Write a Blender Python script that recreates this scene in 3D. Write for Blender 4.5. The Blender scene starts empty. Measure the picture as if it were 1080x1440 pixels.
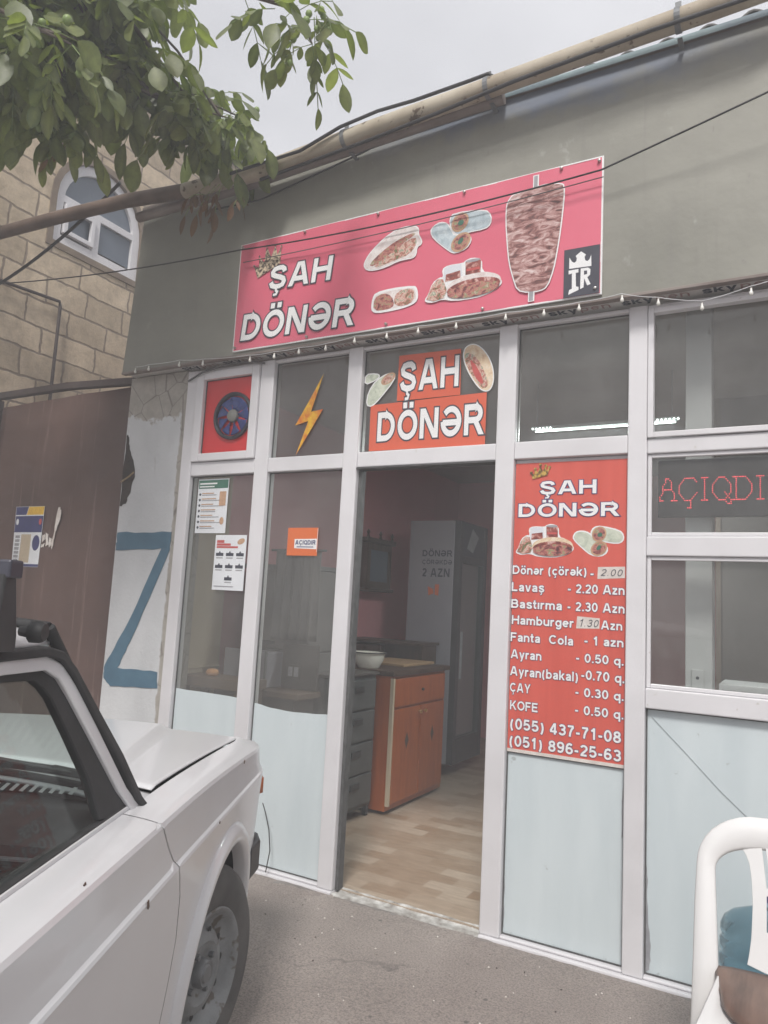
import bpy, math, random
import numpy as np
from mathutils import Vector, Matrix, geometry
R = math.radians
S = bpy.context.scene
COL = S.collection

# ------------------------------------------------------------------ camera, sky, sun, exposure
cam = bpy.data.cameras.new('camera')
cam.sensor_fit = 'VERTICAL'; cam.sensor_height = 36.0; cam.lens = 25.75
cam.clip_start = 0.02; cam.clip_end = 2000
camo = bpy.data.objects.new('camera', cam); COL.objects.link(camo)
_r = Vector((0.87181, 0.48695, 0.05315)); _d = Vector((-0.01474, 0.13453, -0.99080)); _f = Vector((-0.48962, 0.86301, 0.12446))
camo.matrix_world = Matrix(((_r.x, -_d.x, -_f.x, 0.0), (_r.y, -_d.y, -_f.y, -3.240), (_r.z, -_d.z, -_f.z, 1.404), (0, 0, 0, 1)))
S.camera = camo

SUN_EL, SUN_AZ = R(50), R(160)          # azimuth measured clockwise from +Y
w = bpy.data.worlds.new('World'); S.world = w; w.use_nodes = True
nt = w.node_tree; nt.nodes.clear()
out = nt.nodes.new('ShaderNodeOutputWorld'); bg = nt.nodes.new('ShaderNodeBackground')
sky = nt.nodes.new('ShaderNodeTexSky'); sky.sky_type = 'NISHITA'; sky.sun_disc = False
sky.sun_elevation = SUN_EL; sky.sun_rotation = SUN_AZ; sky.dust_density = 6.0; sky.air_density = 1.2; sky.ozone_density = 1.0
hs = nt.nodes.new('ShaderNodeHueSaturation'); hs.inputs['Saturation'].default_value = 0.30
tc = nt.nodes.new('ShaderNodeTexCoord'); mp = nt.nodes.new('ShaderNodeMapping'); mp.inputs['Scale'].default_value = (1.2, 1.2, 2.6)
nz = nt.nodes.new('ShaderNodeTexNoise'); nz.inputs['Scale'].default_value = 1.6; nz.inputs['Detail'].default_value = 5; nz.inputs['Roughness'].default_value = 0.5
cr = nt.nodes.new('ShaderNodeValToRGB'); cr.color_ramp.elements[0].position = 0.33; cr.color_ramp.elements[0].color = (6.2, 6.25, 6.6, 1)
cr.color_ramp.elements[1].position = 0.68; cr.color_ramp.elements[1].color = (8.8, 8.8, 9.15, 1)
mx = nt.nodes.new('ShaderNodeMix'); mx.data_type = 'RGBA'; mx.inputs['Factor'].default_value = 0.82
L = nt.links.new
L(tc.outputs['Generated'], mp.inputs['Vector']); L(mp.outputs['Vector'], nz.inputs['Vector']); L(nz.outputs['Fac'], cr.inputs['Fac'])
L(sky.outputs['Color'], hs.inputs['Color']); L(hs.outputs['Color'], mx.inputs['A']); L(cr.outputs['Color'], mx.inputs['B'])
L(mx.outputs['Result'], bg.inputs['Color']); bg.inputs['Strength'].default_value = 0.10
L(bg.outputs['Background'], out.inputs['Surface'])

sun = bpy.data.lights.new('sun', 'SUN'); sun.energy = 2.9; sun.angle = R(12); sun.color = (1.0, 0.965, 0.925)
suno = bpy.data.objects.new('sun', sun); COL.objects.link(suno)
_sd = Vector((math.sin(SUN_AZ) * math.cos(SUN_EL), math.cos(SUN_AZ) * math.cos(SUN_EL), math.sin(SUN_EL)))
suno.rotation_euler = _sd.to_track_quat('Z', 'Y').to_euler()
suno.location = (3, -8, 12)

S.view_settings.view_transform = 'Standard'; S.view_settings.look = 'None'
S.view_settings.exposure = 0.32; S.view_settings.gamma = 1.0; S.view_settings.use_curve_mapping = False
S.cycles.max_bounces = 10; S.cycles.transparent_max_bounces = 16; S.cycles.diffuse_bounces = 5; S.cycles.glossy_bounces = 5
S.cycles.use_denoising = True
S.cycles.sample_clamp_indirect = 8

random.seed(7)
rnd = random.uniform

# ------------------------------------------------------------------ materials
def srgb(r, g, b):
    def f(c):
        c /= 255.0
        return c / 12.92 if c <= 0.04045 else ((c + 0.055) / 1.055) ** 2.4
    return (f(r), f(g), f(b))
def new_mat(name):
    m = bpy.data.materials.new(name); m.use_nodes = True
    n = m.node_tree; b = n.nodes['Principled BSDF']
    return m, n, b
def ramp(n, stops):
    c = n.nodes.new('ShaderNodeValToRGB'); e = c.color_ramp.elements
    while len(e) < len(stops): e.new(0.5)
    for k, (p, col) in enumerate(stops):
        e[k].position = p; e[k].color = (*col, 1)
    return c
def noise(n, scale, detail=4, rough=0.6, stretch=None, dist=0.0):
    t = n.nodes.new('ShaderNodeTexCoord'); z = n.nodes.new('ShaderNodeTexNoise')
    z.inputs['Scale'].default_value = scale; z.inputs['Detail'].default_value = detail; z.inputs['Roughness'].default_value = rough
    z.inputs['Distortion'].default_value = dist
    m = n.nodes.new('ShaderNodeMapping'); m.inputs['Scale'].default_value = stretch or (1, 1, 1)
    n.links.new(t.outputs['Object'], m.inputs['Vector']); n.links.new(m.outputs['Vector'], z.inputs['Vector'])
    return z
def mixc(n, a, b, fac, mode='MIX'):
    x = n.nodes.new('ShaderNodeMix'); x.data_type = 'RGBA'; x.blend_type = mode
    for v, s in ((a, 'A'), (b, 'B')):
        if isinstance(v, tuple): x.inputs[s].default_value = (*v, 1)
        else: n.links.new(v, x.inputs[s])
    if isinstance(fac, (int, float)): x.inputs['Factor'].default_value = fac
    else: n.links.new(fac, x.inputs['Factor'])
    return x.outputs['Result']
def bump(n, b, src, strength=0.2, dist=0.01):
    q = n.nodes.new('ShaderNodeBump'); q.inputs['Strength'].default_value = strength; q.inputs['Distance'].default_value = dist
    n.links.new(src, q.inputs['Height']); n.links.new(q.outputs['Normal'], b.inputs['Normal'])
def pm(name, col, col2=None, scale=6, rough=0.6, metal=0.0, bmp=0.0, bscale=None, stretch=None, detail=5, spots=None, coat=0.0, spec=0.5, lo=0.35, hi=0.65, speck=40):
    """two tone noise material; spots = (colour, threshold) adds small specks"""
    m, n, b = new_mat(name)
    b.inputs['Roughness'].default_value = rough; b.inputs['Metallic'].default_value = metal
    b.inputs['Specular IOR Level'].default_value = spec
    if coat: b.inputs['Coat Weight'].default_value = coat; b.inputs['Coat Roughness'].default_value = 0.08
    if col2 is None: col2 = tuple(c * 0.9 for c in col)
    z = noise(n, scale, detail, 0.6, stretch)
    c = ramp(n, [(lo, col2), (hi, col)]); n.links.new(z.outputs['Fac'], c.inputs['Fac'])
    o = c.outputs['Color']
    if spots:
        s = noise(n, speck, 3, 0.6)
        k = ramp(n, [(spots[1], (0, 0, 0)), (spots[1] + 0.05, (1, 1, 1))]); n.links.new(s.outputs['Fac'], k.inputs['Fac'])
        o = mixc(n, o, spots[0], k.outputs['Color'])
    n.links.new(o, b.inputs['Base Color'])
    if bmp:
        q = noise(n, bscale or scale * 4, 5, 0.65, stretch); bump(n, b, q.outputs['Fac'], bmp)
    return m

M = {}
M['pvc'] = pm('white_pvc', (.70, .69, .71), (.62, .61, .625), 2.2, 0.35, spots=((.50, .48, .45), .70), speck=34)
M['pvc_seam'] = pm('pvc_gasket', (.10, .10, .10), (.06, .06, .06), 20, 0.7)
M['frost'] = pm('pale_blue_panel', (.61, .675, .695), (.555, .622, .645), 2.6, 0.20, stretch=(3, 1, .45), spots=((.40, .44, .44), .69), speck=17)
def mat_fascia():
    m, n, b = new_mat('grey_olive_sheet'); b.inputs['Roughness'].default_value = 0.6
    a = noise(n, 1.1, 5, 0.6, (1, 1, 1.4)); c = ramp(n, [(.30, (.20, .197, .168)), (.52, (.255, .25, .215)), (.70, (.305, .298, .258))]); n.links.new(a.outputs['Fac'], c.inputs['Fac']); o = c.outputs['Color']
    s = noise(n, 2.2, 6, 0.7, (5, 1, .28)); k = ramp(n, [(.56, (0, 0, 0)), (.74, (.55, .55, .55))]); n.links.new(s.outputs['Fac'], k.inputs['Fac']); o = mixc(n, o, (.19, .183, .165), k.outputs['Color'])
    s = noise(n, 6.5, 6, 0.75, (1.2, 1, .8)); k = ramp(n, [(.63, (0, 0, 0)), (.70, (.6, .6, .6))]); n.links.new(s.outputs['Fac'], k.inputs['Fac']); o = mixc(n, o, (.36, .355, .33), k.outputs['Color'])
    s = noise(n, 30, 4, 0.7, (1, 1, .5)); k = ramp(n, [(.66, (0, 0, 0)), (.72, (.7, .7, .7))]); n.links.new(s.outputs['Fac'], k.inputs['Fac']); o = mixc(n, o, (.17, .16, .145), k.outputs['Color'])
    # spilled blue paint along the upper edge, local x -0.7..1.1
    t = n.nodes.new('ShaderNodeTexCoord'); sp = n.nodes.new('ShaderNodeSeparateXYZ'); n.links.new(t.outputs['Object'], sp.inputs[0])
    g = noise(n, 4.5, 4, 0.65); ad = n.nodes.new('ShaderNodeMath'); ad.operation = 'MULTIPLY_ADD'; ad.inputs[1].default_value = .34; n.links.new(g.outputs['Fac'], ad.inputs[0]); n.links.new(sp.outputs['Z'], ad.inputs[2])
    mr = n.nodes.new('ShaderNodeMapRange'); mr.inputs['From Min'].default_value = 3.90; mr.inputs['From Max'].default_value = 4.02; n.links.new(ad.outputs[0], mr.inputs['Value'])
    x1 = n.nodes.new('ShaderNodeMath'); x1.operation = 'SUBTRACT'; x1.inputs[1].default_value = .15; n.links.new(sp.outputs['X'], x1.inputs[0]); x2 = n.nodes.new('ShaderNodeMath'); x2.operation = 'ABSOLUTE'; n.links.new(x1.outputs[0], x2.inputs[0])
    m2 = n.nodes.new('ShaderNodeMapRange'); m2.inputs['From Min'].default_value = 1.05; m2.inputs['From Max'].default_value = .55; m2.inputs['To Max'].default_value = .5; n.links.new(x2.outputs[0], m2.inputs['Value'])
    ml = n.nodes.new('ShaderNodeMath'); ml.operation = 'MULTIPLY'; n.links.new(mr.outputs[0], ml.inputs[0]); n.links.new(m2.outputs[0], ml.inputs[1]); o = mixc(n, o, (.10, .16, .30), ml.outputs[0])
    n.links.new(o, b.inputs['Base Color']); q = noise(n, 4, 5, 0.6); bump(n, b, q.outputs['Fac'], .25, .02); return m
M['fascia'] = mat_fascia()
M['plaster'] = None
M['asphalt'] = None
M['black_rubber'] = pm('black_rubber', (.035, .035, .037), (.02, .02, .02), 12, 0.75, bmp=0.1)
M['black_plastic'] = pm('black_plastic', (.045, .045, .048), (.03, .03, .03), 8, 0.5)
M['dark_int'] = pm('dark_vinyl', (.095, .095, .098), (.07, .07, .072), 10, 0.6)
M['chrome'] = pm('worn_chrome', (.62, .62, .62), (.45, .45, .45), 12, 0.25, metal=1.0)
M['steel'] = pm('grey_steel', (.22, .225, .23), (.14, .145, .15), 5, 0.5, metal=0.4)
M['screw'] = pm('screw_head', (.55, .54, .52), (.4, .38, .36), 30, 0.4, metal=0.8)
def mat_gate():
    m, n, b = new_mat('brown_gate_paint'); b.inputs['Roughness'].default_value = 0.5
    a = noise(n, 1.4, 5, 0.6); c = ramp(n, [(.3, (.078, .047, .040)), (.55, (.106, .063, .053)), (.72, (.132, .080, .067))]); n.links.new(a.outputs['Fac'], c.inputs['Fac']); o = c.outputs['Color']
    for sc_, st, lo_, col, amt in ((3, (7, 7, .3), .58, (.24, .17, .15), .5), (4, (9, 9, .22), .60, (.085, .052, .046), .6), (26, (1, 1, 1), .67, (.27, .19, .165), .7), (11, (1, 1, 1), .68, (.11, .055, .03), .8)):
        s = noise(n, sc_, 6, 0.7, st); k = ramp(n, [(lo_, (0, 0, 0)), (lo_ + .08, (amt,) * 3)]); n.links.new(s.outputs['Fac'], k.inputs['Fac']); o = mixc(n, o, col, k.outputs['Color'])
    n.links.new(o, b.inputs['Base Color']); q = noise(n, 2.2, 3, 0.5); bump(n, b, q.outputs['Fac'], .5, .03); return m
M['gate'] = mat_gate()
M['gate_dark'] = pm('dark_rusty_steel', (.07, .05, .045), (.045, .033, .03), 7, 0.7, bmp=0.2)
M['pipe'] = pm('ochre_pipe_paint', (.47, .42, .335), (.31, .255, .185), 3.0, 0.6, bmp=0.2, bscale=18, spots=((.11, .075, .05), .62), speck=16)
M['pipe_grey'] = pm('grey_pipe', (.25, .21, .19), (.16, .125, .11), 5, 0.65, bmp=0.2)
M['pipe_brown'] = pm('brown_pipe', (.16, .11, .085), (.09, .06, .045), 5, 0.7, bmp=0.2)
M['roof'] = pm('asbestos_sheet', (.13, .125, .12), (.07, .068, .065), 5, 0.9, bmp=0.3)
M['cable'] = pm('black_cable', (.025, .025, .027), (.018, .018, .018), 9, 0.6)
M['grey_cable'] = pm('grey_cable', (.12, .12, .12), (.08, .08, .08), 9, 0.6)
M['bulb'] = pm('milky_bulb', (.75, .74, .70), (.66, .65, .6), 12, 0.25)
M['blue_paint'] = pm('blue_wall_paint', (.075, .165, .235), (.055, .125, .185), 9, 0.7, bmp=0.1)
M['pinkwall'] = pm('pink_plaster', (.68, .29, .31), (.60, .25, .265), 1.4, 0.75, bmp=0.06)
M['ceil'] = pm('ceiling_panel', (.42, .40, .39), (.34, .32, .31), 2, 0.6)
M['hole'] = pm('dark_brick_hole', (.05, .035, .025), (.02, .015, .012), 14, 0.95, bmp=0.5)
M['straw'] = pm('straw', (.35, .26, .15), (.25, .18, .1), 30, 0.9)
M['paper'] = pm('paper', (.74, .76, .78), (.68, .70, .73), 5, 0.6)
M['tornpaper'] = pm('torn_paper', (.70, .66, .62), (.56, .50, .46), 18, 0.8)
M['ink'] = pm('dark_ink', (.05, .055, .075), (.035, .04, .055), 20, 0.6)
M['greyink'] = pm('grey_ink', (.34, .34, .36), (.26, .26, .28), 20, 0.6)
M['redink'] = pm('red_ink', (.55, .10, .09), (.45, .08, .075), 20, 0.6)
M['cracktone'] = pm('crack_grey', (.40, .44, .45), (.34, .37, .38), 20, .7)
M['greenink'] = pm('green_ink', (.05, .16, .11), (.04, .13, .09), 20, 0.6)
M['tanink'] = pm('tan_ink', (.55, .35, .22), (.42, .25, .15), 40, 0.6)
M['yellowink'] = pm('yellow_ink', (.75, .48, .05), (.65, .40, .04), 20, 0.6)
M['navyink'] = pm('navy_ink', (.045, .05, .17), (.035, .04, .13), 20, 0.6)
M['orange'] = pm('orange_film', (.68, .16, .045), (.62, .14, .04), 4, 0.5)
M['redfilm'] = pm('red_film', (.62, .025, .025), (.55, .02, .022), 3, 0.4)
M['orangered'] = pm('orange_red_print', (.66, .125, .065), (.60, .11, .058), 2.5, 0.45, stretch=(1, 1, .3))
M['menured'] = pm('red_menu_print', (.64, .115, .085), (.57, .095, .07), 2.5, 0.38, stretch=(8, 1, .4))
M['pinkred'] = pm('faded_red_vinyl', (.70, .15, .215), (.64, .125, .185), 1.1, 0.42)
M['white'] = pm('white_print', (.80, .80, .80), (.76, .76, .76), 4, 0.5)
M['offwhite'] = pm('offwhite_print', (.68, .70, .74), (.62, .64, .68), 5, 0.5)
M['black'] = pm('black_print', (.03, .03, .035), (.022, .022, .026), 10, 0.5)
M['charcoal'] = pm('charcoal_print', (.055, .055, .075), (.045, .045, .06), 6, 0.4)
M['gold'] = pm('gold_print', (.55, .36, .09), (.10, .055, .02), 60, 0.5, lo=.42, hi=.55)
M['crownprint'] = pm('black_gold_print', (.62, .50, .36), (.05, .035, .03), 55, 0.5, lo=.42, hi=.58)
M['bolt'] = pm('fire_print', (.80, .48, .03), (.62, .12, .02), 16, 0.5, lo=.38, hi=.6, spots=((.35, .06, .02), .66), speck=60)
def foodmat(name, stops, scale, stretch=(1, 1, 1), detail=6, dist=0.6):
    m, n, b = new_mat(name); b.inputs['Roughness'].default_value = 0.5
    z = noise(n, scale, detail, 0.62, stretch, dist); c = ramp(n, stops); n.links.new(z.outputs['Fac'], c.inputs['Fac']); n.links.new(c.outputs['Color'], b.inputs['Base Color'])
    return m
M['meat'] = foodmat('printed_meat', [(.34, (.075, .028, .025)), (.45, (.24, .095, .085)), (.53, (.44, .25, .23)), (.63, (.60, .46, .44)), (.75, (.74, .68, .68))], 13, (1, 1, 2.6), 8, 1.2)
M['meat2'] = foodmat('printed_filling', [(.36, (.09, .03, .03)), (.46, (.32, .10, .09)), (.54, (.50, .22, .18)), (.60, (.20, .24, .10)), (.70, (.68, .52, .46))], 34, (1, 1, 1.4), 5)
M['salad'] = foodmat('printed_salad', [(.36, (.10, .16, .07)), (.46, (.42, .14, .11)), (.55, (.68, .50, .42)), (.62, (.16, .24, .14)), (.72, (.70, .66, .58))], 40, (1, 1, 1), 5)
M['bread'] = foodmat('printed_bread', [(.30, (.55, .34, .20)), (.5, (.70, .55, .38)), (.7, (.76, .68, .58))], 22, (1, 1, 1), 4)
M['breadw'] = foodmat('printed_pale_bread', [(.30, (.58, .46, .44)), (.5, (.70, .64, .62)), (.7, (.78, .74, .72))], 22, (1, 1, 1), 4)
M['lavash'] = foodmat('printed_flatbread', [(.34, (.34, .42, .46)), (.5, (.46, .54, .58)), (.7, (.62, .68, .70))], 24, (1, 1, 1), 4)
M['lavashg'] = foodmat('printed_green_wrap', [(.34, (.38, .42, .34)), (.5, (.52, .56, .46)), (.7, (.66, .68, .58))], 24, (1, 1, 1), 4)
M['cola'] = foodmat('printed_cola', [(.4, (.16, .04, .035)), (.52, (.32, .08, .06)), (.62, (.60, .40, .36))], 30)
M['wood_or'] = pm('orange_wood', (.40, .098, .016), (.31, .07, .012), 4, 0.28, stretch=(6, 6, .8), coat=.3)
M['wood_dk'] = pm('dark_wood', (.085, .05, .035), (.05, .03, .02), 5, 0.5, stretch=(6, 6, .8))
M['wood_pale'] = pm('pale_board', (.45, .30, .17), (.36, .23, .12), 5, 0.55, stretch=(1, 7, 7))
M['wood_tan'] = pm('tan_board', (.50, .40, .28), (.42, .33, .22), 4, 0.6, stretch=(5, 5, .6))
M['beige'] = pm('beige_trim', (.55, .46, .34), (.47, .39, .28), 4, 0.6)
M['greyblue'] = pm('grey_metal_drawers', (.095, .10, .10), (.065, .07, .07), 5, 0.42, spots=((.05, .05, .05), .68), speck=9)
M['fridge'] = pm('grey_fridge_side', (.30, .29, .32), (.26, .25, .28), 2, 0.4)
M['fridge_dk'] = pm('dark_fridge_frame', (.06, .055, .06), (.045, .04, .045), 5, 0.4)
M['appl'] = pm('grey_appliance', (.21, .20, .195), (.17, .16, .155), 3, 0.4)
M['counter'] = pm('dark_counter', (.095, .085, .08), (.06, .055, .05), 4, 0.35)
M['shelfwood'] = pm('brown_shelf', (.16, .115, .085), (.11, .08, .06), 4, 0.5)
M['enamel'] = pm('white_enamel', (.75, .73, .66), (.70, .68, .60), 5, 0.2, spots=((.05, .04, .03), .72), speck=14)
M['brass'] = pm('brass', (.75, .55, .25), (.6, .42, .18), 10, 0.3, metal=1)
M['carpaint'] = pm('white_car_paint', (.68, .685, .70), (.63, .63, .645), 1.7, 0.30, coat=.5, spots=((.42, .40, .38), .755), speck=22)
M['carlow'] = M['carpaint']
M['underbody'] = pm('underbody', (.03, .03, .03), (.015, .015, .015), 6, 0.9)
M['tyre'] = pm('dusty_tyre', (.10, .095, .09), (.05, .048, .046), 6, 0.85, bmp=0.15, bscale=30)
M['rim'] = pm('grey_steel_rim', (.25, .26, .265), (.15, .155, .155), 9, 0.6, spots=((.10, .085, .07), .58), speck=14)
M['amber'] = pm('amber_lens', (.55, .15, .05), (.45, .11, .035), 30, 0.25)
M['vent'] = pm('white_vent', (.62, .64, .64), (.55, .57, .57), 10, 0.5)
M['chair'] = pm('white_plastic', (.76, .755, .75), (.70, .695, .69), 2.5, 0.38, spots=((.60, .56, .50), .72), speck=30)
M['pinkpatch'] = pm('pink_scuff', (.70, .42, .42), (.75, .6, .58), 40, 0.5)
M['cushion'] = pm('brown_wood_print_cover', (.20, .125, .095), (.105, .065, .05), 3.2, 0.5, stretch=(9, 1.2, 1), detail=8)
M['bark'] = pm('grey_brown_bark', (.13, .105, .085), (.07, .055, .045), 9, 0.9, bmp=0.5)
M['nut'] = pm('green_husk', (.22, .30, .09), (.16, .23, .07), 20, 0.45)
M['stone_rim'] = pm('stone_surround', (.24, .19, .14), (.17, .13, .10), 8, 0.9, bmp=0.3)
M['winglass'] = pm('grey_blue_pane', (.14, .17, .21), (.11, .13, .165), 1.5, 0.12)
M['bread_real'] = pm('bread_roll', (.60, .30, .12), (.48, .22, .08), 12, 0.6)
M['blackfan'] = pm('fan_black', (.03, .032, .045), (.02, .02, .03), 8, 0.5)
M['bluefan'] = pm('fan_blue', (.04, .065, .24), (.03, .045, .17), 8, 0.45)
M['fanhub'] = pm('fan_hub_grey', (.22, .22, .20), (.15, .15, .14), 10, 0.5)
M['ledboard'] = pm('black_led_board', (.030, .032, .036), (.022, .023, .026), 50, 0.4, spots=((.11, .11, .09), .70), speck=70)
M['whitebox'] = pm('white_box', (.66, .67, .68), (.60, .61, .62), 4, 0.4)
M['teal_trim'] = pm('blue_green_trim', (.20, .27, .28), (.13, .17, .20), 6, .6)
M['eave'] = pm('protective_film', (.66, .64, .62), (.52, .50, .48), 3, 0.4, stretch=(1, 6, 6))
M['filmred'] = pm('faint_red_ink', (.36, .22, .21), (.32, .2, .19), 10, 0.5)
M['bluestain'] = pm('blue_overspray', (.26, .30, .33), (.20, .24, .29), 6, 0.6)

def mat_glass(name, tint=(.80, .82, .80), dust=0.05, ior=1.5, dustcol=(.7, .68, .66)):
    m, n, b = new_mat(name); n.nodes.remove(b); o = n.nodes['Material Output']
    tr = n.nodes.new('ShaderNodeBsdfTransparent'); tr.inputs['Color'].default_value = (*tint, 1)
    gl = n.nodes.new('ShaderNodeBsdfGlossy'); gl.inputs['Roughness'].default_value = 0.015
    df = n.nodes.new('ShaderNodeBsdfDiffuse'); df.inputs['Color'].default_value = (*dustcol, 1)
    # Schlick reflectance from the facing angle: the same from either side of the sheet
    lw = n.nodes.new('ShaderNodeLayerWeight'); lw.inputs['Blend'].default_value = 0.5; pw = n.nodes.new('ShaderNodeMath'); pw.operation = 'POWER'; pw.inputs[1].default_value = 5
    f0 = ((ior - 1) / (ior + 1)) ** 2; fr = n.nodes.new('ShaderNodeMath'); fr.operation = 'MULTIPLY_ADD'; fr.inputs[1].default_value = 1 - f0; fr.inputs[2].default_value = f0
    n.links.new(lw.outputs['Facing'], pw.inputs[0]); n.links.new(pw.outputs[0], fr.inputs[0])
    z = noise(n, 3.0, 6, 0.65, (1, 1, .6)); c = ramp(n, [(.3, (dust * .55,) * 3), (.72, (dust * 1.7,) * 3)]); n.links.new(z.outputs['Fac'], c.inputs['Fac'])
    m1 = n.nodes.new('ShaderNodeMixShader'); m2 = n.nodes.new('ShaderNodeMixShader')
    n.links.new(c.outputs['Color'], m1.inputs['Fac']); n.links.new(tr.outputs[0], m1.inputs[1]); n.links.new(df.outputs[0], m1.inputs[2])
    n.links.new(fr.outputs[0], m2.inputs['Fac']); n.links.new(m1.outputs[0], m2.inputs[1]); n.links.new(gl.outputs[0], m2.inputs[2])
    n.links.new(m2.outputs[0], o.inputs['Surface'])
    return m
M['glass'] = mat_glass('shop_glass', (.86, .87, .86), dust=0.05)
M['carglass'] = mat_glass('car_glass', (.80, .86, .84), dust=0.03, ior=1.22)
def mat_jug():
    m, n, b = new_mat('blue_jug_plastic')
    b.inputs['Base Color'].default_value = (.4, .6, .7, 1); b.inputs['Transmission Weight'].default_value = 0.9
    b.inputs['Roughness'].default_value = 0.12; b.inputs['IOR'].default_value = 1.25
    z = noise(n, 6, 3); c = ramp(n, [(.3, (.36, .58, .68)), (.7, (.52, .72, .80))]); n.links.new(z.outputs['Fac'], c.inputs['Fac']); n.links.new(c.outputs['Color'], b.inputs['Base Color'])
    return m
M['jug'] = mat_jug()
def mat_emit(name, col, s):
    m, n, b = new_mat(name); b.inputs['Base Color'].default_value = (*col, 1)
    b.inputs['Emission Color'].default_value = (*col, 1); b.inputs['Emission Strength'].default_value = s
    z = noise(n, 30); c = ramp(n, [(.2, tuple(k * .85 for k in col)), (.8, col)]); n.links.new(z.outputs['Fac'], c.inputs['Fac']); n.links.new(c.outputs['Color'], b.inputs['Emission Color'])
    return m
M['ledred'] = mat_emit('red_led', (1.0, .07, .09), 1.7)
M['tube'] = mat_emit('lit_tube', (.85, 1.0, .95), 12.0)
def mat_asphalt():
    m, n, b = new_mat('worn_asphalt'); b.inputs['Roughness'].default_value = 0.9
    a = noise(n, 0.9, 6, 0.6); c = ramp(n, [(.3, (.225, .195, .178)), (.5, (.285, .248, .228)), (.72, (.34, .302, .28))]); n.links.new(a.outputs['Fac'], c.inputs['Fac'])
    g = noise(n, 130, 3, 0.7); k = ramp(n, [(.34, (.60, .60, .60)), (.5, (1, 1, 1)), (.66, (1.28, 1.25, 1.2))]); n.links.new(g.outputs['Fac'], k.inputs['Fac'])
    o = mixc(n, c.outputs['Color'], k.outputs['Color'], 1.0, 'MULTIPLY')
    v = n.nodes.new('ShaderNodeTexVoronoi'); v.inputs['Scale'].default_value = 7.0; t = n.nodes.new('ShaderNodeTexCoord'); n.links.new(t.outputs['Object'], v.inputs['Vector'])
    s = ramp(n, [(.045, (1, 1, 1)), (.075, (0, 0, 0))]); n.links.new(v.outputs['Distance'], s.inputs['Fac'])
    o = mixc(n, o, (.13, .118, .11), s.outputs['Color'])
    w2 = noise(n, 2.3, 5, 0.7); s2 = ramp(n, [(.60, (0, 0, 0)), (.72, (.7, .7, .7))]); n.links.new(w2.outputs['Fac'], s2.inputs['Fac'])
    o = mixc(n, o, (.20, .18, .168), s2.outputs['Color'])
    tw = n.nodes.new('ShaderNodeTexCoord'); dn = noise(n, 2.0, 4, 0.6); vm = n.nodes.new('ShaderNodeVectorMath'); vm.operation = 'MULTIPLY_ADD'; vm.inputs[1].default_value = (.55, .55, .55)
    n.links.new(dn.outputs['Color'], vm.inputs[0]); n.links.new(tw.outputs['Object'], vm.inputs[2])
    vc = n.nodes.new('ShaderNodeTexVoronoi'); vc.feature = 'DISTANCE_TO_EDGE'; vc.inputs['Scale'].default_value = .9; n.links.new(vm.outputs[0], vc.inputs['Vector'])
    cc = ramp(n, [(.004, (1, 1, 1)), (.011, (0, 0, 0))]); n.links.new(vc.outputs['Distance'], cc.inputs['Fac']); cm = noise(n, 1.3, 3); ck = ramp(n, [(.48, (0, 0, 0)), (.58, (.75, .75, .75))]); n.links.new(cm.outputs['Fac'], ck.inputs['Fac'])
    cx = n.nodes.new('ShaderNodeMath'); cx.operation = 'MULTIPLY'; n.links.new(cc.outputs['Color'], cx.inputs[0]); n.links.new(ck.outputs['Color'], cx.inputs[1]); o = mixc(n, o, (.10, .09, .085), cx.outputs[0])
    ws_ = noise(n, 3.3, 5, 0.7, (1, 2.2, 1)); wk = ramp(n, [(.68, (0, 0, 0)), (.74, (.55, .55, .55))]); n.links.new(ws_.outputs['Fac'], wk.inputs['Fac']); o = mixc(n, o, (.40, .385, .37), wk.outputs['Color'])
    n.links.new(o, b.inputs['Base Color'])
    g2 = noise(n, 45, 6, 0.75); bump(n, b, g2.outputs['Fac'], 0.55, 0.014)
    return m
M['asphalt'] = mat_asphalt()
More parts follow.
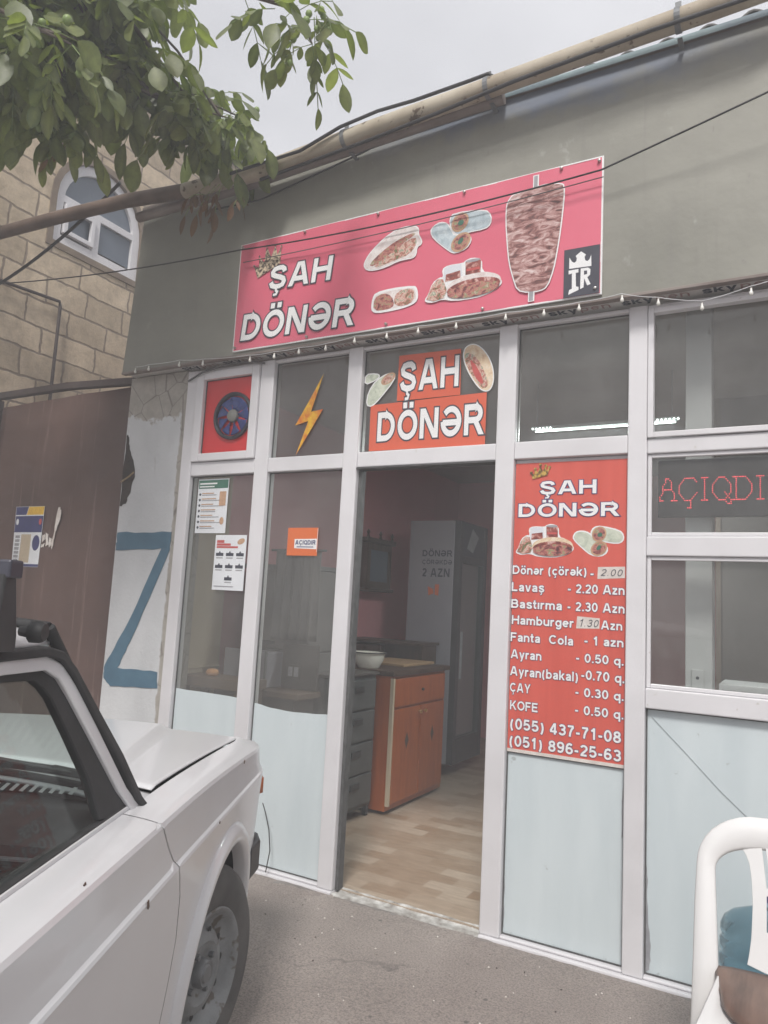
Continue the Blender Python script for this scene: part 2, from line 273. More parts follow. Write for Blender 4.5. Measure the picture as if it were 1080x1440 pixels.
def mat_plaster():
    m, n, b = new_mat('painted_plaster_pier'); b.inputs['Roughness'].default_value = 0.8
    t = n.nodes.new('ShaderNodeTexCoord'); sp = n.nodes.new('ShaderNodeSeparateXYZ'); n.links.new(t.outputs['Object'], sp.inputs[0])
    z = noise(n, 5, 5, 0.6); ad = n.nodes.new('ShaderNodeMath'); ad.operation = 'MULTIPLY_ADD'; ad.inputs[1].default_value = 0.38
    n.links.new(z.outputs['Fac'], ad.inputs[0]); n.links.new(sp.outputs['Z'], ad.inputs[2])
    k = ramp(n, [(0, (0, 0, 0)), (1, (1, 1, 1))]); mr = n.nodes.new('ShaderNodeMapRange'); mr.inputs['From Min'].default_value = 2.665; mr.inputs['From Max'].default_value = 2.68
    n.links.new(ad.outputs[0], mr.inputs['Value'])
    w1 = noise(n, 3, 5, 0.6, (1, 1, .6)); pc = ramp(n, [(.3, (.50, .51, .52)), (.65, (.62, .63, .64))]); n.links.new(w1.outputs['Fac'], pc.inputs['Fac'])
    st = noise(n, 9, 6, 0.7, (2.5, 1, .5)); sk = ramp(n, [(.62, (0, 0, 0)), (.76, (.8, .8, .8))]); n.links.new(st.outputs['Fac'], sk.inputs['Fac'])
    paint = mixc(n, pc.outputs['Color'], (.40, .385, .37), sk.outputs['Color'])
    w2 = noise(n, 14, 5, 0.7); rc = ramp(n, [(.3, (.30, .28, .25)), (.7, (.42, .39, .35))]); n.links.new(w2.outputs['Fac'], rc.inputs['Fac'])
    v = n.nodes.new('ShaderNodeTexVoronoi'); v.feature = 'DISTANCE_TO_EDGE'; v.inputs['Scale'].default_value = 6; n.links.new(t.outputs['Object'], v.inputs['Vector'])
    ck = ramp(n, [(.008, (1, 1, 1)), (.02, (0, 0, 0))]); n.links.new(v.outputs['Distance'], ck.inputs['Fac'])
    raw = mixc(n, rc.outputs['Color'], (.20, .18, .16), ck.outputs['Color'])
    # raw mortar strip beside the window frame, ragged
    mr2 = n.nodes.new('ShaderNodeMapRange')
    ad2 = n.nodes.new('ShaderNodeMath'); ad2.operation = 'MULTIPLY_ADD'; ad2.inputs[1].default_value = 0.07; z2 = noise(n, 11, 5, 0.7)
    n.links.new(z2.outputs['Fac'], ad2.inputs[0]); n.links.new(sp.outputs['X'], ad2.inputs[2]); n.links.new(ad2.outputs[0], mr2.inputs['Value'])
    ad2.inputs[1].default_value = 0.07
    mr2.inputs['From Min'].default_value = -2.070; mr2.inputs['From Max'].default_value = -2.062
    mxx = n.nodes.new('ShaderNodeMath'); mxx.operation = 'MAXIMUM'; n.links.new(mr.outputs[0], mxx.inputs[0]); n.links.new(mr2.outputs[0], mxx.inputs[1])
    o = mixc(n, paint, raw, mxx.outputs[0]); n.links.new(o, b.inputs['Base Color'])
    q = noise(n, 40, 6, 0.7); bump(n, b, q.outputs['Fac'], 0.35, 0.01)
    return m
M['plaster'] = mat_plaster()
def mat_blocks():
    m, n, b = new_mat('limestone_blocks'); b.inputs['Roughness'].default_value = 0.9
    t = n.nodes.new('ShaderNodeTexCoord'); sp = n.nodes.new('ShaderNodeSeparateXYZ'); cb = n.nodes.new('ShaderNodeCombineXYZ')
    n.links.new(t.outputs['Object'], sp.inputs[0])
    wz = noise(n, 1.6, 3, 0.5)
    a1 = n.nodes.new('ShaderNodeMath'); a1.operation = 'MULTIPLY_ADD'; a1.inputs[1].default_value = 0.06
    n.links.new(wz.outputs['Fac'], a1.inputs[0]); n.links.new(sp.outputs['Z'], a1.inputs[2])
    a2 = n.nodes.new('ShaderNodeMath'); a2.operation = 'ADD'; n.links.new(sp.outputs['X'], a2.inputs[0]); n.links.new(sp.outputs['Y'], a2.inputs[1])
    wy = noise(n, 9, 4, 0.6); a3 = n.nodes.new('ShaderNodeMath'); a3.operation = 'MULTIPLY_ADD'; a3.inputs[1].default_value = .035; n.links.new(wy.outputs['Fac'], a3.inputs[0]); n.links.new(a1.outputs[0], a3.inputs[2])
    wx = noise(n, 6, 4, 0.6); a4 = n.nodes.new('ShaderNodeMath'); a4.operation = 'MULTIPLY_ADD'; a4.inputs[1].default_value = .06; n.links.new(wx.outputs['Fac'], a4.inputs[0]); n.links.new(a2.outputs[0], a4.inputs[2])
    n.links.new(a4.outputs[0], cb.inputs[0]); n.links.new(a3.outputs[0], cb.inputs[1])
    br = n.nodes.new('ShaderNodeTexBrick'); br.inputs['Scale'].default_value = 1.0; br.inputs['Brick Width'].default_value = 0.40; br.inputs['Row Height'].default_value = 0.225
    br.inputs['Mortar Size'].default_value = 0.011; br.inputs['Mortar Smooth'].default_value = 0.4; br.inputs['Bias'].default_value = -0.1
    br.inputs['Color1'].default_value = (.60, .50, .37, 1); br.inputs['Color2'].default_value = (.42, .345, .25, 1); br.inputs['Mortar'].default_value = (.25, .20, .155, 1)
    br.offset = 0.42; br.squash = 1.35; br.squash_frequency = 3
    n.links.new(cb.outputs[0], br.inputs['Vector'])
    z = noise(n, 7, 8, 0.75); k = ramp(n, [(.28, (.62, .60, .58)), (.5, (.95, .94, .93)), (.66, (1.14, 1.13, 1.12))]); n.links.new(z.outputs['Fac'], k.inputs['Fac'])
    o = mixc(n, br.outputs['Color'], k.outputs['Color'], 1.0, 'MULTIPLY')
    z3 = noise(n, 1.1, 3, 0.6); k3 = ramp(n, [(.35, (.86, .84, .82)), (.65, (1.05, 1.05, 1.05))]); n.links.new(z3.outputs['Fac'], k3.inputs['Fac'])
    o = mixc(n, o, k3.outputs['Color'], 1.0, 'MULTIPLY'); n.links.new(o, b.inputs['Base Color'])
    z2 = noise(n, 30, 6, 0.7); ad = n.nodes.new('ShaderNodeMath'); ad.operation = 'MULTIPLY_ADD'; ad.inputs[1].default_value = -1.3
    n.links.new(br.outputs['Fac'], ad.inputs[0]); n.links.new(z2.outputs['Fac'], ad.inputs[2]); bump(n, b, ad.outputs[0], 0.6, 0.012)
    return m
M['blocks'] = mat_blocks()
def mat_floor():
    m, n, b = new_mat('tan_floor_tiles'); b.inputs['Roughness'].default_value = 0.30
    t = n.nodes.new('ShaderNodeTexCoord'); br = n.nodes.new('ShaderNodeTexBrick'); br.inputs['Scale'].default_value = 1
    br.inputs['Brick Width'].default_value = .24; br.inputs['Row Height'].default_value = .105; br.inputs['Mortar Size'].default_value = 0.001
    br.inputs['Color1'].default_value = (.40, .325, .255, 1); br.inputs['Color2'].default_value = (.245, .165, .108, 1); br.inputs['Mortar'].default_value = (.28, .22, .17, 1); br.inputs['Bias'].default_value = -0.15
    n.links.new(t.outputs['Object'], br.inputs['Vector'])
    z = noise(n, 9, 5, 0.6, (1, 5, 1)); k = ramp(n, [(.3, (.82, .8, .78)), (.7, (1.12, 1.12, 1.12))]); n.links.new(z.outputs['Fac'], k.inputs['Fac'])
    o = mixc(n, br.outputs['Color'], k.outputs['Color'], 1, 'MULTIPLY'); n.links.new(o, b.inputs['Base Color'])
    return m
M['tiles'] = mat_floor()
def mat_leaf(name, a, c2, tr=0.45):
    m, n, b = new_mat(name); b.inputs['Roughness'].default_value = 0.42
    o = n.nodes['Material Output']
    oi = n.nodes.new('ShaderNodeAttribute'); oi.attribute_name = 'tone'
    c = ramp(n, [(0.0, a), (1.0, c2)]); n.links.new(oi.outputs['Fac'], c.inputs['Fac'])
    z = noise(n, 30, 3); k = ramp(n, [(.3, (.82, .82, .82)), (.7, (1.12, 1.12, 1.1))]); n.links.new(z.outputs['Fac'], k.inputs['Fac'])
    col = mixc(n, c.outputs['Color'], k.outputs['Color'], 1, 'MULTIPLY'); n.links.new(col, b.inputs['Base Color'])
    tl = n.nodes.new('ShaderNodeBsdfTranslucent'); col2 = mixc(n, col, (1.5, 1.7, .6), 1, 'MULTIPLY'); n.links.new(col2, tl.inputs['Color'])
    ms = n.nodes.new('ShaderNodeMixShader'); ms.inputs['Fac'].default_value = tr
    n.links.new(b.outputs[0], ms.inputs[1]); n.links.new(tl.outputs[0], ms.inputs[2]); n.links.new(ms.outputs[0], o.inputs['Surface'])
    return m
M['leaf'] = mat_leaf('walnut_leaf', (.075, .10, .045), (.235, .265, .115))
M['leafdry'] = mat_leaf('dry_leaf', (.10, .055, .03), (.17, .095, .045), 0.15)

# ------------------------------------------------------------------ mesh helpers
class MB:
    """collects shapes and links them as ONE mesh object"""
    def __init__(s): s.v = []; s.f = []; s.m = []
    def add(s, vs, fs, mi=0):
        k = len(s.v); s.v += [tuple(q) for q in vs]; s.f += [tuple(k + i for i in f) for f in fs]; s.m += [mi] * len(fs); return s
    def box(s, x0, x1, y0, y1, z0, z1, mi=0):
        vs = [(x, y, z) for x in (x0, x1) for y in (y0, y1) for z in (z0, z1)]
        return s.add(vs, [(0, 1, 3, 2), (4, 6, 7, 5), (0, 4, 5, 1), (2, 3, 7, 6), (0, 2, 6, 4), (1, 5, 7, 3)], mi)
    def obox(s, c, ax, ay, az, hx, hy, hz, mi=0):
        c = Vector(c); vs = [c + ax * hx * i + ay * hy * j + az * hz * k for i in (-1, 1) for j in (-1, 1) for k in (-1, 1)]
        return s.add(vs, [(0, 1, 3, 2), (4, 6, 7, 5), (0, 4, 5, 1), (2, 3, 7, 6), (0, 2, 6, 4), (1, 5, 7, 3)], mi)
    def tube(s, pts, r, n=8, mi=0, caps=True):
        pts = [Vector(p) for p in pts]; rs = r if isinstance(r, (list, tuple)) else [r] * len(pts)
        vs = []; fs = []; up = None
        for i, p in enumerate(pts):
            t = (pts[min(i + 1, len(pts) - 1)] - pts[max(i - 1, 0)]).normalized()
            if up is None: up = Vector((0, 0, 1)) if abs(t.z) < 0.9 else Vector((1, 0, 0))
            a = t.cross(up).normalized(); up = a.cross(t).normalized()
            for k in range(n):
                g = 2 * math.pi * k / n; vs.append(p + (a * math.cos(g) + up * math.sin(g)) * rs[i])
        for i in range(len(pts) - 1):
            for k in range(n):
                fs.append((i * n + k, i * n + (k + 1) % n, (i + 1) * n + (k + 1) % n, (i + 1) * n + k))
        if caps: fs.append(tuple(range(n))[::-1]); fs.append(tuple(range((len(pts) - 1) * n, len(pts) * n)))
        return s.add(vs, fs, mi)
    def strip(s, pts, a, b, mi=0, closed=False):
        """rectangular bar swept along pts; a, b: lists (or one) of offset vectors spanning the section"""
        n = len(pts); A = a if isinstance(a, list) else [a] * n; B = b if isinstance(b, list) else [b] * n
        vs = []; fs = []
        for p, q, r_ in zip(pts, A, B):
            p = Vector(p); vs += [p, p + q, p + q + r_, p + r_]
        m = n if closed else n - 1
        for i in range(m):
            j = (i + 1) % n
            for k in range(4): fs.append((i * 4 + k, i * 4 + (k + 1) % 4, j * 4 + (k + 1) % 4, j * 4 + k))
        if not closed: fs += [(3, 2, 1, 0), ((n - 1) * 4, (n - 1) * 4 + 1, (n - 1) * 4 + 2, (n - 1) * 4 + 3)]
        return s.add(vs, fs, mi)
    def lathe(s, prof, c=(0, 0, 0), axis='z', n=32, mi=0):
        """prof: (radius, height) pairs"""
        vs = []; fs = []; c = Vector(c)
        for r_, h in prof:
            for k in range(n):
                g = 2 * math.pi * k / n; x, y = r_ * math.cos(g), r_ * math.sin(g)
                vs.append(c + Vector({'z': (x, y, h), 'x': (h, x, y), 'y': (x, h, y)}[axis]))
        for i in range(len(prof) - 1):
            for k in range(n): fs.append((i * n + k, i * n + (k + 1) % n, (i + 1) * n + (k + 1) % n, (i + 1) * n + k))
        return s.add(vs, fs, mi)
    def plate(s, pts, y, t=0.001, mi=0):
        """flat polygon in the XZ plane with thickness t towards the viewer (-y)"""
        n = len(pts); tri = geometry.tessellate_polygon([[Vector((p[0], p[1], 0)) for p in pts]])
        vs = [(p[0], y - t, p[1]) for p in pts] + [(p[0], y, p[1]) for p in pts]; fs = []
        for a, b, c in tri:
            (ax, az), (bx, bz), (cx, cz) = pts[a], pts[b], pts[c]
            if (bx - ax) * (cz - az) - (bz - az) * (cx - ax) < 0: b, c = c, b
            fs.append((a, b, c))
        for i in range(n): fs.append((i, (i + 1) % n, (i + 1) % n + n, i + n))
        return s.add(vs, fs, mi)
    def grid(s, rows, mi=0, cu=False):
        n = len(rows[0]); vs = [p for r_ in rows for p in r_]; fs = []
        for i in range(len(rows) - 1):
            for k in range(n if cu else n - 1): fs.append((i * n + k, i * n + (k + 1) % n, (i + 1) * n + (k + 1) % n, (i + 1) * n + k))
        return s.add(vs, fs, mi)
    def build(s, name, mats, parent=None, local=False, smooth=None, bevel=0.0, bseg=2, solid=0.0, recalc=True, subd=0):
        me = bpy.data.meshes.new(name); off = Vector((0, 0, 0))
        if parent is not None and not local: off = Vector(root_loc(parent))
        me.from_pydata([Vector(q) - off for q in s.v], [], s.f); me.update()
        mats = mats if isinstance(mats, (list, tuple)) else [mats]
        for m in mats: me.materials.append(M[m] if isinstance(m, str) else m)
        if len(mats) > 1: me.polygons.foreach_set('material_index', s.m)
        if recalc:
            import bmesh
            bm = bmesh.new(); bm.from_mesh(me); bmesh.ops.recalc_face_normals(bm, faces=bm.faces); bm.to_mesh(me); bm.free()
        if smooth is not None:
            for p in me.polygons: p.use_smooth = True
            me.set_sharp_from_angle(angle=R(smooth))
        o = bpy.data.objects.new(name, me); COL.objects.link(o)
        if parent is not None: o.parent = parent
        if solid:
            q = o.modifiers.new('solid', 'SOLIDIFY'); q.thickness = solid; q.offset = -1
        if bevel:
            q = o.modifiers.new('bevel', 'BEVEL'); q.width = bevel; q.segments = bseg; q.limit_method = 'ANGLE'; q.angle_limit = R(40)
        if subd:
            q = o.modifiers.new('sub', 'SUBSURF'); q.levels = subd; q.render_levels = subd
        return o
def root_loc(o):
    x = Vector((0, 0, 0))
    while o is not None: x += o.location; o = o.parent
    return x
def thing(name, label, cat, loc=(0, 0, 0), group=None, rotz=0.0):
    o = bpy.data.objects.new(name, None); o.empty_display_size = 0.1; COL.objects.link(o)
    o.location = loc; o.rotation_euler = (0, 0, rotz); o['label'] = label; o['category'] = cat
    if group: o['group'] = group
    return o
def tag(o, label, cat, group=None):
    o['label'] = label; o['category'] = cat
    if group: o['group'] = group
    return o
def struct(o): o['kind'] = 'structure'; return o
def copy_tree(o, parent=None):
    c = o.copy(); COL.objects.link(c)
    if parent is not None: c.parent = parent
    for ch in [k for k in bpy.data.objects if k.parent == o]: copy_tree(ch, c)
    return c

# lettering: a plain bold grotesque drawn as strokes (cap height 1, x height .72)
def _arc(cx, cy, rx, ry, a0, a1, n=14): return [(cx + rx * math.cos(R(a0 + (a1 - a0) * k / n)), cy + ry * math.sin(R(a0 + (a1 - a0) * k / n))) for k in range(n + 1)]
_SS = [(.76, .70), (.72, .82), (.60, .895), (.42, .90), (.24, .86), (.16, .74), (.19, .63), (.31, .565), (.55, .49), (.73, .41), (.79, .28), (.73, .15), (.58, .10), (.38, .10), (.21, .16), (.13, .31)]
_ced = lambda x: ('t', [(x, .03), (x + .01, -.08), (x + .09, -.13), (x + .05, -.24), (x - .10, -.25)])
_dots = lambda x, y: [('d', (x - .16, y)), ('d', (x + .16, y))]
_o = lambda cx=.36: [('c', _arc(cx, .36, .26, .27, 0, 360, 24)[:-1])]
_s = [(x * .72 + .02, y * .72) for x, y in _SS]
_e = [('p', [(.10, .37), (.60, .37)]), ('p', _arc(.36, .36, .26, .27, 0, 318, 18))]
_schwa = [('p', [(.10, .35), (.60, .35)]), ('p', [(.72 - x, .72 - y) for x, y in _arc(.36, .36, .26, .27, 0, 318, 18)])]
GL = {
 'A': (1.0, [('s', (.115, 0, .445, 1)), ('s', (.885, 0, .555, 1)), ('p', [(.24, .30), (.76, .30)])]),
 'B': (.86, [('p', [(.1, 0), (.1, 1)]), ('p', [(.1, .9), (.48, .9)] + _arc(.48, .715, .21, .185, 90, -90, 8) + [(.1, .53)]), ('p', [(.4, .53), (.50, .53)] + _arc(.50, .315, .24, .215, 90, -90, 8) + [(.1, .10)])]),
 'C': (.94, [('p', _arc(.5, .5, .39, .40, 42, 318, 20))]), 'D': (.92, [('p', [(.1, 0), (.1, 1)]), ('p', [(.1, .9), (.40, .9)] + _arc(.40, .5, .40, .40, 90, -90, 14) + [(.1, .1)])]),
 'E': (.80, [('p', [(.1, 0), (.1, 1)]), ('p', [(.1, .9), (.74, .9)]), ('p', [(.1, .52), (.70, .52)]), ('p', [(.1, .1), (.76, .1)])]), 'F': (.76, [('p', [(.1, 0), (.1, 1)]), ('p', [(.1, .9), (.72, .9)]), ('p', [(.1, .50), (.64, .50)])]),
 'H': (.90, [('p', [(.1, 0), (.1, 1)]), ('p', [(.8, 0), (.8, 1)]), ('p', [(.1, .52), (.8, .52)])]), 'I': (.22, [('p', [(.11, 0), (.11, 1)])]),
 'K': (.90, [('p', [(.1, 0), (.1, 1)]), ('s', (.22, .38, .74, 1)), ('s', (.36, .58, .80, 0))]), 'L': (.74, [('p', [(.1, 0), (.1, 1)]), ('p', [(.1, .1), (.70, .1)])]),
 'N': (.90, [('p', [(.1, 0), (.1, 1)]), ('p', [(.8, 0), (.8, 1)]), ('s', (.13, 1, .77, 0))]), 'O': (1.0, [('c', _arc(.5, .5, .40, .41, 0, 360, 28)[:-1])]),
 'Q': (1.0, [('c', _arc(.5, .5, .40, .41, 0, 360, 28)[:-1]), ('p', [(.56, .28), (.92, -.02)])]),
 'R': (.92, [('p', [(.1, 0), (.1, 1)]), ('p', [(.1, .9), (.52, .9)] + _arc(.52, .69, .22, .21, 90, -90, 8) + [(.1, .48)]), ('s', (.50, .48, .80, 0))]),
 'S': (.90, [('p', _SS)]), 'Y': (.92, [('s', (.12, 1, .46, .40)), ('s', (.80, 1, .46, .40)), ('p', [(.46, .46), (.46, 0)])]), 'Z': (.84, [('p', [(.06, .9), (.76, .9)]), ('p', [(.04, .1), (.80, .1)]), ('s', (.12, .16, .66, .84))]),
 'Ə': (.98, [('p', _arc(.48, .5, .39, .40, 140, -180, 22)), ('p', [(.09, .46), (.85, .46)])]),
 'a': (.66, [('p', [(.12, .50), (.18, .60), (.33, .63), (.48, .60), (.54, .50), (.545, 0)]), ('p', [(.55, .40), (.32, .37), (.17, .30), (.12, .20), (.18, .10), (.30, .085), (.45, .13), (.54, .25)])]),
 'b': (.72, [('p', [(.1, 0), (.1, 1)])] + _o()), 'c': (.66, [('p', _arc(.36, .36, .26, .27, 42, 318, 16))]), 'e': (.70, _e), 'ə': (.70, _schwa),
 'g': (.72, _o() + [('p', [(.62, .72), (.62, .0), (.58, -.12), (.46, -.185), (.28, -.185), (.12, -.10)])]), 'k': (.68, [('p', [(.1, 0), (.1, 1)]), ('s', (.18, .26, .56, .72)), ('s', (.28, .42, .60, 0))]),
 'l': (.22, [('p', [(.11, 0), (.11, 1)])]), 'ı': (.22, [('p', [(.11, 0), (.11, .72)])]),
 'm': (1.06, [('p', [(.1, 0), (.1, .72)]), ('p', [(.1, .46)] + _arc(.31, .44, .21, .19, 160, 0, 8) + [(.52, 0)]), ('p', [(.52, .46)] + _arc(.735, .44, .215, .19, 160, 0, 8) + [(.95, 0)])]),
 'n': (.70, [('p', [(.1, 0), (.1, .72)]), ('p', [(.1, .44)] + _arc(.35, .42, .25, .21, 165, 0, 10) + [(.60, 0)])]), 'o': (.72, _o()), 'p': (.72, [('p', [(.1, -.28), (.1, .72)])] + _o()), 'q': (.72, _o() + [('p', [(.62, -.28), (.62, .72)])]),
 'r': (.46, [('p', [(.1, 0), (.1, .72)]), ('p', [(.1, .40), (.16, .55), (.28, .63), (.44, .62)])]), 's': (.66, [('p', _s)]),
 't': (.42, [('p', [(.19, .95), (.19, .20), (.24, .11), (.40, .09)]), ('p', [(.0, .63), (.40, .63)])]), 'u': (.70, [('p', [(.6, .72), (.6, 0)]), ('p', [(.1, .72)] + _arc(.35, .30, .25, .21, 180, 345, 10) + [(.60, .30)])]),
 'v': (.70, [('s', (.10, .72, .33, 0)), ('s', (.60, .72, .37, 0))]), 'y': (.70, [('s', (.10, .72, .36, .02)), ('s', (.60, .72, .27, -.28))]), 'z': (.62, [('p', [(.04, .63), (.56, .63)]), ('p', [(.04, .09), (.58, .09)]), ('s', (.10, .14, .48, .58))]),
 '0': (.70, [('c', _arc(.35, .5, .25, .41, 0, 360, 24)[:-1])]), '1': (.60, [('p', [(.36, 0), (.36, 1)]), ('p', [(.10, .72), (.24, .78), (.34, .92)])]),
 '2': (.70, [('p', _arc(.35, .68, .25, .22, 165, -25, 10) + [(.44, .44), (.22, .24), (.12, .10)]), ('p', [(.06, .1), (.62, .1)])]),
 '3': (.70, [('p', _arc(.34, .71, .23, .19, 160, -80, 10) + [(.28, .52)]), ('p', [(.28, .53)] + _arc(.34, .31, .26, .215, 85, -160, 12))]),
 '4': (.70, [('p', [(.47, 0), (.47, 1)]), ('s', (.07, .32, .44, .98)), ('p', [(.02, .26), (.66, .26)])]),
 '5': (.70, [('p', [(.58, .9), (.17, .9), (.12, .50)] + _arc(.34, .34, .26, .24, 120, -155, 12))]),
 '6': (.70, [('c', _arc(.35, .32, .25, .22, 0, 360, 20)[:-1]), ('p', [(.57, .78), (.50, .87), (.36, .90), (.20, .82), (.12, .62), (.10, .34)])]), '7': (.68, [('p', [(.06, .9), (.60, .9)]), ('p', [(.58, .86), (.40, .62), (.29, .32), (.25, 0)])]),
 '8': (.70, [('c', _arc(.35, .72, .21, .18, 0, 360, 20)[:-1]), ('c', _arc(.35, .30, .25, .205, 0, 360, 20)[:-1])]), '9': (.70, [('c', _arc(.35, .68, .25, .22, 0, 360, 20)[:-1]), ('p', [(.13, .22), (.20, .13), (.34, .10), (.50, .18), (.58, .38), (.60, .66)])]),
 '.': (.24, [('d', (.12, .10))]), '-': (.42, [('p', [(.04, .36), (.38, .36)])]), '(': (.40, [('p', _arc(.52, .36, .40, .66, 130, 230, 10))]), ')': (.40, [('p', _arc(-.12, .36, .40, .66, 50, -50, 10))]), ' ': (.36, []),
}
GL['Ş'] = (GL['S'][0], GL['S'][1] + [_ced(.44)]); GL['Ç'] = (GL['C'][0], GL['C'][1] + [_ced(.50)]); GL['Ö'] = (GL['O'][0], GL['O'][1] + _dots(.5, 1.17))
GL['ç'] = (GL['c'][0], GL['c'][1] + [_ced(.36)]); GL['ş'] = (GL['s'][0], GL['s'][1] + [_ced(.32)]); GL['ö'] = (GL['o'][0], GL['o'][1] + _dots(.36, .90))
def _offset(pts, w_, closed, ext):
    """two side lines of a stroke of width w_, mitred"""
    P = [Vector(p) for p in pts]; n = len(P)
    if not closed and ext:
        P[0] = P[0] + (P[0] - P[1]).normalized() * ext; P[-1] = P[-1] + (P[-1] - P[-2]).normalized() * ext
    Lf = []; Rt = []
    for i in range(n):
        a = P[i - 1] if (i > 0 or closed) else None; c_ = P[(i + 1) % n] if (i < n - 1 or closed) else None
        d1 = (P[i] - a).normalized() if a is not None else None; d2 = (c_ - P[i]).normalized() if c_ is not None else None
        d1 = d1 or d2; d2 = d2 or d1; n1 = Vector((-d1.y, d1.x)); n2 = Vector((-d2.y, d2.x)); q = (n1 + n2).normalized(); m_ = q * (w_ / 2 / max(.55, q.dot(n1)))
        Lf.append(P[i] + m_); Rt.append(P[i] - m_)
    return Lf, Rt
def glyph_faces(ch, w_, ext):
    """list of (polygon points, layer)"""
    out_ = []
    for k, (ty, dat) in enumerate(GL[ch][1]):
        if ty == 's':
            x0, y0, x1, y1 = dat; ln = math.hypot(x1 - x0, y1 - y0); hw = w_ / 2 * ln / abs(y1 - y0)
            if ext: tx = (x1 - x0) / (y1 - y0) * ext * (1 if y1 > y0 else -1); x0 -= tx; x1 += tx; y0 -= ext * (1 if y1 > y0 else -1); y1 += ext * (1 if y1 > y0 else -1)
            out_.append(([(x0 - hw, y0), (x0 + hw, y0), (x1 + hw, y1), (x1 - hw, y1)], k))
        elif ty == 'd':
            h_ = w_ / 2 + .0; x, y = dat; out_.append(([(x - h_, y - h_), (x + h_, y - h_), (x + h_, y + h_), (x - h_, y + h_)], k))
        else:
            ww = w_ if ty != 't' else w_ - .10; cl = ty == 'c'; Lf, Rt = _offset(dat, ww, cl, ext if ty != 't' else ext); n = len(Lf)
            for i in range(n if cl else n - 1):
                j = (i + 1) % n; out_.append(([tuple(Lf[i]), tuple(Rt[i]), tuple(Rt[j]), tuple(Lf[j])], k))
    return out_
def put_text(mb, s, x0, x1, z0, z1, y, bold=.20, outl=0.0, mi=0, omi=1, shear=0.0, slope=0.0, gap=.13):
    """letters fitted so that the line spans x0..x1 and its CAPITALS span z0..z1; a wider outline lies just behind"""
    tot = sum(GL[c_][0] for c_ in s) + gap * (len(s) - 1); sx = (x1 - x0) / tot; sz_ = z1 - z0
    for lay in ((1, 0) if outl else (0,)):
        pen = 0.0
        for ci, c_ in enumerate(s):
            for pts, k in glyph_faces(c_, bold + (2 * outl if lay else 0), outl if lay else 0):
                vs = []
                for px, pz in pts:
                    x = x0 + (px + pen) * sx; z_ = z0 + pz * sz_; vs.append((x + shear * (z_ - z0), y - (0 if lay else .0009) - .00004 * k - .00003 * (ci % 2) , z_ + slope * (x - x0)))
                mb.add(vs, [tuple(range(len(vs)))], omi if lay else mi)
            pen += GL[c_][0] + gap
def glyph_mesh(s, bold=.2):
    m_ = MB(); put_text(m_, s, 0, sum(GL[c_][0] for c_ in s) + .13 * (len(s) - 1), 0, 1, 0, bold); return m_.v, m_.f

# ------------------------------------------------------------------ ground
def ground_z(x, y):
    if y > 0.0: return -0.012
    return -0.012 + 0.012 * max(y, -1.0) * 0.8
g = MB(); ys = [60, 12, 6, 0.06, -0.02, -0.15, -0.5, -1, -2, -4, -8, -20, -80]; xs = [-80, -30, -12, -8, -5, -4, -3, -2, -1, 0, 1, 2, 4, 8, 30, 80]
g.grid([[(x, y, ground_z(x, y) - (0.03 if y > 0.01 else 0)) for x in xs] for y in ys])
struct(g.build('ground', 'asphalt', smooth=30))
gv = MB(); rgv = random.Random(8)
for k in range(260):
    x = rgv.uniform(-3.0, 1.2); y = -.10 - abs(rgv.gauss(0, .35)); r_ = rgv.uniform(.0015, .0055); zz = ground_z(x, y) + r_ * .3; a = rgv.uniform(0, 6.28)
    c_, s_ = math.cos(a) * r_, math.sin(a) * r_; gv.add([(x + c_, y + s_, zz), (x - s_ * .8, y + c_ * .8, zz - r_ * .2), (x - c_, y - s_ * .9, zz), (x + s_, y - c_, zz + r_ * .1), (x, y, zz + r_ * .8), (x, y, zz - r_)], [(0, 1, 4), (1, 2, 4), (2, 3, 4), (3, 0, 4), (1, 0, 5), (2, 1, 5), (3, 2, 5), (0, 3, 5)], rgv.choice((0, 0, 0, 1, 2)))
gvo = gv.build('gravel', ['asphalt', 'tornpaper', 'gate_dark']); gvo['kind'] = 'stuff'

# ------------------------------------------------------------------ the snack bar
shop = thing('snack_bar', 'low grey kebab shop with white framed glass front and open doorway', 'shop', (-1.2, 0.0, 0.0))
# interior shell
XL, XR, YB, ZC = -3.45, 3.0, 4.6, 2.86
struct(MB().box(XL, XR, 0.03, YB, -0.09, -0.004).build('floor', 'tiles'))
b = MB(); b.box(XL - .12, XL, 0.02, YB + .1, 0, ZC); b.build('side_wall', 'pinkwall', shop)
b = MB(); b.box(XL, XR, YB, YB + .12, 0, ZC); b.build('back_wall', 'pinkwall', shop)
b = MB(); b.box(XR, XR + .12, -0.02, YB + .1, 0, ZC); b.build('side_wall', 'pinkwall', shop)
b = MB(); b.box(XL - .1, XR + .1, 0.08, YB + .1, ZC, ZC + .05); b.build('ceiling', 'ceil', shop)
# pier left of the glazing
p = MB(); n_ = 9
p.box(-3.775, -3.262, -0.02, 0.18, -0.05, 2.776)
pier = p.build('plastered_pier', 'plaster', shop)
pier['label'] = 'flaking white plaster pier with a blue Z stroke'
z = MB(); yv = -0.0225
def rough(pts, k=6, a=0.005):
    o = []
    for i in range(len(pts)):
        (x0, z0), (x1, z1) = pts[i], pts[(i + 1) % len(pts)]
        for j in range(k): t = j / k; o.append((x0 + (x1 - x0) * t + rnd(-a, a), z0 + (z1 - z0) * t + rnd(-a, a)))
    return o
z.plate(rough([(-3.765, 1.655), (-3.365, 1.665), (-3.62, 1.16), (-3.765, .935), (-3.765, .86), (-3.70, .815), (-3.30, .835), (-3.305, .935), (-3.65, .925), (-3.56, 1.09), (-3.295, 1.66), (-3.29, 1.768), (-3.765, 1.765)]), yv, .0015)
z.build('painted_letter', 'blue_paint', pier)
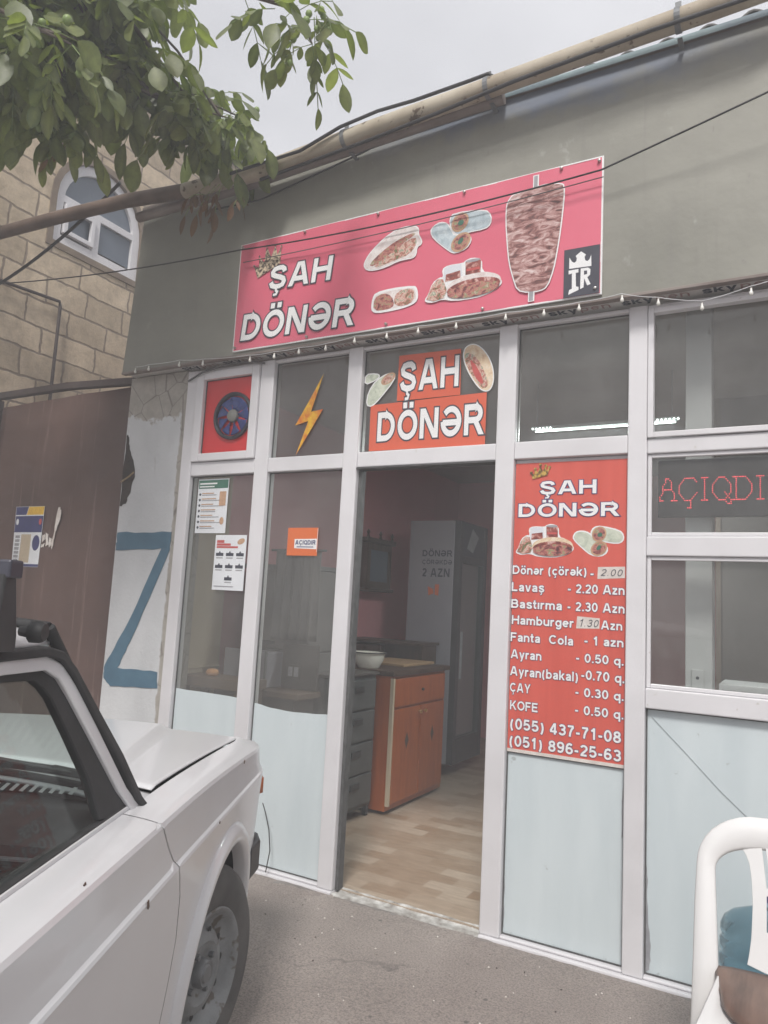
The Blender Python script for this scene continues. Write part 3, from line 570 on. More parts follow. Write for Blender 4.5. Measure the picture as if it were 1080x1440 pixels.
h = MB(); h.plate(rough([(-3.77, 2.40), (-3.745, 2.385), (-3.735, 2.30), (-3.68, 2.23), (-3.665, 2.12), (-3.69, 2.02), (-3.72, 1.95), (-3.77, 1.93)], 4, .006), -0.0215, .001); h.build('hole', 'hole', pier)
h = MB(); h.tube([(-3.775, -.028, 2.09), (-3.70, -.03, 2.125), (-3.665, -.028, 2.15)], .006, 5); h.build('straw', 'straw', pier)
# fascia
FY = -0.12
f = MB(); top = lambda x: 3.885 + 0.012 * x + 0.03
nx, nz_ = 60, 12; rows = []
rn = random.Random(3)
for j in range(nz_ + 1):
    t = j / nz_; row = []
    for i in range(nx + 1):
        x0 = -3.755 + 0.067 * t; x = x0 + (3.2 - x0) * i / nx
        zt = 3.895 + 0.008 * (x + 2); zb = 2.787
        row.append((x, FY + 0.004 * math.sin(x * 3.1 + t * 2) * math.sin(t * math.pi) + (rn.uniform(-.001, .001) if 0 < j < nz_ else 0), zb + (zt - zb) * t))
    rows.append(row)
f.grid(rows); fas = f.build('fascia', 'fascia', shop, smooth=30)
f = MB(); f.box(-3.755, 3.2, FY - .006, FY + .03, 2.772, 2.786); f.build('bottom_rail', 'pipe_grey', shop, bevel=.002)
f = MB(); f.grid([[(-3.69 + 6.8 * i / 30, FY - 0.012 + 0.012 * math.cos(g_), 3.888 + 0.008 * (-3.69 + 6.8 * i / 30 + 2) + .02 * math.sin(g_)) for i in range(31)] for g_ in [R(a) for a in range(-40, 221, 26)]])
f.build('top_trim', 'pipe_grey', shop, smooth=60)
f = MB(); f.grid([[(-1.75 + 4.8 * i / 24, FY - 0.013 + 0.0135 * math.cos(g_), 3.888 + 0.008 * (-1.75 + 4.8 * i / 24 + 2) + .022 * math.sin(g_)) for i in range(25)] for g_ in [R(a) for a in range(-40, 221, 26)]]); f.build('painted_trim', 'teal_trim', shop, smooth=60)
f = MB(); f.box(-3.70, -3.68, FY + .03, 1.2, 2.79, 3.86); f.build('end_cheek', 'fascia', shop)
# blue overspray on the top edge
# soffit with printed protective film and frame head
f = MB(); f.box(-3.75, 3.2, FY + .03, 0.03, 2.783, 2.80); so = f.build('soffit', 'eave', shop)
for k in range(18):
    h = MB(); x = -3.3 + k * 0.33
    hv, hf = glyph_mesh('sky', .20); sc_ = 0.058
    h.add([(x + v[0] * sc_, -0.022 - v[2] * sc_, 2.7815 + v[1]) for v in hv], hf, 0)
    hv, hf = glyph_mesh('pen', .14)
    h.add([(x + .145 + v[0] * sc_, -0.022 - v[2] * sc_, 2.7815 + v[1]) for v in hv], hf, 1)
    h.build('film_print', ['ink', 'filmred'], so, recalc=False)
# corrugated roof
rows = []
for j in range(3):
    y = -0.105 + j * 2.5
    rows.append([(-3.7 + i * 0.02, y, 3.908 + 0.022 * math.sin((-3.7 + i * 0.02) * 2 * math.pi / 0.17) + 0.022 * (-3.7 + i * .02 + 2) - j * 0.25) for i in range(345)])
f = MB(); f.grid(rows); rf = f.build('corrugated_roof', 'roof', shop, smooth=60, solid=.012)

# glazed front: frame, panes, panels
FR0, FR1 = -0.028, 0.045           # frame depth
front = MB()
posts = [(-3.266, -3.18, 0.0, 2.765, 0), (-2.69, -2.594, 0, 2.765, .001), (-2.091, -2.003, 0, 2.765, .002), (-1.234, -1.142, 0, 2.765, .001), (-0.629, -0.549, 0, 2.765, .002),
         (0.06, 0.15, 0, 2.765, .001), (0.78, 0.87, 0, 2.765, .002), (1.52, 1.61, 0, 2.765, .001), (2.3, 2.39, 0, 2.765, .001), (2.94, 3.0, 0, 2.765, 0)]
for a, c, z0, z1, e in posts: front.box(a, c, FR0 - e, FR1 + e, z0, z1)
def rails(zs, bays, e=0.0):
    for (z0, z1) in zs:
        for a, c in bays: front.box(a, c, FR0 + .003 + e, FR1 - .003, z0, z1)
bays = [(-3.18, -2.69), (-2.594, -2.091), (-2.003, -1.234), (-1.142, -0.629), (-0.549, .06), (.15, .78), (.87, 1.52), (1.61, 2.3), (2.39, 2.94)]
rails([(2.745, 2.763)], bays); rails([(2.106, 2.188)], [bays[k] for k in (0, 1, 2, 3)])
rails([(2.100, 2.165)], bays[4:]); rails([(1.663, 1.746), (1.038, 1.120)], bays[4:])
rails([(0.0, 0.012)], [bays[k] for k in (0, 1, 3, 4, 5, 6, 7, 8)])
fr = front.build('window_frame', 'pvc', shop, bevel=.006, bseg=3)
# beads / gasket lines, bead step of the right upper pane
gk = MB()
def gasket(x0, x1, z0, z1, y=0.006, t=0.004):
    gk.box(x0, x0 + t, y - .006, y, z0, z1); gk.box(x1 - t, x1, y - .006, y, z0, z1); gk.box(x0 + t, x1 - t, y - .006, y, z1 - t, z1); gk.box(x0 + t, x1 - t, y - .006, y, z0, z0 + t)
cells = []
glassb = {}
def pane(x0, x1, z0, z1, mat='glass', name='pane', y=0.008, t=0.006, label=None, film=None):
    m_ = MB(); m_.box(x0, x1, y, y + t, z0, z1); o = m_.build(name, mat, fr)
    gasket(x0, x1, z0, z1)
    if label: o['label'] = label
    return o
bd = MB()
def bead(x0, x1, z0, z1, wd=.016, y0=-.014, y1=.004):
    bd.box(x0, x0 + wd, y0, y1, z0, z1); bd.box(x1 - wd, x1, y0, y1, z0, z1); bd.box(x0 + wd, x1 - wd, y0, y1, z1 - wd, z1); bd.box(x0 + wd, x1 - wd, y0, y1, z0, z0 + wd)
# top row
# sash with red board
sx0, sx1, sz0, sz1 = -3.178, -2.692, 2.19, 2.743
sash = MB()
for q in ((sx0, sx0 + .062, sz0, sz1), (sx1 - .055, sx1, sz0, sz1), (sx0 + .062, sx1 - .055, sz1 - .05, sz1), (sx0 + .062, sx1 - .055, sz0, sz0 + .048)):
    sash.box(q[0], q[1], -0.043, 0.02, q[2], q[3])
sash.build('fan_sash', 'pvc', fr, bevel=.005)
o = MB().box(-3.118, -2.745, -0.012, -0.004, 2.236, 2.695).build('red_board', 'redfilm', fr)
gasket(-3.116, -2.747, 2.238, 2.693, y=-.013)
pane(-2.592, -2.093, 2.19, 2.744); pane(-2.001, -1.236, 2.19, 2.744); pane(-1.14, -0.631, 2.19, 2.744)
for a, c in bays[4:]:
    pane(a + .002, c - .002, 2.195, 2.744); bead(a + .002, c - .002, 2.168, 2.745, .024, -.036, .003)
    pane(a + .002, c - .002, 1.748, 2.098); pane(a + .002, c - .002, 1.122, 1.661)
    bead(a + .002, c - .002, 1.747, 2.099); bead(a + .002, c - .002, 1.121, 1.662)
    pane(a + .002, c - .002, 0.014, 1.036, 'frost', 'panel')
# lower row left: clear glass above, pale film below with a wavy edge
pane(-3.178, -2.692, .014, 2.104); pane(-2.592, -2.093, .014, 2.104)
def film(x0, x1, zs, y=0.0066):
    n = len(zs); k = 24; pts = [(x0, .016)]; 
    pts = [(x0, .016), (x1, .016)]
    for i in range(k, -1, -1):
        t = i / k; q = t * (n - 1); a = int(min(q, n - 2)); u = q - a; u = u * u * (3 - 2 * u)
        pts.append((x0 + (x1 - x0) * t, zs[a] * (1 - u) + zs[a + 1] * u))
    m_ = MB(); m_.plate(pts, y, .0012); return m_.build('pale_film', 'frost', fr)
film(-3.174, -2.696, [.853, .850, .851, .850, .849, .846]); film(-2.588, -2.097, [.832, .818, .813, .818, .826])
pane(-1.14, -0.631, 0.014, .782, 'frost', 'panel')
MB().box(-1.14, -.631, .004, .03, .783, 2.104).build('blind_panel', 'pvc', fr)
gk.build('gasket', 'pvc_seam', fr); bd.build('glazing_bead', 'pvc', fr, bevel=.003)
# seams beside the right panel and crack
ck = MB(); ck.plate(rough([(-.546, .02), (-.53, .03), (-.522, .12), (-.535, .2), (-.538, .36), (-.546, .48)], 5, .004), .0068, .001)
ck.plate(rough([(-.642, .50), (-.633, .52), (-.633, .72), (-.64, .70)], 4, .002), .0068, .001)
ck.plate(rough([(-1.142, .03), (-1.132, .05), (-1.136, .30), (-1.142, .45)], 5, .003), .0068, .001)
ck.build('missing_sealant', 'greyink', fr)
ck = MB(); pts = [(-.525, 1.0), (-.40, .88), (-.27, .75), (-.16, .655), (-.09, .61), (.0, .55), (.055, .50)]
ck.strip([(x, .0065, z_) for x, z_ in pts], Vector((.001, 0, .0016)), Vector((0, -.0015, 0))); ck.build('crack', 'cracktone', fr)
# door opening: threshold and sill
sl = MB(); sl.box(-3.262, -2.003, -.045, .03, -.06, -.001); sl.box(-1.234, 3.0, -.045, .03, -.06, -.001)
sl.build('sill', 'pvc', shop, bevel=.006)
th = MB(); th.grid([[(-2.003 + .769 * i / 24, y, z_ + rnd(-.003, .003)) for i in range(25)] for y, z_ in ((-.05, -.05), (-.045, -.012), (-.01, -.006), (.0, -.015), (.02, -.012), (.05, 0.0))])
th.build('worn_threshold', pm('worn_white_sill', (.55, .54, .52), (.20, .18, .16), 14, .7, bmp=.3), shop, smooth=40)
MB().box(-2.003, -1.234, -.03, .045, 2.098, 2.106).build('door_head', 'pvc_seam', shop)
jb = MB(); jb.box(-2.0028, -1.985, .0, .045, .0, 2.098); jb.build('door_stop', 'pvc_seam', shop)
# broken mortar along the sill
mo = MB(); rr = random.Random(5)
rows = []
for j, (y, z_) in enumerate(((-.20, -.020), (-.12, -.013), (-.07, -.006), (-.045, -.001))):
    rows.append([(-3.2 + 6.2 * i / 120, y + rr.uniform(-.03, .03) * (1 if j < 3 else 0), z_ - .012 + rr.uniform(-.004, .005)) for i in range(121)])
mo.grid(rows); mo.build('mortar_skirt', pm('dirty_mortar', (.24, .222, .208), (.16, .146, .136), 10, .9, bmp=.5), shop, smooth=50)

# ------------------------------------------------------------------ signs
def scale_poly(pts, k):
    cx = sum(p[0] for p in pts) / len(pts); cz = sum(p[1] for p in pts) / len(pts)
    return [(cx + (x - cx) * k, cz + (z_ - cz) * k) for x, z_ in pts]
def inset(pts, d):
    """move a counter-clockwise-or-not outline inwards by d"""
    n = len(pts); area = sum(pts[i][0] * pts[(i + 1) % n][1] - pts[(i + 1) % n][0] * pts[i][1] for i in range(n)); sg = 1 if area > 0 else -1; o = []
    for i in range(n):
        a = Vector(pts[i - 1]); b_ = Vector(pts[i]); c_ = Vector(pts[(i + 1) % n])
        e1 = (b_ - a); e2 = (c_ - b_); n1 = Vector((-e1.y, e1.x)).normalized() * sg; n2 = Vector((-e2.y, e2.x)).normalized() * sg
        q = (n1 + n2); q = q.normalized() if q.length > 1e-4 else n1; o.append(tuple(b_ + q * d / max(.5, q.dot(n1))))
    return o
def smooth_poly(pts, it=2):
    for _ in range(it):
        o = []
        for i in range(len(pts)):
            (a, b_), (c_, d_) = pts[i], pts[(i + 1) % len(pts)]
            o += [(a * .75 + c_ * .25, b_ * .75 + d_ * .25), (a * .25 + c_ * .75, b_ * .25 + d_ * .75)]
        pts = o
    return pts
def picture(name, parent, layers, y):
    """layers: (polygon, material) printed one over the other, each a film 0.4 mm proud of the last"""
    m_ = MB(); mats = []
    for k, (pts, mt) in enumerate(layers):
        if mt not in mats: mats.append(mt)
        m_.plate(pts, y - .0004 * k, .0004, mats.index(mt))
    return m_.build(name, mats, parent)
def ell(cx, cz, rx, rz, rot=0, n=20, a0=0, a1=360):
    c_, s_ = math.cos(R(rot)), math.sin(R(rot)); o = []
    for k in range(n):
        g_ = R(a0 + (a1 - a0) * k / (n if a1 - a0 == 360 else n - 1)); x, z_ = rx * math.cos(g_), rz * math.sin(g_); o.append((cx + x * c_ - z_ * s_, cz + x * s_ + z_ * c_))
    return o
def wraps(parent, A, B, y, w_='offwhite', body='lavash', name='wrap_picture'):
    a = smooth_poly(A, 1); bb = smooth_poly(B, 1)
    def end(pts, k=.30, right=False):
        return pts
    ax = [p[0] for p in A]; az = [p[1] for p in A]; bx = [p[0] for p in B]; bz = [p[1] for p in B]
    d = max(ax) - min(ax)
    ea = ell(max(ax) - d * .25, min(az) + d * .24, d * .24, d * .19, 35); eb = ell(min(bx) + d * .26, (min(bz) + max(bz)) / 2 + d * .02, d * .22, d * .19, 60)
    return picture(name, parent, [(a, 'white'), (bb, 'white'), (inset(a, .006), body), (inset(bb, .006), body), (ea, 'tanink'), (scale_poly(ea, .8), 'meat2'), (eb, 'tanink'), (scale_poly(eb, .8), 'meat2'),
                                 (ell(max(ax) - d * .25, min(az) + d * .26, d * .08, d * .05, 50), 'greenink'), (ell(min(bx) + d * .28, (min(bz) + max(bz)) / 2, d * .07, d * .06, 20), 'greenink')], y)
def combo(parent, P, y, bread='breadw', name='sandwich_picture'):
    """two drinks, chips and a filled loaf inside a white cut-out line; P maps 0..1 unit square to the sign"""
    def T(pts): return [P(*q) for q in pts]
    outline = [(0, .18), (.06, .32), (.11, .60), (.22, .72), (.28, .70), (.25, .92), (.34, 1.0), (.58, .98), (.60, 1.03), (.70, 1.08), (.85, 1.0), (.86, .66), (.99, .60), (1.10, .45), (1.16, .30), (1.10, .18), (.98, .07), (.78, .0), (.45, .02), (.28, .12), (.14, .07), (.03, .11)]
    outline = [(x / 1.16, z_ / 1.08) for x, z_ in outline]
    loaf = ell(.635, .33, .345, .27, 4, 28); cut = [p for p in ell(.635, .28, .335, .20, 4, 26)]
    meat = [p for p in ell(.635, .215, .33, .17, 4, 26)]
    return picture(name, parent, [(T(smooth_poly(outline, 1)), 'white'), (T([(.24, .55), (.25, .86), (.30, .90), (.47, .90), (.49, .60)]), 'offwhite'), (T([(.27, .52), (.275, .70), (.46, .74), (.47, .55)]), 'cola'),
                                 (T([(.53, .60), (.525, .92), (.72, .90), (.72, .58)]), 'cola'), (T(ell(.62, .92, .095, .035)), 'greyink'), (T([(.54, .68), (.54, .74), (.71, .74), (.71, .68)]), 'redink'),
                                 (T([(.03, .17), (.10, .50), (.17, .62), (.24, .60), (.30, .30), (.26, .14), (.13, .10)]), 'salad'), (T(loaf), bread), (T(cut), 'cola'), (T(meat), 'meat2')], y)
def crown_pic(parent, P, y, mat):
    pts = [(.08, 0), (.0, .55), (.16, .38), (.22, .78), (.36, .45), (.5, 1.0), (.62, .46), (.80, .80), (.84, .40), (1.0, .60), (.90, 0)]
    m_ = MB(); m_.plate([P(*q) for q in pts], y, .0005); 
    for q in ((0, .57), (.22, .80), (.5, 1.02), (.80, .82), (1.0, .62)): 
        c_ = P(*q); m_.plate(ell(c_[0], c_[1], .007, .007, n=10), y - .0005, .0005)
    return m_.build('crown_print', mat, parent)

# big banner on the fascia
BY = -0.139
ban = thing('banner_sign', 'long faded pinkish red vinyl sign with white lettering and meat skewer picture', 'sign', (-1.78, BY, 2.8))
bm_ = MB(); n1, n2 = 40, 10; rows = []
for j in range(n2 + 1):
    rows.append([(-2.818 + 2.085 * i / n1, BY + .003 + .0025 * math.sin(i * .7) * math.sin(j * .9 + i * .13), 2.806 + .643 * j / n2) for i in range(n1 + 1)])
bm_.grid(rows); bo = bm_.build('sheet', 'pinkred', ban, smooth=50)
b_ = MB(); 
for q in ((-2.818, -.733, 2.800, 2.807), (-2.818, -.733, 3.447, 3.453), (-2.824, -2.817, 2.800, 3.453), (-.734, -.726, 2.800, 3.453)): b_.box(q[0], q[1], BY + .0035, BY + .014, q[2], q[3])
b_.build('hem', 'white', ban)
PY = BY - .0015
t_ = MB(); put_text(t_, 'ŞAH', -2.597, -2.170, 3.135, 3.272, PY, outl=.05, slope=-.03, shear=.10); put_text(t_, 'DÖNƏR', -2.768, -2.004, 2.858, 3.012, PY, outl=.05, slope=-.018, shear=.10)
t_.build('lettering', ['white', 'ink'], ban, recalc=False)
crown_pic(ban, lambda a, c_: (-2.69 + a * .19 - c_ * .03, 3.215 + c_ * .15 + a * .075), PY - .0008, 'crownprint')
lg = MB(); lg.plate([(-.894, 2.806), (-.735, 2.806), (-.735, 3.031), (-.894, 3.033)], PY, .0006, 0)
lg.plate([(-.870, 2.940), (-.771, 2.936), (-.773, 2.989), (-.780, 2.968), (-.790, 2.962), (-.799, 2.968), (-.802, 2.984), (-.796, 2.994), (-.818, 3.013), (-.842, 2.996), (-.836, 2.984), (-.839, 2.970), (-.848, 2.965), (-.858, 2.972), (-.870, 2.994)], PY - .0006, .0006, 1)
lg.plate([(-.872, 2.932), (-.828, 2.932), (-.828, 2.916), (-.840, 2.916), (-.838, 2.852), (-.826, 2.848), (-.826, 2.834), (-.872, 2.818), (-.868, 2.840), (-.856, 2.844), (-.857, 2.916), (-.872, 2.914)], PY - .0006, .0006, 1)
lg.plate([(-.818, 2.932), (-.786, 2.931), (-.775, 2.922), (-.776, 2.896), (-.788, 2.886), (-.773, 2.852), (-.788, 2.848), (-.802, 2.884), (-.804, 2.842), (-.819, 2.836)], PY - .0006, .0006, 1)
lg.plate([(-.803, 2.919), (-.790, 2.918), (-.789, 2.902), (-.803, 2.900)], PY - .0012, .0004, 0)
lg.build('logo_panel', ['charcoal', 'white'], ban)
KB = [(-1.149, 3.366), (-1.096, 3.368), (-1.044, 3.376), (-.977, 3.380), (-.915, 3.365), (-.898, 3.352), (-.897, 3.285), (-.910, 3.138), (-.924, 3.032), (-.938, 2.95), (-.966, 2.87), (-1.002, 2.856), (-1.058, 2.857), (-1.113, 2.878), (-1.135, 2.939), (-1.158, 3.02), (-1.170, 3.111), (-1.182, 3.244), (-1.180, 3.322), (-1.168, 3.344)]
KB = smooth_poly(KB, 1)
picture('kebab_picture', ban, [([(-1.050, 3.36), (-1.050, 3.435), (-1.022, 3.435), (-1.022, 3.36)], 'white'), ([(-1.058, 2.815), (-1.058, 2.87), (-1.028, 2.87), (-1.028, 2.815)], 'white'), (KB, 'white'),
                              ([(-1.045, 3.36), (-1.045, 3.43), (-1.028, 3.43), (-1.028, 3.36)], 'greyink'), ([(-1.053, 2.82), (-1.053, 2.87), (-1.034, 2.87), (-1.034, 2.82)], 'greyink'), (inset(KB, .006), 'meat')], PY)
S1 = smooth_poly([(-1.962, 3.174), (-1.938, 3.218), (-1.88, 3.27), (-1.813, 3.312), (-1.737, 3.332), (-1.662, 3.323), (-1.640, 3.299), (-1.643, 3.272), (-1.62, 3.233), (-1.623, 3.21), (-1.647, 3.203), (-1.649, 3.161), (-1.669, 3.145), (-1.719, 3.147), (-1.76, 3.144), (-1.819, 3.127), (-1.888, 3.12), (-1.941, 3.13), (-1.96, 3.154)], 1)
picture('loaf_picture', ban, [(S1, 'white'), (inset(S1, .006), 'breadw'), (smooth_poly([(-1.93, 3.16), (-1.86, 3.215), (-1.77, 3.262), (-1.68, 3.285), (-1.655, 3.275), (-1.74, 3.235), (-1.83, 3.18), (-1.90, 3.145)], 1), 'meat2'),
                             (smooth_poly([(-1.90, 3.145), (-1.82, 3.185), (-1.74, 3.235), (-1.66, 3.262), (-1.65, 3.22), (-1.69, 3.17), (-1.78, 3.155), (-1.87, 3.135)], 1), 'salad')], PY)
wraps(ban, [(-1.582, 3.271), (-1.563, 3.298), (-1.523, 3.312), (-1.483, 3.296), (-1.462, 3.26), (-1.44, 3.218), (-1.387, 3.229), (-1.355, 3.2), (-1.35, 3.173), (-1.375, 3.137), (-1.436, 3.123), (-1.468, 3.14), (-1.559, 3.224)],
      [(-1.476, 3.317), (-1.454, 3.343), (-1.285, 3.325), (-1.250, 3.284), (-1.252, 3.237), (-1.281, 3.218), (-1.372, 3.22), (-1.433, 3.214), (-1.470, 3.264)], PY)
TR = smooth_poly([(-1.901, 2.925), (-1.896, 2.971), (-1.88, 3.0), (-1.786, 3.008), (-1.653, 3.0), (-1.636, 2.982), (-1.627, 2.935), (-1.64, 2.906), (-1.688, 2.891), (-1.762, 2.884), (-1.864, 2.884), (-1.895, 2.9)], 1)
picture('tray_picture', ban, [(TR, 'white'), (inset(TR, .012), 'breadw'), (smooth_poly([(-1.885, 2.90), (-1.885, 2.97), (-1.83, 2.99), (-1.78, 2.965), (-1.76, 2.91), (-1.80, 2.895)], 1), 'meat2'), (smooth_poly([(-1.77, 2.93), (-1.75, 2.985), (-1.66, 2.988), (-1.645, 2.94), (-1.67, 2.905), (-1.74, 2.90)], 1), 'salad')], PY)
combo(ban, lambda a, c_: (-1.593 + a * .41, 2.876 + c_ * .212), PY)
for x, z_ in [(-2.805, 3.433), (-2.36, 3.436), (-1.89, 3.436), (-1.40, 3.438), (-.917, 3.438), (-.745, 3.43), (-1.806, 2.82), (-2.30, 2.82), (-1.28, 2.818), (-.753, 2.829), (-2.806, 2.822)]:
    m_ = MB(); m_.lathe([(0, -.012), (.006, -.010), (.008, -.004), (.008, .006)], (x, BY, z_), 'y', 12); m_.build('screw', 'screw', ban, smooth=40)

# printed letters and pictures in the pane above the door
GY = 0.0
ws = thing('window_sign', 'orange red film with outlined white lettering stuck above the open doorway', 'sign', (-1.62, GY, 2.19))
b_ = MB(); b_.plate([(-1.797, 2.452), (-1.440, 2.452), (-1.445, 2.69), (-1.796, 2.696)], GY, .0008); b_.plate([(-1.95, 2.195), (-1.30, 2.192), (-1.30, 2.451), (-1.953, 2.443)], GY, .0008); b_.build('film', 'orangered', ws)
t_ = MB(); put_text(t_, 'ŞAH', -1.787, -1.452, 2.498, 2.657, GY - .0016, outl=.05); put_text(t_, 'DÖNƏR', -1.903, -1.307, 2.243, 2.398, GY - .0016, outl=.05); t_.build('lettering', ['white', 'ink'], ws, recalc=False)
W1 = smooth_poly([(-1.985, 2.445), (-1.945, 2.432), (-1.90, 2.47), (-1.815, 2.565), (-1.812, 2.605), (-1.86, 2.612), (-1.93, 2.58), (-1.975, 2.52)], 1)
W0 = smooth_poly([(-2.0, 2.555), (-2.0, 2.62), (-1.93, 2.618), (-1.90, 2.60), (-1.93, 2.575)], 1)
picture('wrap_picture', ws, [(W0, 'white'), (inset(W0, .006), 'lavashg'), (W1, 'white'), (inset(W1, .006), 'lavashg'), (ell(-1.855, 2.578, .046, .026, 30), 'tanink'), (ell(-1.855, 2.578, .036, .019, 30), 'salad')], GY)
SD = smooth_poly([(-1.436, 2.655), (-1.425, 2.70), (-1.37, 2.712), (-1.31, 2.66), (-1.270, 2.58), (-1.262, 2.50), (-1.285, 2.450), (-1.335, 2.462), (-1.395, 2.545), (-1.425, 2.61)], 2)
picture('sandwich_picture', ws, [(SD, 'white'), (inset(SD, .006), 'bread'), (smooth_poly([(-1.425, 2.665), (-1.385, 2.66), (-1.335, 2.60), (-1.30, 2.52), (-1.295, 2.475), (-1.33, 2.475), (-1.385, 2.55), (-1.418, 2.61)], 1), 'salad'), (smooth_poly([(-1.40, 2.64), (-1.35, 2.58), (-1.315, 2.50), (-1.335, 2.495), (-1.375, 2.555)], 1), 'redink')], GY - .0004)

# price list
mn = thing('menu_board', 'tall red price list with white letters and food pictures', 'menu sign', (-.885, GY, .79))
b_ = MB(); b_.box(-1.138, -.632, GY - .004, GY + .004, .79, 2.088); b_.build('sheet', 'menured', mn)
b_ = MB(); b_.box(-1.138, -.632, GY - .0052, GY - .0035, .783, .797); b_.build('hem', 'tornpaper', mn)
MY = GY - .0062
t_ = MB(); put_text(t_, 'ŞAH', -1.023, -.764, 1.938, 2.000, MY, outl=.05); put_text(t_, 'DÖNƏR', -1.118, -.663, 1.836, 1.897, MY, outl=.05); t_.build('heading', ['white', 'navyink'], mn, recalc=False)
crown_pic(mn, lambda a, c_: (-1.062 + a * .085, 2.01 + c_ * .055 + a * .02), MY - .0015, 'gold')
combo(mn, lambda a, c_: (-1.128 + a * .272, 1.650 + c_ * .155), GY - .0042, 'bread')
wraps(mn, [(-.868, 1.742), (-.855, 1.768), (-.825, 1.775), (-.79, 1.765), (-.765, 1.735), (-.74, 1.722), (-.712, 1.705), (-.710, 1.676), (-.74, 1.656), (-.785, 1.662), (-.82, 1.69), (-.855, 1.722)],
      [(-.79, 1.762), (-.775, 1.790), (-.74, 1.795), (-.66, 1.776), (-.642, 1.752), (-.645, 1.725), (-.67, 1.712), (-.735, 1.722), (-.78, 1.735)], GY - .0042, body='lavashg')
def row(s_, x0, x1, z0, z1, y=MY):
    t_ = MB(); put_text(t_, s_, x0, x1, z0, z1, y, .185, outl=.04, gap=.10); t_.build('price_line', ['white', 'navyink'], mn, recalc=False)
row('Dönər (çörək)', -1.138, -.800, 1.572, 1.612); row('-', -.785, -.768, 1.566, 1.606)
row('Lavaş', -1.140, -.988, 1.494, 1.535); row('- 2.20 Azn', -.882, -.638, 1.496, 1.536)
row('Bastırma', -1.140, -.905, 1.418, 1.458); row('- 2.30 Azn', -.882, -.637, 1.418, 1.458)
row('Hamburger', -1.135, -.852, 1.345, 1.385); row('Azn', -.735, -.646, 1.346, 1.384)
row('Fanta  Cola', -1.138, -.852, 1.268, 1.308); row('- 1 azn', -.805, -.640, 1.276, 1.314)
row('Ayran', -1.135, -.992, 1.192, 1.232); row('- 0.50 q.', -.840, -.638, 1.200, 1.238)
row('Ayran(bakal)', -1.136, -.828, 1.116, 1.157); row('-0.70 q.', -.816, -.634, 1.128, 1.168)
row('ÇAY', -1.134, -1.038, 1.044, 1.084); row('- 0.30 q.', -.840, -.636, 1.055, 1.093)
row('KOFE', -1.131, -1.002, .966, 1.006); row('- 0.50 q.', -.840, -.636, .980, 1.018)
row('(055) 437-71-08', -1.128, -.645, .882, .930); row('(051) 896-25-63', -1.129, -.644, .808, .856)
b_ = MB(); b_.plate([(-.754, 1.561), (-.638, 1.568), (-.638, 1.617), (-.752, 1.613)], GY - .0042, .0006); b_.plate([(-.842, 1.343), (-.742, 1.348), (-.741, 1.392), (-.838, 1.396)], GY - .0042, .0006)
pt = b_.build('price_patch', 'tornpaper', mn)
t_ = MB(); put_text(t_, '2.00', -.742, -.650, 1.574, 1.606, GY - .0054, .09, shear=.25); put_text(t_, '1.30', -.832, -.748, 1.352, 1.386, GY - .0054, .09, shear=.25); t_.build('handwritten_price', 'ink', pt, recalc=False)

# lightning bolt
BP = [(-2.268, 2.650), (-2.357, 2.50), (-2.439, 2.370), (-2.351, 2.389), (-2.422, 2.198), (-2.257, 2.449), (-2.337, 2.440)]
b_ = MB(); b_.plate(BP, GY - .001, .001); tag(b_.build('lightning_sticker', 'bolt'), 'yellow and orange lightning bolt cut-out stuck on the dark pane', 'sticker')
# extractor fan in the red board
fan = thing('extractor_fan', 'round blue bladed extractor fan set in the red board', 'fan', (-2.885, -.012, 2.457))
fc = (-2.885, -.014, 2.457)
MB().lathe([(.143, .0), (.143, -.016), (.134, -.020), (.125, -.016), (.120, .01)], fc, 'y', 40).build('housing', 'blackfan', fan, smooth=40)
MB().lathe([(.0, .004), (.124, .004)], fc, 'y', 40).build('back_guard', 'blackfan', fan)
for k in range(9):
    a = 2 * math.pi * k / 9; m_ = MB(); rows = []
    for j in range(7):
        r_ = .038 + .078 * j / 6; tw = .22 + .20 * j / 6
        rows.append([(fc[0] + r_ * math.cos(a + tw * s_), fc[1] - .004 - .008 * s_, fc[2] + r_ * math.sin(a + tw * s_)) for s_ in (-1, -.5, 0, .5, 1)])
    m_.grid(rows); m_.build('blade', 'bluefan', fan, smooth=50, solid=.0015)
MB().lathe([(0, -.022), (.030, -.021), (.037, -.016), (.040, .0)], fc, 'y', 28).build('hub', 'fanhub', fan, smooth=40)
gm = MB(); gm.lathe([(.088, -.021), (.089, -.022), (.090, -.021)], fc, 'y', 40); gm.lathe([(.060, -.022), (.061, -.023), (.062, -.022)], fc, 'y', 40); gm.build('wire_guard', 'blackfan', fan)

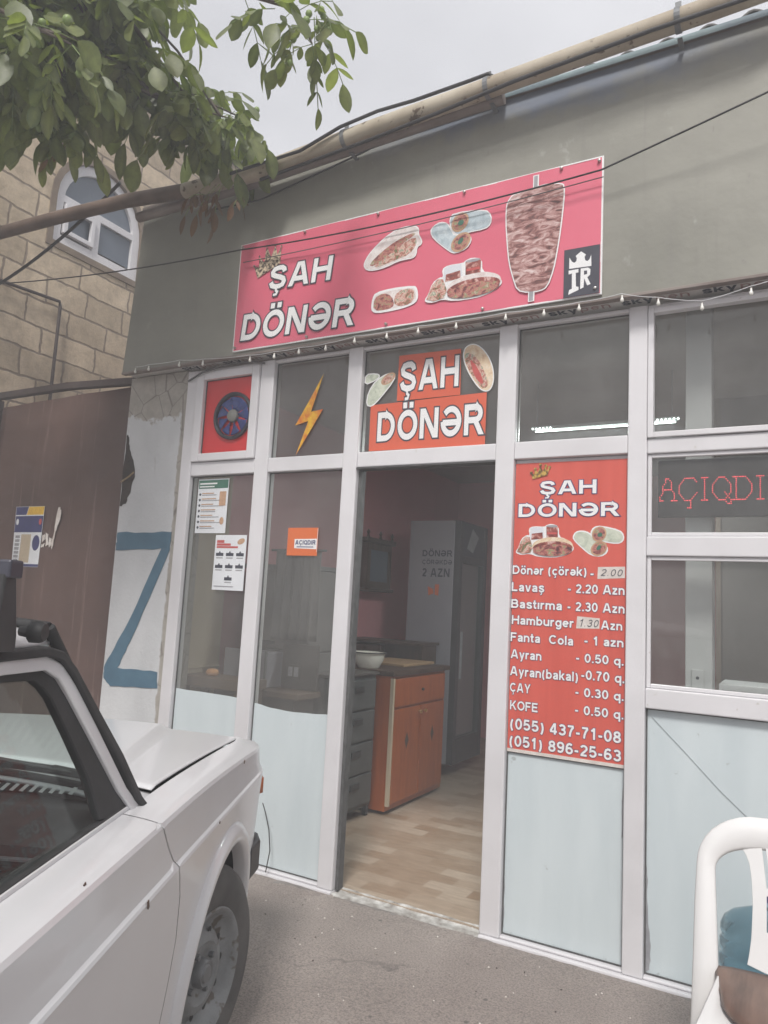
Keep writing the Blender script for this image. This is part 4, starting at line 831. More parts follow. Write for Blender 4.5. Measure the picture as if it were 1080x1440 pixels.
# notices behind/on the left glass
def notice(root, x0, x1, z0, z1, y): MB().box(x0, x1, y - .0006, y, z0, z1).build('sheet', 'paper', root)
n1 = thing('paper_notice', 'white notice with dark green header, upper of two on the left pane', 'notice', (-3.01, .0, 1.763)); notice(n1, -3.128, -2.891, 1.763, 2.087, GY)
m_ = MB(); y = GY - .0012
m_.plate([(-3.122, 2.03), (-2.895, 2.03), (-2.895, 2.08), (-3.125, 2.08)], y, .0004, 0)
m_.plate([(-3.115, 2.055), (-2.98, 2.055), (-2.98, 2.064), (-3.115, 2.064)], y - .0005, .0004, 1); m_.plate([(-3.115, 2.038), (-3.0, 2.038), (-3.0, 2.045), (-3.115, 2.045)], y - .0005, .0004, 1)
for k in range(7):
    zz = 1.995 - k * .033; m_.plate(ell(-3.108, zz, .008, .008, n=10), y, .0004, 3); m_.plate([(-3.093, zz - .007), (-2.98 + .03 * (k % 3), zz - .007), (-2.98 + .03 * (k % 3), zz - .002), (-3.093, zz - .002)], y, .0004, 2)
    m_.plate([(-3.093, zz + .003), (-3.0 + .02 * (k % 2), zz + .003), (-3.0 + .02 * (k % 2), zz + .009), (-3.093, zz + .009)], y, .0004, 4)
m_.plate([(-2.955, 1.925), (-2.905, 1.925), (-2.905, 2.01), (-2.955, 2.01)], y - .0005, .0004, 4)
m_.plate(ell(-2.925, 1.835, .016, .022), y - .0005, .0004, 4)
m_.build('print', ['greenink', 'white', 'greyink', 'ink', 'tanink'], n1)
n2 = thing('paper_notice', 'white notice with red heading and seven small grey symbols, lower on the left pane', 'notice', (-2.84, .0, 1.432)); notice(n2, -2.958, -2.725, 1.434, 1.752, GY)
m_ = MB()
m_.plate([(-2.945, 1.706), (-2.89, 1.706), (-2.89, 1.722), (-2.945, 1.722)], y, .0004, 0); m_.plate([(-2.945, 1.690), (-2.84, 1.690), (-2.84, 1.703), (-2.945, 1.703)], y, .0004, 0); m_.plate([(-2.945, 1.676), (-2.785, 1.676), (-2.785, 1.687), (-2.945, 1.687)], y, .0004, 0)
m_.plate(ell(-2.765, 1.715, .028, .016, 20), y, .0004, 2)
for cx, cz in [(-2.918, 1.64), (-2.842, 1.64), (-2.766, 1.64), (-2.918, 1.57), (-2.842, 1.57), (-2.766, 1.57), (-2.842, 1.50)]:
    m_.plate([(cx - .028, cz - .01), (cx + .028, cz - .01), (cx + .028, cz + .008), (cx + .008, cz + .008), (cx, cz + .02), (cx - .008, cz + .008), (cx - .028, cz + .008)], y, .0004, 1); m_.plate([(cx - .024, cz - .024), (cx + .024, cz - .024), (cx + .024, cz - .018), (cx - .024, cz - .018)], y, .0004, 3)
m_.plate([(-2.945, 1.452), (-2.80, 1.452), (-2.80, 1.458), (-2.945, 1.458)], y, .0004, 3)
m_.build('print', ['redink', 'ink', 'tanink', 'greyink'], n2)
oc = thing('open_sign', 'small orange square sign with a white word strip inside the second pane', 'sign', (-2.337, .0, 1.64))
MB().box(-2.437, -2.237, GY - .001, GY, 1.64, 1.792).build('card', 'orange', oc)
m_ = MB(); m_.plate([(-2.389, 1.680), (-2.242, 1.676), (-2.242, 1.732), (-2.389, 1.730)], GY - .001, .0005, 0); put_text(m_, 'AÇIQDIR', -2.382, -2.248, 1.700, 1.724, GY - .0022, .2, mi=1); m_.plate([(-2.372, 1.685), (-2.262, 1.685), (-2.262, 1.690), (-2.372, 1.690)], GY - .0016, .0004, 1)
m_.plate([(-2.24, 1.66), (-2.238, 1.66), (-2.238, 1.79), (-2.24, 1.79)], GY - .001, .0004, 0); m_.build('word_strip', ['white', 'navyink'], oc)
# LED board
led = thing('led_sign', 'black LED board with red dotted lettering behind the right pane', 'LED sign', (-.2, .13, 1.845))
MB().box(-.527, .045, .122, .15, 1.845, 2.098).build('board', 'ledboard', led, bevel=.003)
def dots(glyph, x0, z0, cw, ch):
    for i, rw in enumerate(glyph):
        for j, c_ in enumerate(rw):
            if c_ != ' ': 
                nb_ = [(0, 0)] + [(a / 2, b_ / 2) for a, b_ in ((0, 1), (1, 0), (1, 1), (1, -1)) if i + a < len(glyph) and 0 <= j + b_ < len(glyph[i + a]) and glyph[i + a][j + b_] != ' ' and (a * b_ == 0 or (glyph[i + a][j] == ' ' and (j + b_ >= len(rw) or rw[j + b_] == ' ')))]
                for q_i, q_j in nb_: d_.lathe([(0, -.003), (.0021, -.0015), (.0025, 0)], (x0 + cw * (j + q_j) + rnd(-.0008, .0008), .121, z0 - ch * (i + q_i)), 'y', 6)
d_ = MB(); G_ = {
 'A': ['  ##   ', '  # #  ', ' #  #  ', ' ####  ', ' #   # ', '#    # ', '##  ###'],
 'Ç': ['  #### ', ' #    #', '#      ', '#      ', '#     #', ' #   # ', '  ###  ', '    #  ', '   ##  '],
 'I': [' ### ', '  #  ', '  #  ', '  #  ', '  #  ', '  #  ', ' ### '],
 'Q': ['  ###  ', ' #   # ', '#     #', '#     #', '#   # #', ' #   # ', '  ### #', '     ##'],
 'D': ['#####  ', ' #   # ', ' #    #', ' #    #', ' #    #', ' #   # ', '#####  '],
 'R': ['#####  ', ' #   # ', ' #   # ', ' ####  ', ' #  #  ', ' #   # ', '##   ##']}
x = -.518
led_scale = 1.0
for c_ in 'AÇIQDIR':
    wd_ = len(G_[c_][0]); dots(G_[c_], x, 2.014 , .0118, .0162); x += wd_ * .0118 - .004
d_.build('dots', 'ledred', led)

# ------------------------------------------------------------------ inside the shop
cb = thing('cupboard', 'orange wooden cupboard with one drawer and two doors beyond the doorway', 'cupboard', (-2.7, 1.75, 0))
MB().box(-2.98, -2.435, 1.27, 2.16, .02, .915).build('carcass', 'wood_or', cb, bevel=.004)
MB().box(-3.0, -2.40, 1.25, 2.19, .915, .95).build('top', 'wood_dk', cb, bevel=.005)
m_ = MB(); m_.box(-2.435, -2.415, 1.31, 2.13, .70, .895); dr = m_.build('drawer', 'wood_or', cb, bevel=.005)
MB().lathe([(0, 0), (.008, .004), (.012, .014), (.008, .022), (0, .024)], (-2.415, 1.72, .80), 'x', 12).build('knob', 'wood_dk', dr, smooth=40)
for a, c, kx in ((1.31, 1.715, 1.68), (1.725, 2.13, 1.76)):
    d0 = MB().box(-2.435, -2.415, a, c, .06, .685).build('door', 'wood_or', cb, bevel=.005)
    cy = (a + c) / 2; q = MB(); q.add([(-2.4135, cy - .03, .46), (-2.4135, cy, .40), (-2.4135, cy + .03, .46), (-2.4135, cy, .52)], [(0, 1, 2, 3)]); q.build('diamond_inlay', 'wood_dk', d0)
    MB().lathe([(0, 0), (.006, .002), (.006, .012), (.014, .02), (.012, .03), (0, .032)], (-2.415, kx, .645), 'x', 12).build('knob', 'brass', d0, smooth=40)
MB().box(-2.43, -2.405, 1.262, 1.285, .06, .90).build('edge_strip', 'beige', cb)
tag(MB().box(-2.93, -2.52, 1.62, 2.14, .952, .972).build('cutting_board', 'wood_pale', bevel=.004), 'pale wooden board lying on top of the orange cupboard', 'board')
dw = thing('drawer_unit', 'dark grey metal drawer unit in front of the orange cupboard', 'drawers', (-2.63, 1.0, 0))
MB().box(-2.73, -2.53, .72, 1.235, .06, .925).build('case', 'greyblue', dw, bevel=.006)
for k in range(4):
    z0 = .09 + k * .205; d0 = MB().box(-2.532, -2.512, .75, 1.21, z0, z0 + .19).build('drawer', 'greyblue', dw, bevel=.004)
    MB().box(-2.514, -2.50, .93, 1.04, z0 + .11, z0 + .15).build('handle', 'black_plastic', d0, bevel=.004)
for yy in (.75, 1.2): MB().box(-2.56, -2.53, yy - .015, yy + .015, 0, .06).build('foot', 'black_plastic', dw)
MB().box(-2.735, -2.51, .71, 1.247, .925, .94).build('top', 'counter', dw, bevel=.003)
bw = thing('enamel_bowl', 'white enamel bowl with dark spots near the cupboard edge', 'bowl', (-2.67, 1.36, .95))
MB().lathe([(0, .004), (.07, .004), (.075, .0), (.08, .008), (.105, .05), (.115, .10), (.124, .104), (.121, .108), (.108, .10), (.095, .05), (.07, .014), (0, .012)], (-2.67, 1.36, .951), 'z', 36).build('basin', 'enamel', bw, smooth=40)
m_ = MB(); m_.lathe([(.118, .1035), (.1265, .1035), (.1265, .1105), (.118, .1105)], (-2.67, 1.36, .951), 'z', 36); m_.build('rim', 'black_plastic', bw, smooth=40)
fg = thing('fridge', 'tall grey fridge lettered DÖNƏR with a dark framed glass door', 'fridge', (-2.79, 2.95, 0))
MB().box(-3.04, -2.60, 2.62, 3.26, .09, 2.165).build('cabinet', 'fridge', fg, bevel=.008)
m_ = MB(); m_.box(-2.60, -2.545, 2.62, 2.69, .09, 2.165); m_.box(-2.60, -2.545, 3.19, 3.26, .09, 2.165); m_.box(-2.60, -2.545, 2.69, 3.19, .09, .30); m_.box(-2.60, -2.545, 2.69, 3.19, 1.80, 1.86); dd = m_.build('door_frame', 'fridge_dk', fg, bevel=.004)
MB().box(-2.585, -2.575, 2.69, 3.19, .30, 1.80).build('door_glass', 'glass', fg)
m_ = MB(); m_.box(-2.60, -2.55, 2.69, 3.19, 1.86, 2.165); hd = m_.build('header_panel', 'charcoal', fg, bevel=.004)
m_ = MB(); m_.add([(-2.548, 2.78, 1.93), (-2.548, 2.92, 1.90), (-2.548, 3.05, 2.05), (-2.548, 2.90, 2.12)], [(0, 1, 2, 3)]); m_.build('header_print', 'greyink', hd)
MB().box(-2.545, -2.53, 2.70, 2.72, .8, 1.2).build('handle', 'greyink', fg)
t_ = MB(); put_text(t_, 'DÖNƏR', -2.905, -2.615, 1.845, 1.90, 2.6185); put_text(t_, 'ÇÖRƏKDƏ', -2.905, -2.615, 1.775, 1.815, 2.6185, .17); put_text(t_, '2 AZN', -2.900, -2.635, 1.665, 1.74, 2.6185)
t_.build('lettering', 'ink', fg, recalc=False)
m_ = MB(); m_.plate([(-2.84, 1.58), (-2.79, 1.56), (-2.78, 1.52), (-2.83, 1.50)], 2.6192, .001); m_.plate([(-2.77, 1.60), (-2.73, 1.60), (-2.735, 1.50), (-2.77, 1.51)], 2.6192, .001); m_.build('orange_sticker', 'orange', fg)
bn = thing('dark_sideboard', 'low dark brown sideboard behind the orange cupboard against the pink wall', 'sideboard', (-3.1, 2.45, 0))
MB().box(-3.44, -3.06, 2.22, 2.58, .0, 1.06).build('case', 'wood_dk', bn, bevel=.006); MB().box(-3.06, -2.70, 2.28, 2.56, .0, 1.075).build('case', 'wood_dk', bn, bevel=.006)
MB().box(-3.445, -2.69, 2.20, 2.59, 1.076, 1.10).build('top', 'wood_dk', bn, bevel=.004)
lc = thing('wall_lantern_box', 'black carved wooden box with a glazed front hung on the pink wall', 'wall cabinet', (-3.35, 2.5, 1.5))
MB().box(-3.44, -3.31, 2.32, 2.76, 1.54, 1.94).build('case', 'wood_dk', lc, bevel=.006)
m_ = MB(); m_.box(-3.31, -3.295, 2.32, 2.38, 1.54, 1.94); m_.box(-3.31, -3.295, 2.70, 2.76, 1.54, 1.94); m_.box(-3.31, -3.295, 2.38, 2.70, 1.54, 1.60); m_.box(-3.31, -3.295, 2.38, 2.70, 1.88, 1.94); m_.build('door_frame', 'wood_dk', lc, bevel=.004)
MB().box(-3.309, -3.303, 2.38, 2.70, 1.60, 1.88).build('pane', 'winglass', lc)
MB().box(-3.445, -3.275, 2.28, 2.80, 1.942, 1.985).build('cornice', 'wood_dk', lc, bevel=.008); MB().box(-3.445, -3.275, 2.29, 2.79, 1.51, 1.538).build('bottom_ledge', 'wood_dk', lc, bevel=.008)
for yy in (2.32, 2.54, 2.76): MB().lathe([(.0, .075), (.008, .065), (.016, .045), (.008, .03), (.014, .01), (.018, 0)], (-3.30, yy, 1.985), 'z', 12).build('finial', 'wood_dk', lc, smooth=40)
tag(MB().box(-3.448, -3.435, 2.86, 2.95, 1.64, 1.68).build('red_tag', 'redink', bevel=.002), 'small red tag on the pink wall beside the black box', 'tag')
# work counter behind the two left panes
ct = thing('work_counter', 'dark counter with a brown shelf line behind the second pane', 'counter', (-2.95, .58, 0))
MB().box(-3.30, -2.66, .47, .69, .0, .80).build('base', 'counter', ct, bevel=.004); MB().box(-3.34, -2.62, .45, .70, .80, .835).build('top', 'shelfwood', ct, bevel=.004)
gt = thing('worktop_bench', 'narrow brown bench under the notices in the left pane', 'bench', (-3.0, .35, 0))
MB().box(-3.36, -2.85, .20, .44, .845, .905).build('top', 'shelfwood', gt, bevel=.004)
for xx, yy in ((-3.32, .23), (-2.89, .23), (-3.32, .41), (-2.89, .41)): MB().box(xx - .02, xx + .02, yy - .02, yy + .02, 0, .845).build('leg', 'shelfwood', gt)
rl = MB(); rl.lathe([(0, .0), (.03, .002), (.042, .018), (.036, .036), (.018, .044), (0, .046)], (-3.17, .30, .905), 'z', 20); tag(rl.build('bread_roll', 'bread_real', smooth=60), 'small orange brown bread roll lying on the bench', 'bread roll')
st = thing('steel_cooler', 'grey steel cooler with a dark lever handle behind the left pane', 'cooler', (-3.05, .75, 0))
MB().box(-3.32, -2.76, .74, 1.24, .0, 1.06).build('body', 'appl', st, bevel=.01); MB().box(-3.32, -2.76, .73, 1.24, 1.065, 1.60).build('upper_door', 'appl', st, bevel=.01)
m_ = MB(); m_.lathe([(0, -.03), (.022, -.028), (.026, 0)], (-3.20, .73, 1.12), 'y', 14); m_.box(-3.20, -3.02, .698, .712, 1.10, 1.125); m_.build('handle', 'black_plastic', st, bevel=.003)
MB().box(-3.33, -2.75, .72, 1.245, 1.602, 1.63).build('top', 'steel', st)
tr = MB(); tr.box(-3.438, -3.37, .05, .58, .0, 2.3); tr.box(-3.37, -3.358, .05, .58, .93, .945); tag(tr.build('wall_trim', 'beige', bevel=.004), 'tall beige trim board standing at the left inner wall', 'board')
wb = thing('white_appliance', 'off white boxy appliance on the counter behind the second pane', 'appliance', (-3.08, .6, .84))
MB().box(-3.26, -2.93, .50, .515, .842, 1.07).build('front', 'fridge', wb, bevel=.006); MB().box(-2.93, -2.918, .50, .515, .842, 1.07).build('edge', 'steel', wb); MB().box(-3.25, -2.925, .516, .69, .838, 1.06).build('body', 'fridge', wb, bevel=.006)
bd_ = thing('back_panel', 'dark upright panel with a double socket standing on the counter', 'back panel', (-2.78, .66, .84))
so_ = MB(); so_.box(-2.91, -2.63, .66, .675, .837, 1.12); so_.build('panel', 'counter', bd_, bevel=.003)
m_ = MB(); m_.box(-2.86, -2.76, .652, .66, .90, .99); m_.build('socket_plate', 'counter', bd_, bevel=.003)
m_ = MB(); m_.box(-2.85, -2.816, .647, .653, .915, .975); m_.box(-2.804, -2.77, .647, .653, .915, .975); m_.build('socket', 'greyink', bd_, bevel=.002)
# hanging things behind pane two
hg = thing('hanging_towel', 'grey cloth hanging behind the second pane', 'cloth', (-2.85, .7, 1.1))
m_ = MB(); m_.grid([[(-3.04 + .36 * i / 24, .69 - .02 * math.sin(i * 1.3) * (.4 + j / 12), 1.72 - .58 * j / 10) for i in range(25)] for j in range(11)]); m_.build('cloth', 'appl', hg, smooth=60, solid=.004)
MB().tube([(-3.08, .69, 1.725), (-2.64, .69, 1.725)], .008, 8).build('rail', 'steel', hg)
ce = MB(); ce.tube([(-2.25, .3, 2.3), (-2.235, .3, 1.9), (-2.225, .3, 1.62), (-2.22, .3, 1.3), (-2.19, .3, 1.05)], .004, 6); cr_ = tag(ce.build('pull_cord', 'black_plastic', smooth=60), 'thin dark cord hanging behind the orange square sign', 'cord')
sw = thing('cord_switch', 'small yellowish pull switch on the hanging cord', 'switch', (-2.22, .3, 1.46)); MB().box(-2.245, -2.195, .28, .32, 1.50, 1.57).build('body', 'beige', sw, bevel=.012)
MB().box(-2.232, -2.208, .272, .28, 1.52, 1.55).build('button', 'enamel', sw, bevel=.004)
# white post and box behind the right pane
ps = thing('white_post', 'white square plastic post standing behind the right pane', 'post', (-.37, .2, 0))
MB().box(-.420, -.313, .175, .28, .0, ZC).build('shaft', 'whitebox', ps, bevel=.004); MB().box(-.395, -.345, .163, .175, 1.09, 1.20).build('socket_plate', 'whitebox', ps, bevel=.004); MB().lathe([(0, -.003), (.006, -.002), (.007, 0)], (-.370, .163, 1.165), 'y', 12).build('screw', 'ink', ps)
bx = thing('white_box', 'white slotted appliance box behind the lower right pane', 'appliance', (-.15, .25, 0))
MB().box(-.288, .02, .16, .42, .85, 1.152).build('case', 'whitebox', bx, bevel=.006)
m_ = MB()
for k in range(26):
    x = -.275 + k * .0105
    if k % 7 < 5: m_.box(x, x + .005, .1575, .161, 1.095, 1.128)
m_.build('vent_slots', 'greyink', bx)
tb = thing('side_table', 'dark table carrying the white appliance box', 'table', (-.1, .3, 0))
MB().box(-.31, .6, .12, .7, .80, .848).build('top', 'counter', tb, bevel=.004)
for xx, yy in ((-.28, .16), (.56, .16), (-.28, .66), (.56, .66)): MB().box(xx - .02, xx + .02, yy - .02, yy + .02, 0, .80).build('leg', 'counter', tb)
# lit tube under the ceiling
lt = thing('tube_light', 'thin lit tube lamp hanging inside the upper panes', 'lamp', (-1.02, 1.2, 2.54))
MB().tube([(-1.44, 1.2, 2.545), (-.60, 1.2, 2.545)], .004, 10).build('tube', 'tube', lt, smooth=60)
m_ = MB(); m_.box(-1.46, -.58, 1.19, 1.215, 2.556, 2.575); m_.build('housing', 'whitebox', lt)
_al = bpy.data.lights.new('tube_glow', 'AREA'); _al.shape = 'RECTANGLE'; _al.size = .84; _al.size_y = .004; _al.energy = 30; _al.color = (.93, 1.0, .98)
_ao = bpy.data.objects.new('tube_glow', _al); COL.objects.link(_ao); _ao.parent = lt; _ao.location = (0, 0, -.012)
for xx in (-1.43, -.62): MB().tube([(xx, 1.2, 2.575), (xx, 1.2, ZC)], .003, 6).build('wire', 'greyink', lt)
for x0 in (-1.455, -.70): 
    m_ = MB()
    for k in range(6): m_.lathe([(0, -.006), (.006, 0), (0, .006)], (x0 + k * .023, 1.19, 2.562), 'z', 8)
    m_.build('led_end', 'tube', lt)
m_ = MB(); m_.lathe([(0, .0), (.09, .0), (.10, .012), (.09, .02), (0, .02)], (-1.02, 2.4, 2.838), 'z', 30); tag(m_.build('ceiling_disc', 'black_plastic', smooth=40), 'dark round disc on the ceiling behind the upper pane', 'ceiling rose')
pl_ = thing('inner_partition', 'brown panelled partition standing behind the right upper panes', 'partition', (.6, 1.9, 0))
MB().box(-.42, 2.98, 1.9, 1.96, 0, ZC - .002).build('panel', pm('brown_partition', (.115, .10, .092), (.095, .083, .076), 1.5, .5), pl_)
MB().box(-.45, -.42, 1.89, 1.97, 0, ZC - .002).build('edge_post', 'shelfwood', pl_)
m_ = MB(); m_.box(.34, .40, 1.885, 1.90, 0, 2.78); m_.build('batten', 'shelfwood', pl_)

# ------------------------------------------------------------------ pipes, lights, wires outside
pp = thing('gas_pipe', 'thick ochre painted gas pipe running along the roof edge and over the gate', 'pipe', (-2.0, -.25, 3.85))
PX = [(-6.9, 4.03), (-5.4, 3.965), (-4.4, 3.925), (-3.72, 3.885), (-3.2, 3.825), (-2.6, 3.80), (-1.9, 3.845), (-1.25, 3.872), (-.62, 3.90), (-.3, 3.912), (.4, 3.95), (2.5, 4.05), (4.5, 4.10)]
rp = random.Random(2)
m_ = MB(); m_.tube([(x, -.25, z_) for x, z_ in PX if x >= -3.3], .047, 18); m_.build('ochre_length', 'pipe', pp, smooth=60)
m_ = MB(); m_.tube([(x, -.25, z_) for x, z_ in PX if x <= -3.1], .044, 18); m_.build('brown_length', 'pipe_brown', pp, smooth=60)
for x, z_ in ((-2.05, 3.836), (-1.25, 3.872), (-.40, 3.908), (1.2, 3.988)):
    m_ = MB(); m_.lathe([(.048, -.012), (.051, -.012), (.051, .012), (.048, .012)], (x, -.25, z_), 'x', 20); m_.box(x - .012, x + .012, -.253, -.247, z_ + .05, z_ + .085); m_.box(x - .01, x + .01, -.20, -.13, z_ - .05, z_ - .042); m_.build('strap', 'steel', pp)
thp = MB(); thp.tube([(-3.68, -.175, 3.80), (-2.9, -.175, 3.795), (-2.2, -.175, 3.825), (-1.5, -.175, 3.85), (-1.2, -.17, 3.862)], .032, 12); tag(thp.build('thin_pipe', 'pipe_grey', smooth=60), 'thinner grey pipe along the fascia edge below the ochre pipe', 'pipe')
def sag(a, b_, d, n=16):
    a, b_ = Vector(a), Vector(b_); return [a.lerp(b_, i / n) - Vector((0, 0, d * 4 * (i / n) * (1 - i / n))) for i in range(n + 1)]
c1 = MB(); c1.tube([(-3.3, -.20, 3.87), (-2.75, -.31, 3.80), (-2.3, -.315, 3.80), (-2.05, -.31, 3.87), (-1.85, -.27, 3.925), (-1.65, -.25, 3.935), (-1.35, -.26, 3.935), (-1.25, -.26, 3.94), (-1.22, -.23, 3.93)], .009, 8); tag(c1.build('black_cable', 'cable', smooth=60), 'black cable looping over the middle of the ochre pipe', 'cable')
c1 = MB(); c1.tube([(-2.6, -.27, 3.735), (-1.9, -.27, 3.775), (-1.5, -.28, 3.80), (-1.1, -.30, 3.825), (-.85, -.305, 3.835), (-.5, -.30, 3.86), (-.1, -.29, 3.875), (.3, -.20, 3.93), (2.2, -.2, 4.0)], .009, 8); tag(c1.build('black_cable', 'cable', smooth=60), 'thick dark cable strapped beneath the ochre pipe', 'cable')
c1 = MB(); c1.tube([(-3.1, -.16, 3.72), (-2.7, -.15, 3.70), (-2.4, -.15, 3.745), (-2.0, -.16, 3.80), (-1.7, -.2, 3.83)], .005, 6); tag(c1.build('thin_cable', 'cable', smooth=60), 'thin loose cable on the fascia under the grey pipe', 'cable')
wr = MB(); wr.tube(sag((-5.6, -.30, 3.62), (-2.78, -.20, 3.385), .05) + sag((-2.78, -.20, 3.385), (-.72, -.20, 3.345), .035)[1:] + sag((-.72, -.20, 3.345), (2.6, -.45, 4.1), .03)[1:], .004, 6); tag(wr.build('wire_and_its_shadow', 'cable', smooth=60), 'thin black wire crossing in front of the banner sign', 'wire')
wr = MB(); wr.tube(sag((-2.78, -.155, 3.33), (-.72, -.16, 3.335), .02), .0025, 6); tag(wr.build('wire_and_its_shadow', 'grey_cable', smooth=60), 'thin dark strand in place of the wire shadow on the banner sign', 'wire')  # strand added just under the wire to draw its shadow line
wr = MB(); wr.tube(sag((-6.5, .10, 3.70), (-3.80, -.25, 4.03), .16), .011, 8); tag(wr.build('sagging_cable', 'cable', smooth=60), 'black cable sagging from the pipe in front of the stone house', 'cable')
lw_ = MB(); lw_.tube([(-2.45, -.04, .34), (-2.42, -.05, .30), (-2.39, -.05, .22), (-2.375, -.05, .12), (-2.385, -.06, .015)], .003, 6); tag(lw_.build('loose_wire', 'cable', smooth=60), 'short loose black wire hanging on the pale panel beside the car bumper', 'wire')
# bulbs
sl_ = thing('string_lights', 'white string of small pear bulbs drooping under the fascia', 'string lights', (-1.5, -.12, 2.77))
BX = [(-3.62, 2.785), (-3.50, 2.788), (-3.238, 2.785), (-3.047, 2.768), (-2.693, 2.748), (-2.521, 2.747), (-2.348, 2.749), (-2.176, 2.748), (-1.99, 2.765), (-1.80, 2.762), (-1.62, 2.766), (-1.42, 2.763), (-1.165, 2.766), (-.985, 2.762), (-.820, 2.761), (-.642, 2.770), (-.492, 2.728), (-.319, 2.684), (-.144, 2.716), (.05, 2.755), (.25, 2.76), (.45, 2.73), (.65, 2.71), (.85, 2.75)]
m_ = MB(); pts = []
for i in range(len(BX) - 1):
    seg = sag((BX[i][0], -.135, BX[i][1] + .018), (BX[i + 1][0], -.135, BX[i + 1][1] + .018), .004, 5); pts += seg[:-1]
m_.tube(pts, .0016, 5); m_.build('wire', 'whitebox', sl_)
for x, z_ in BX:
    m_ = MB(); m_.lathe([(0, -.022), (.0055, -.020), (.0085, -.014), (.007, -.006), (.004, .0), (.0042, .010), (0, .011)], (x + rnd(-.004, .004), -.135, z_ + rnd(-.002, .002)), 'z', 14); m_.build('bulb', 'bulb', sl_, smooth=60)
ac = MB(); ac.tube([(-3.25, -.04, 2.70), (-3.12, -.06, 2.735), (-2.95, -.06, 2.76), (-2.75, -.05, 2.765), (-2.65, -.05, 2.74)], .006, 6); tag(ac.build('fan_cable', 'grey_cable', smooth=60), 'grey cable arching over the fan window under the soffit', 'cable')

# ------------------------------------------------------------------ gate
gate = thing('metal_gate', 'dull brown sheet metal gate with torn paper and a pasted flyer', 'gate', (-4.5, .06, 0))
m_ = MB(); rows = []; rg = random.Random(11)
for j in range(13):
    zt = .05 + 2.70 * j / 12
    rows.append([(-5.245 + 1.44 * i / 20, .05 + .004 * math.sin(i * .9 + j * .5) + .003 * math.sin(j * 1.7), min(zt, 2.73 + .03 * (i / 20)) if j == 12 else zt) for i in range(21)])
m_.grid(rows); m_.build('sheet', 'gate', gate, smooth=40, solid=.004)
m_ = MB(); rows = [[(-6.9 + 1.635 * i / 6, .055, z_) for i in range(7)] for z_ in (.05, 2.72)]; m_.grid(rows); m_.build('sheet', 'gate', gate, solid=.004)
m_ = MB(); m_.box(-5.262, -5.248, .02, .06, .03, 2.78); m_.box(-3.81, -3.79, .035, .075, .03, 2.77); m_.build('upright', 'gate_dark', gate)
m_ = MB(); m_.strip([(-6.9, .03, 2.80), (-5.3, .03, 2.80), (-4.5, .03, 2.80), (-3.77, .03, 2.762)], Vector((0, .05, 0)), Vector((0, 0, .045))); m_.build('top_bar', 'gate_dark', gate)
fl = thing('flyer', 'blue and yellow printed flyer pasted on the brown gate', 'flyer', (-4.76, .04, 1.53))
yy = .0425; m_ = MB(); m_.plate([(-4.905, 1.53), (-4.61, 1.53), (-4.605, 1.96), (-4.925, 1.96)], yy, .0008, 0)
m_.plate([(-4.918, 1.90), (-4.80, 1.90), (-4.78, 1.958), (-4.922, 1.958)], yy - .0009, .0004, 1); m_.plate([(-4.795, 1.90), (-4.61, 1.90), (-4.606, 1.958), (-4.775, 1.958)], yy - .0009, .0004, 2); m_.plate([(-4.914, 1.775), (-4.61, 1.775), (-4.608, 1.892), (-4.917, 1.892)], yy - .0009, .0004, 1)
for k in range(7): m_.plate([(-4.895, 1.565 + k * .028), (-4.845, 1.565 + k * .028), (-4.845, 1.585 + k * .028), (-4.895, 1.585 + k * .028)], yy - .0009, .0004, 3)
m_.plate([(-4.83, 1.56), (-4.72, 1.56), (-4.72, 1.76), (-4.83, 1.76)], yy - .0009, .0003, 4); m_.plate(ell(-4.66, 1.70, .04, .055), yy - .0012, .0004, 1); m_.plate([(-4.905, 1.532), (-4.80, 1.532), (-4.80, 1.555), (-4.905, 1.555)], yy - .0009, .0004, 2); m_.plate([(-4.79, 1.532), (-4.61, 1.532), (-4.61, 1.55), (-4.79, 1.55)], yy - .0009, .0004, 1)
m_.plate(ell(-4.89, 1.85, .015, .022), yy - .0018, .0004, 0); m_.plate(ell(-4.635, 1.85, .015, .022), yy - .0018, .0004, 5)
m_.build('print', ['paper', 'navyink', 'yellowink', 'greyink', 'beige', 'redink'], fl)
m_ = MB()
m_.plate(rough([(-4.452, 1.95), (-4.425, 1.93), (-4.43, 1.86), (-4.455, 1.80), (-4.465, 1.72), (-4.48, 1.66), (-4.495, 1.69), (-4.48, 1.76), (-4.475, 1.84)], 3, .006), yy, .001)
for q in [[(-4.60, 1.75), (-4.575, 1.76), (-4.57, 1.72), (-4.60, 1.70)], [(-4.56, 1.77), (-4.53, 1.76), (-4.525, 1.69), (-4.55, 1.68)], [(-4.52, 1.74), (-4.49, 1.73), (-4.495, 1.68), (-4.515, 1.67)], [(-4.60, 1.69), (-4.56, 1.695), (-4.57, 1.67), (-4.60, 1.665)]]: m_.plate(rough(q, 3, .006), yy, .001)
tag(m_.build('torn_paper', 'tornpaper'), 'remains of torn white paper stuck on the gate beside the flyer', 'paper')

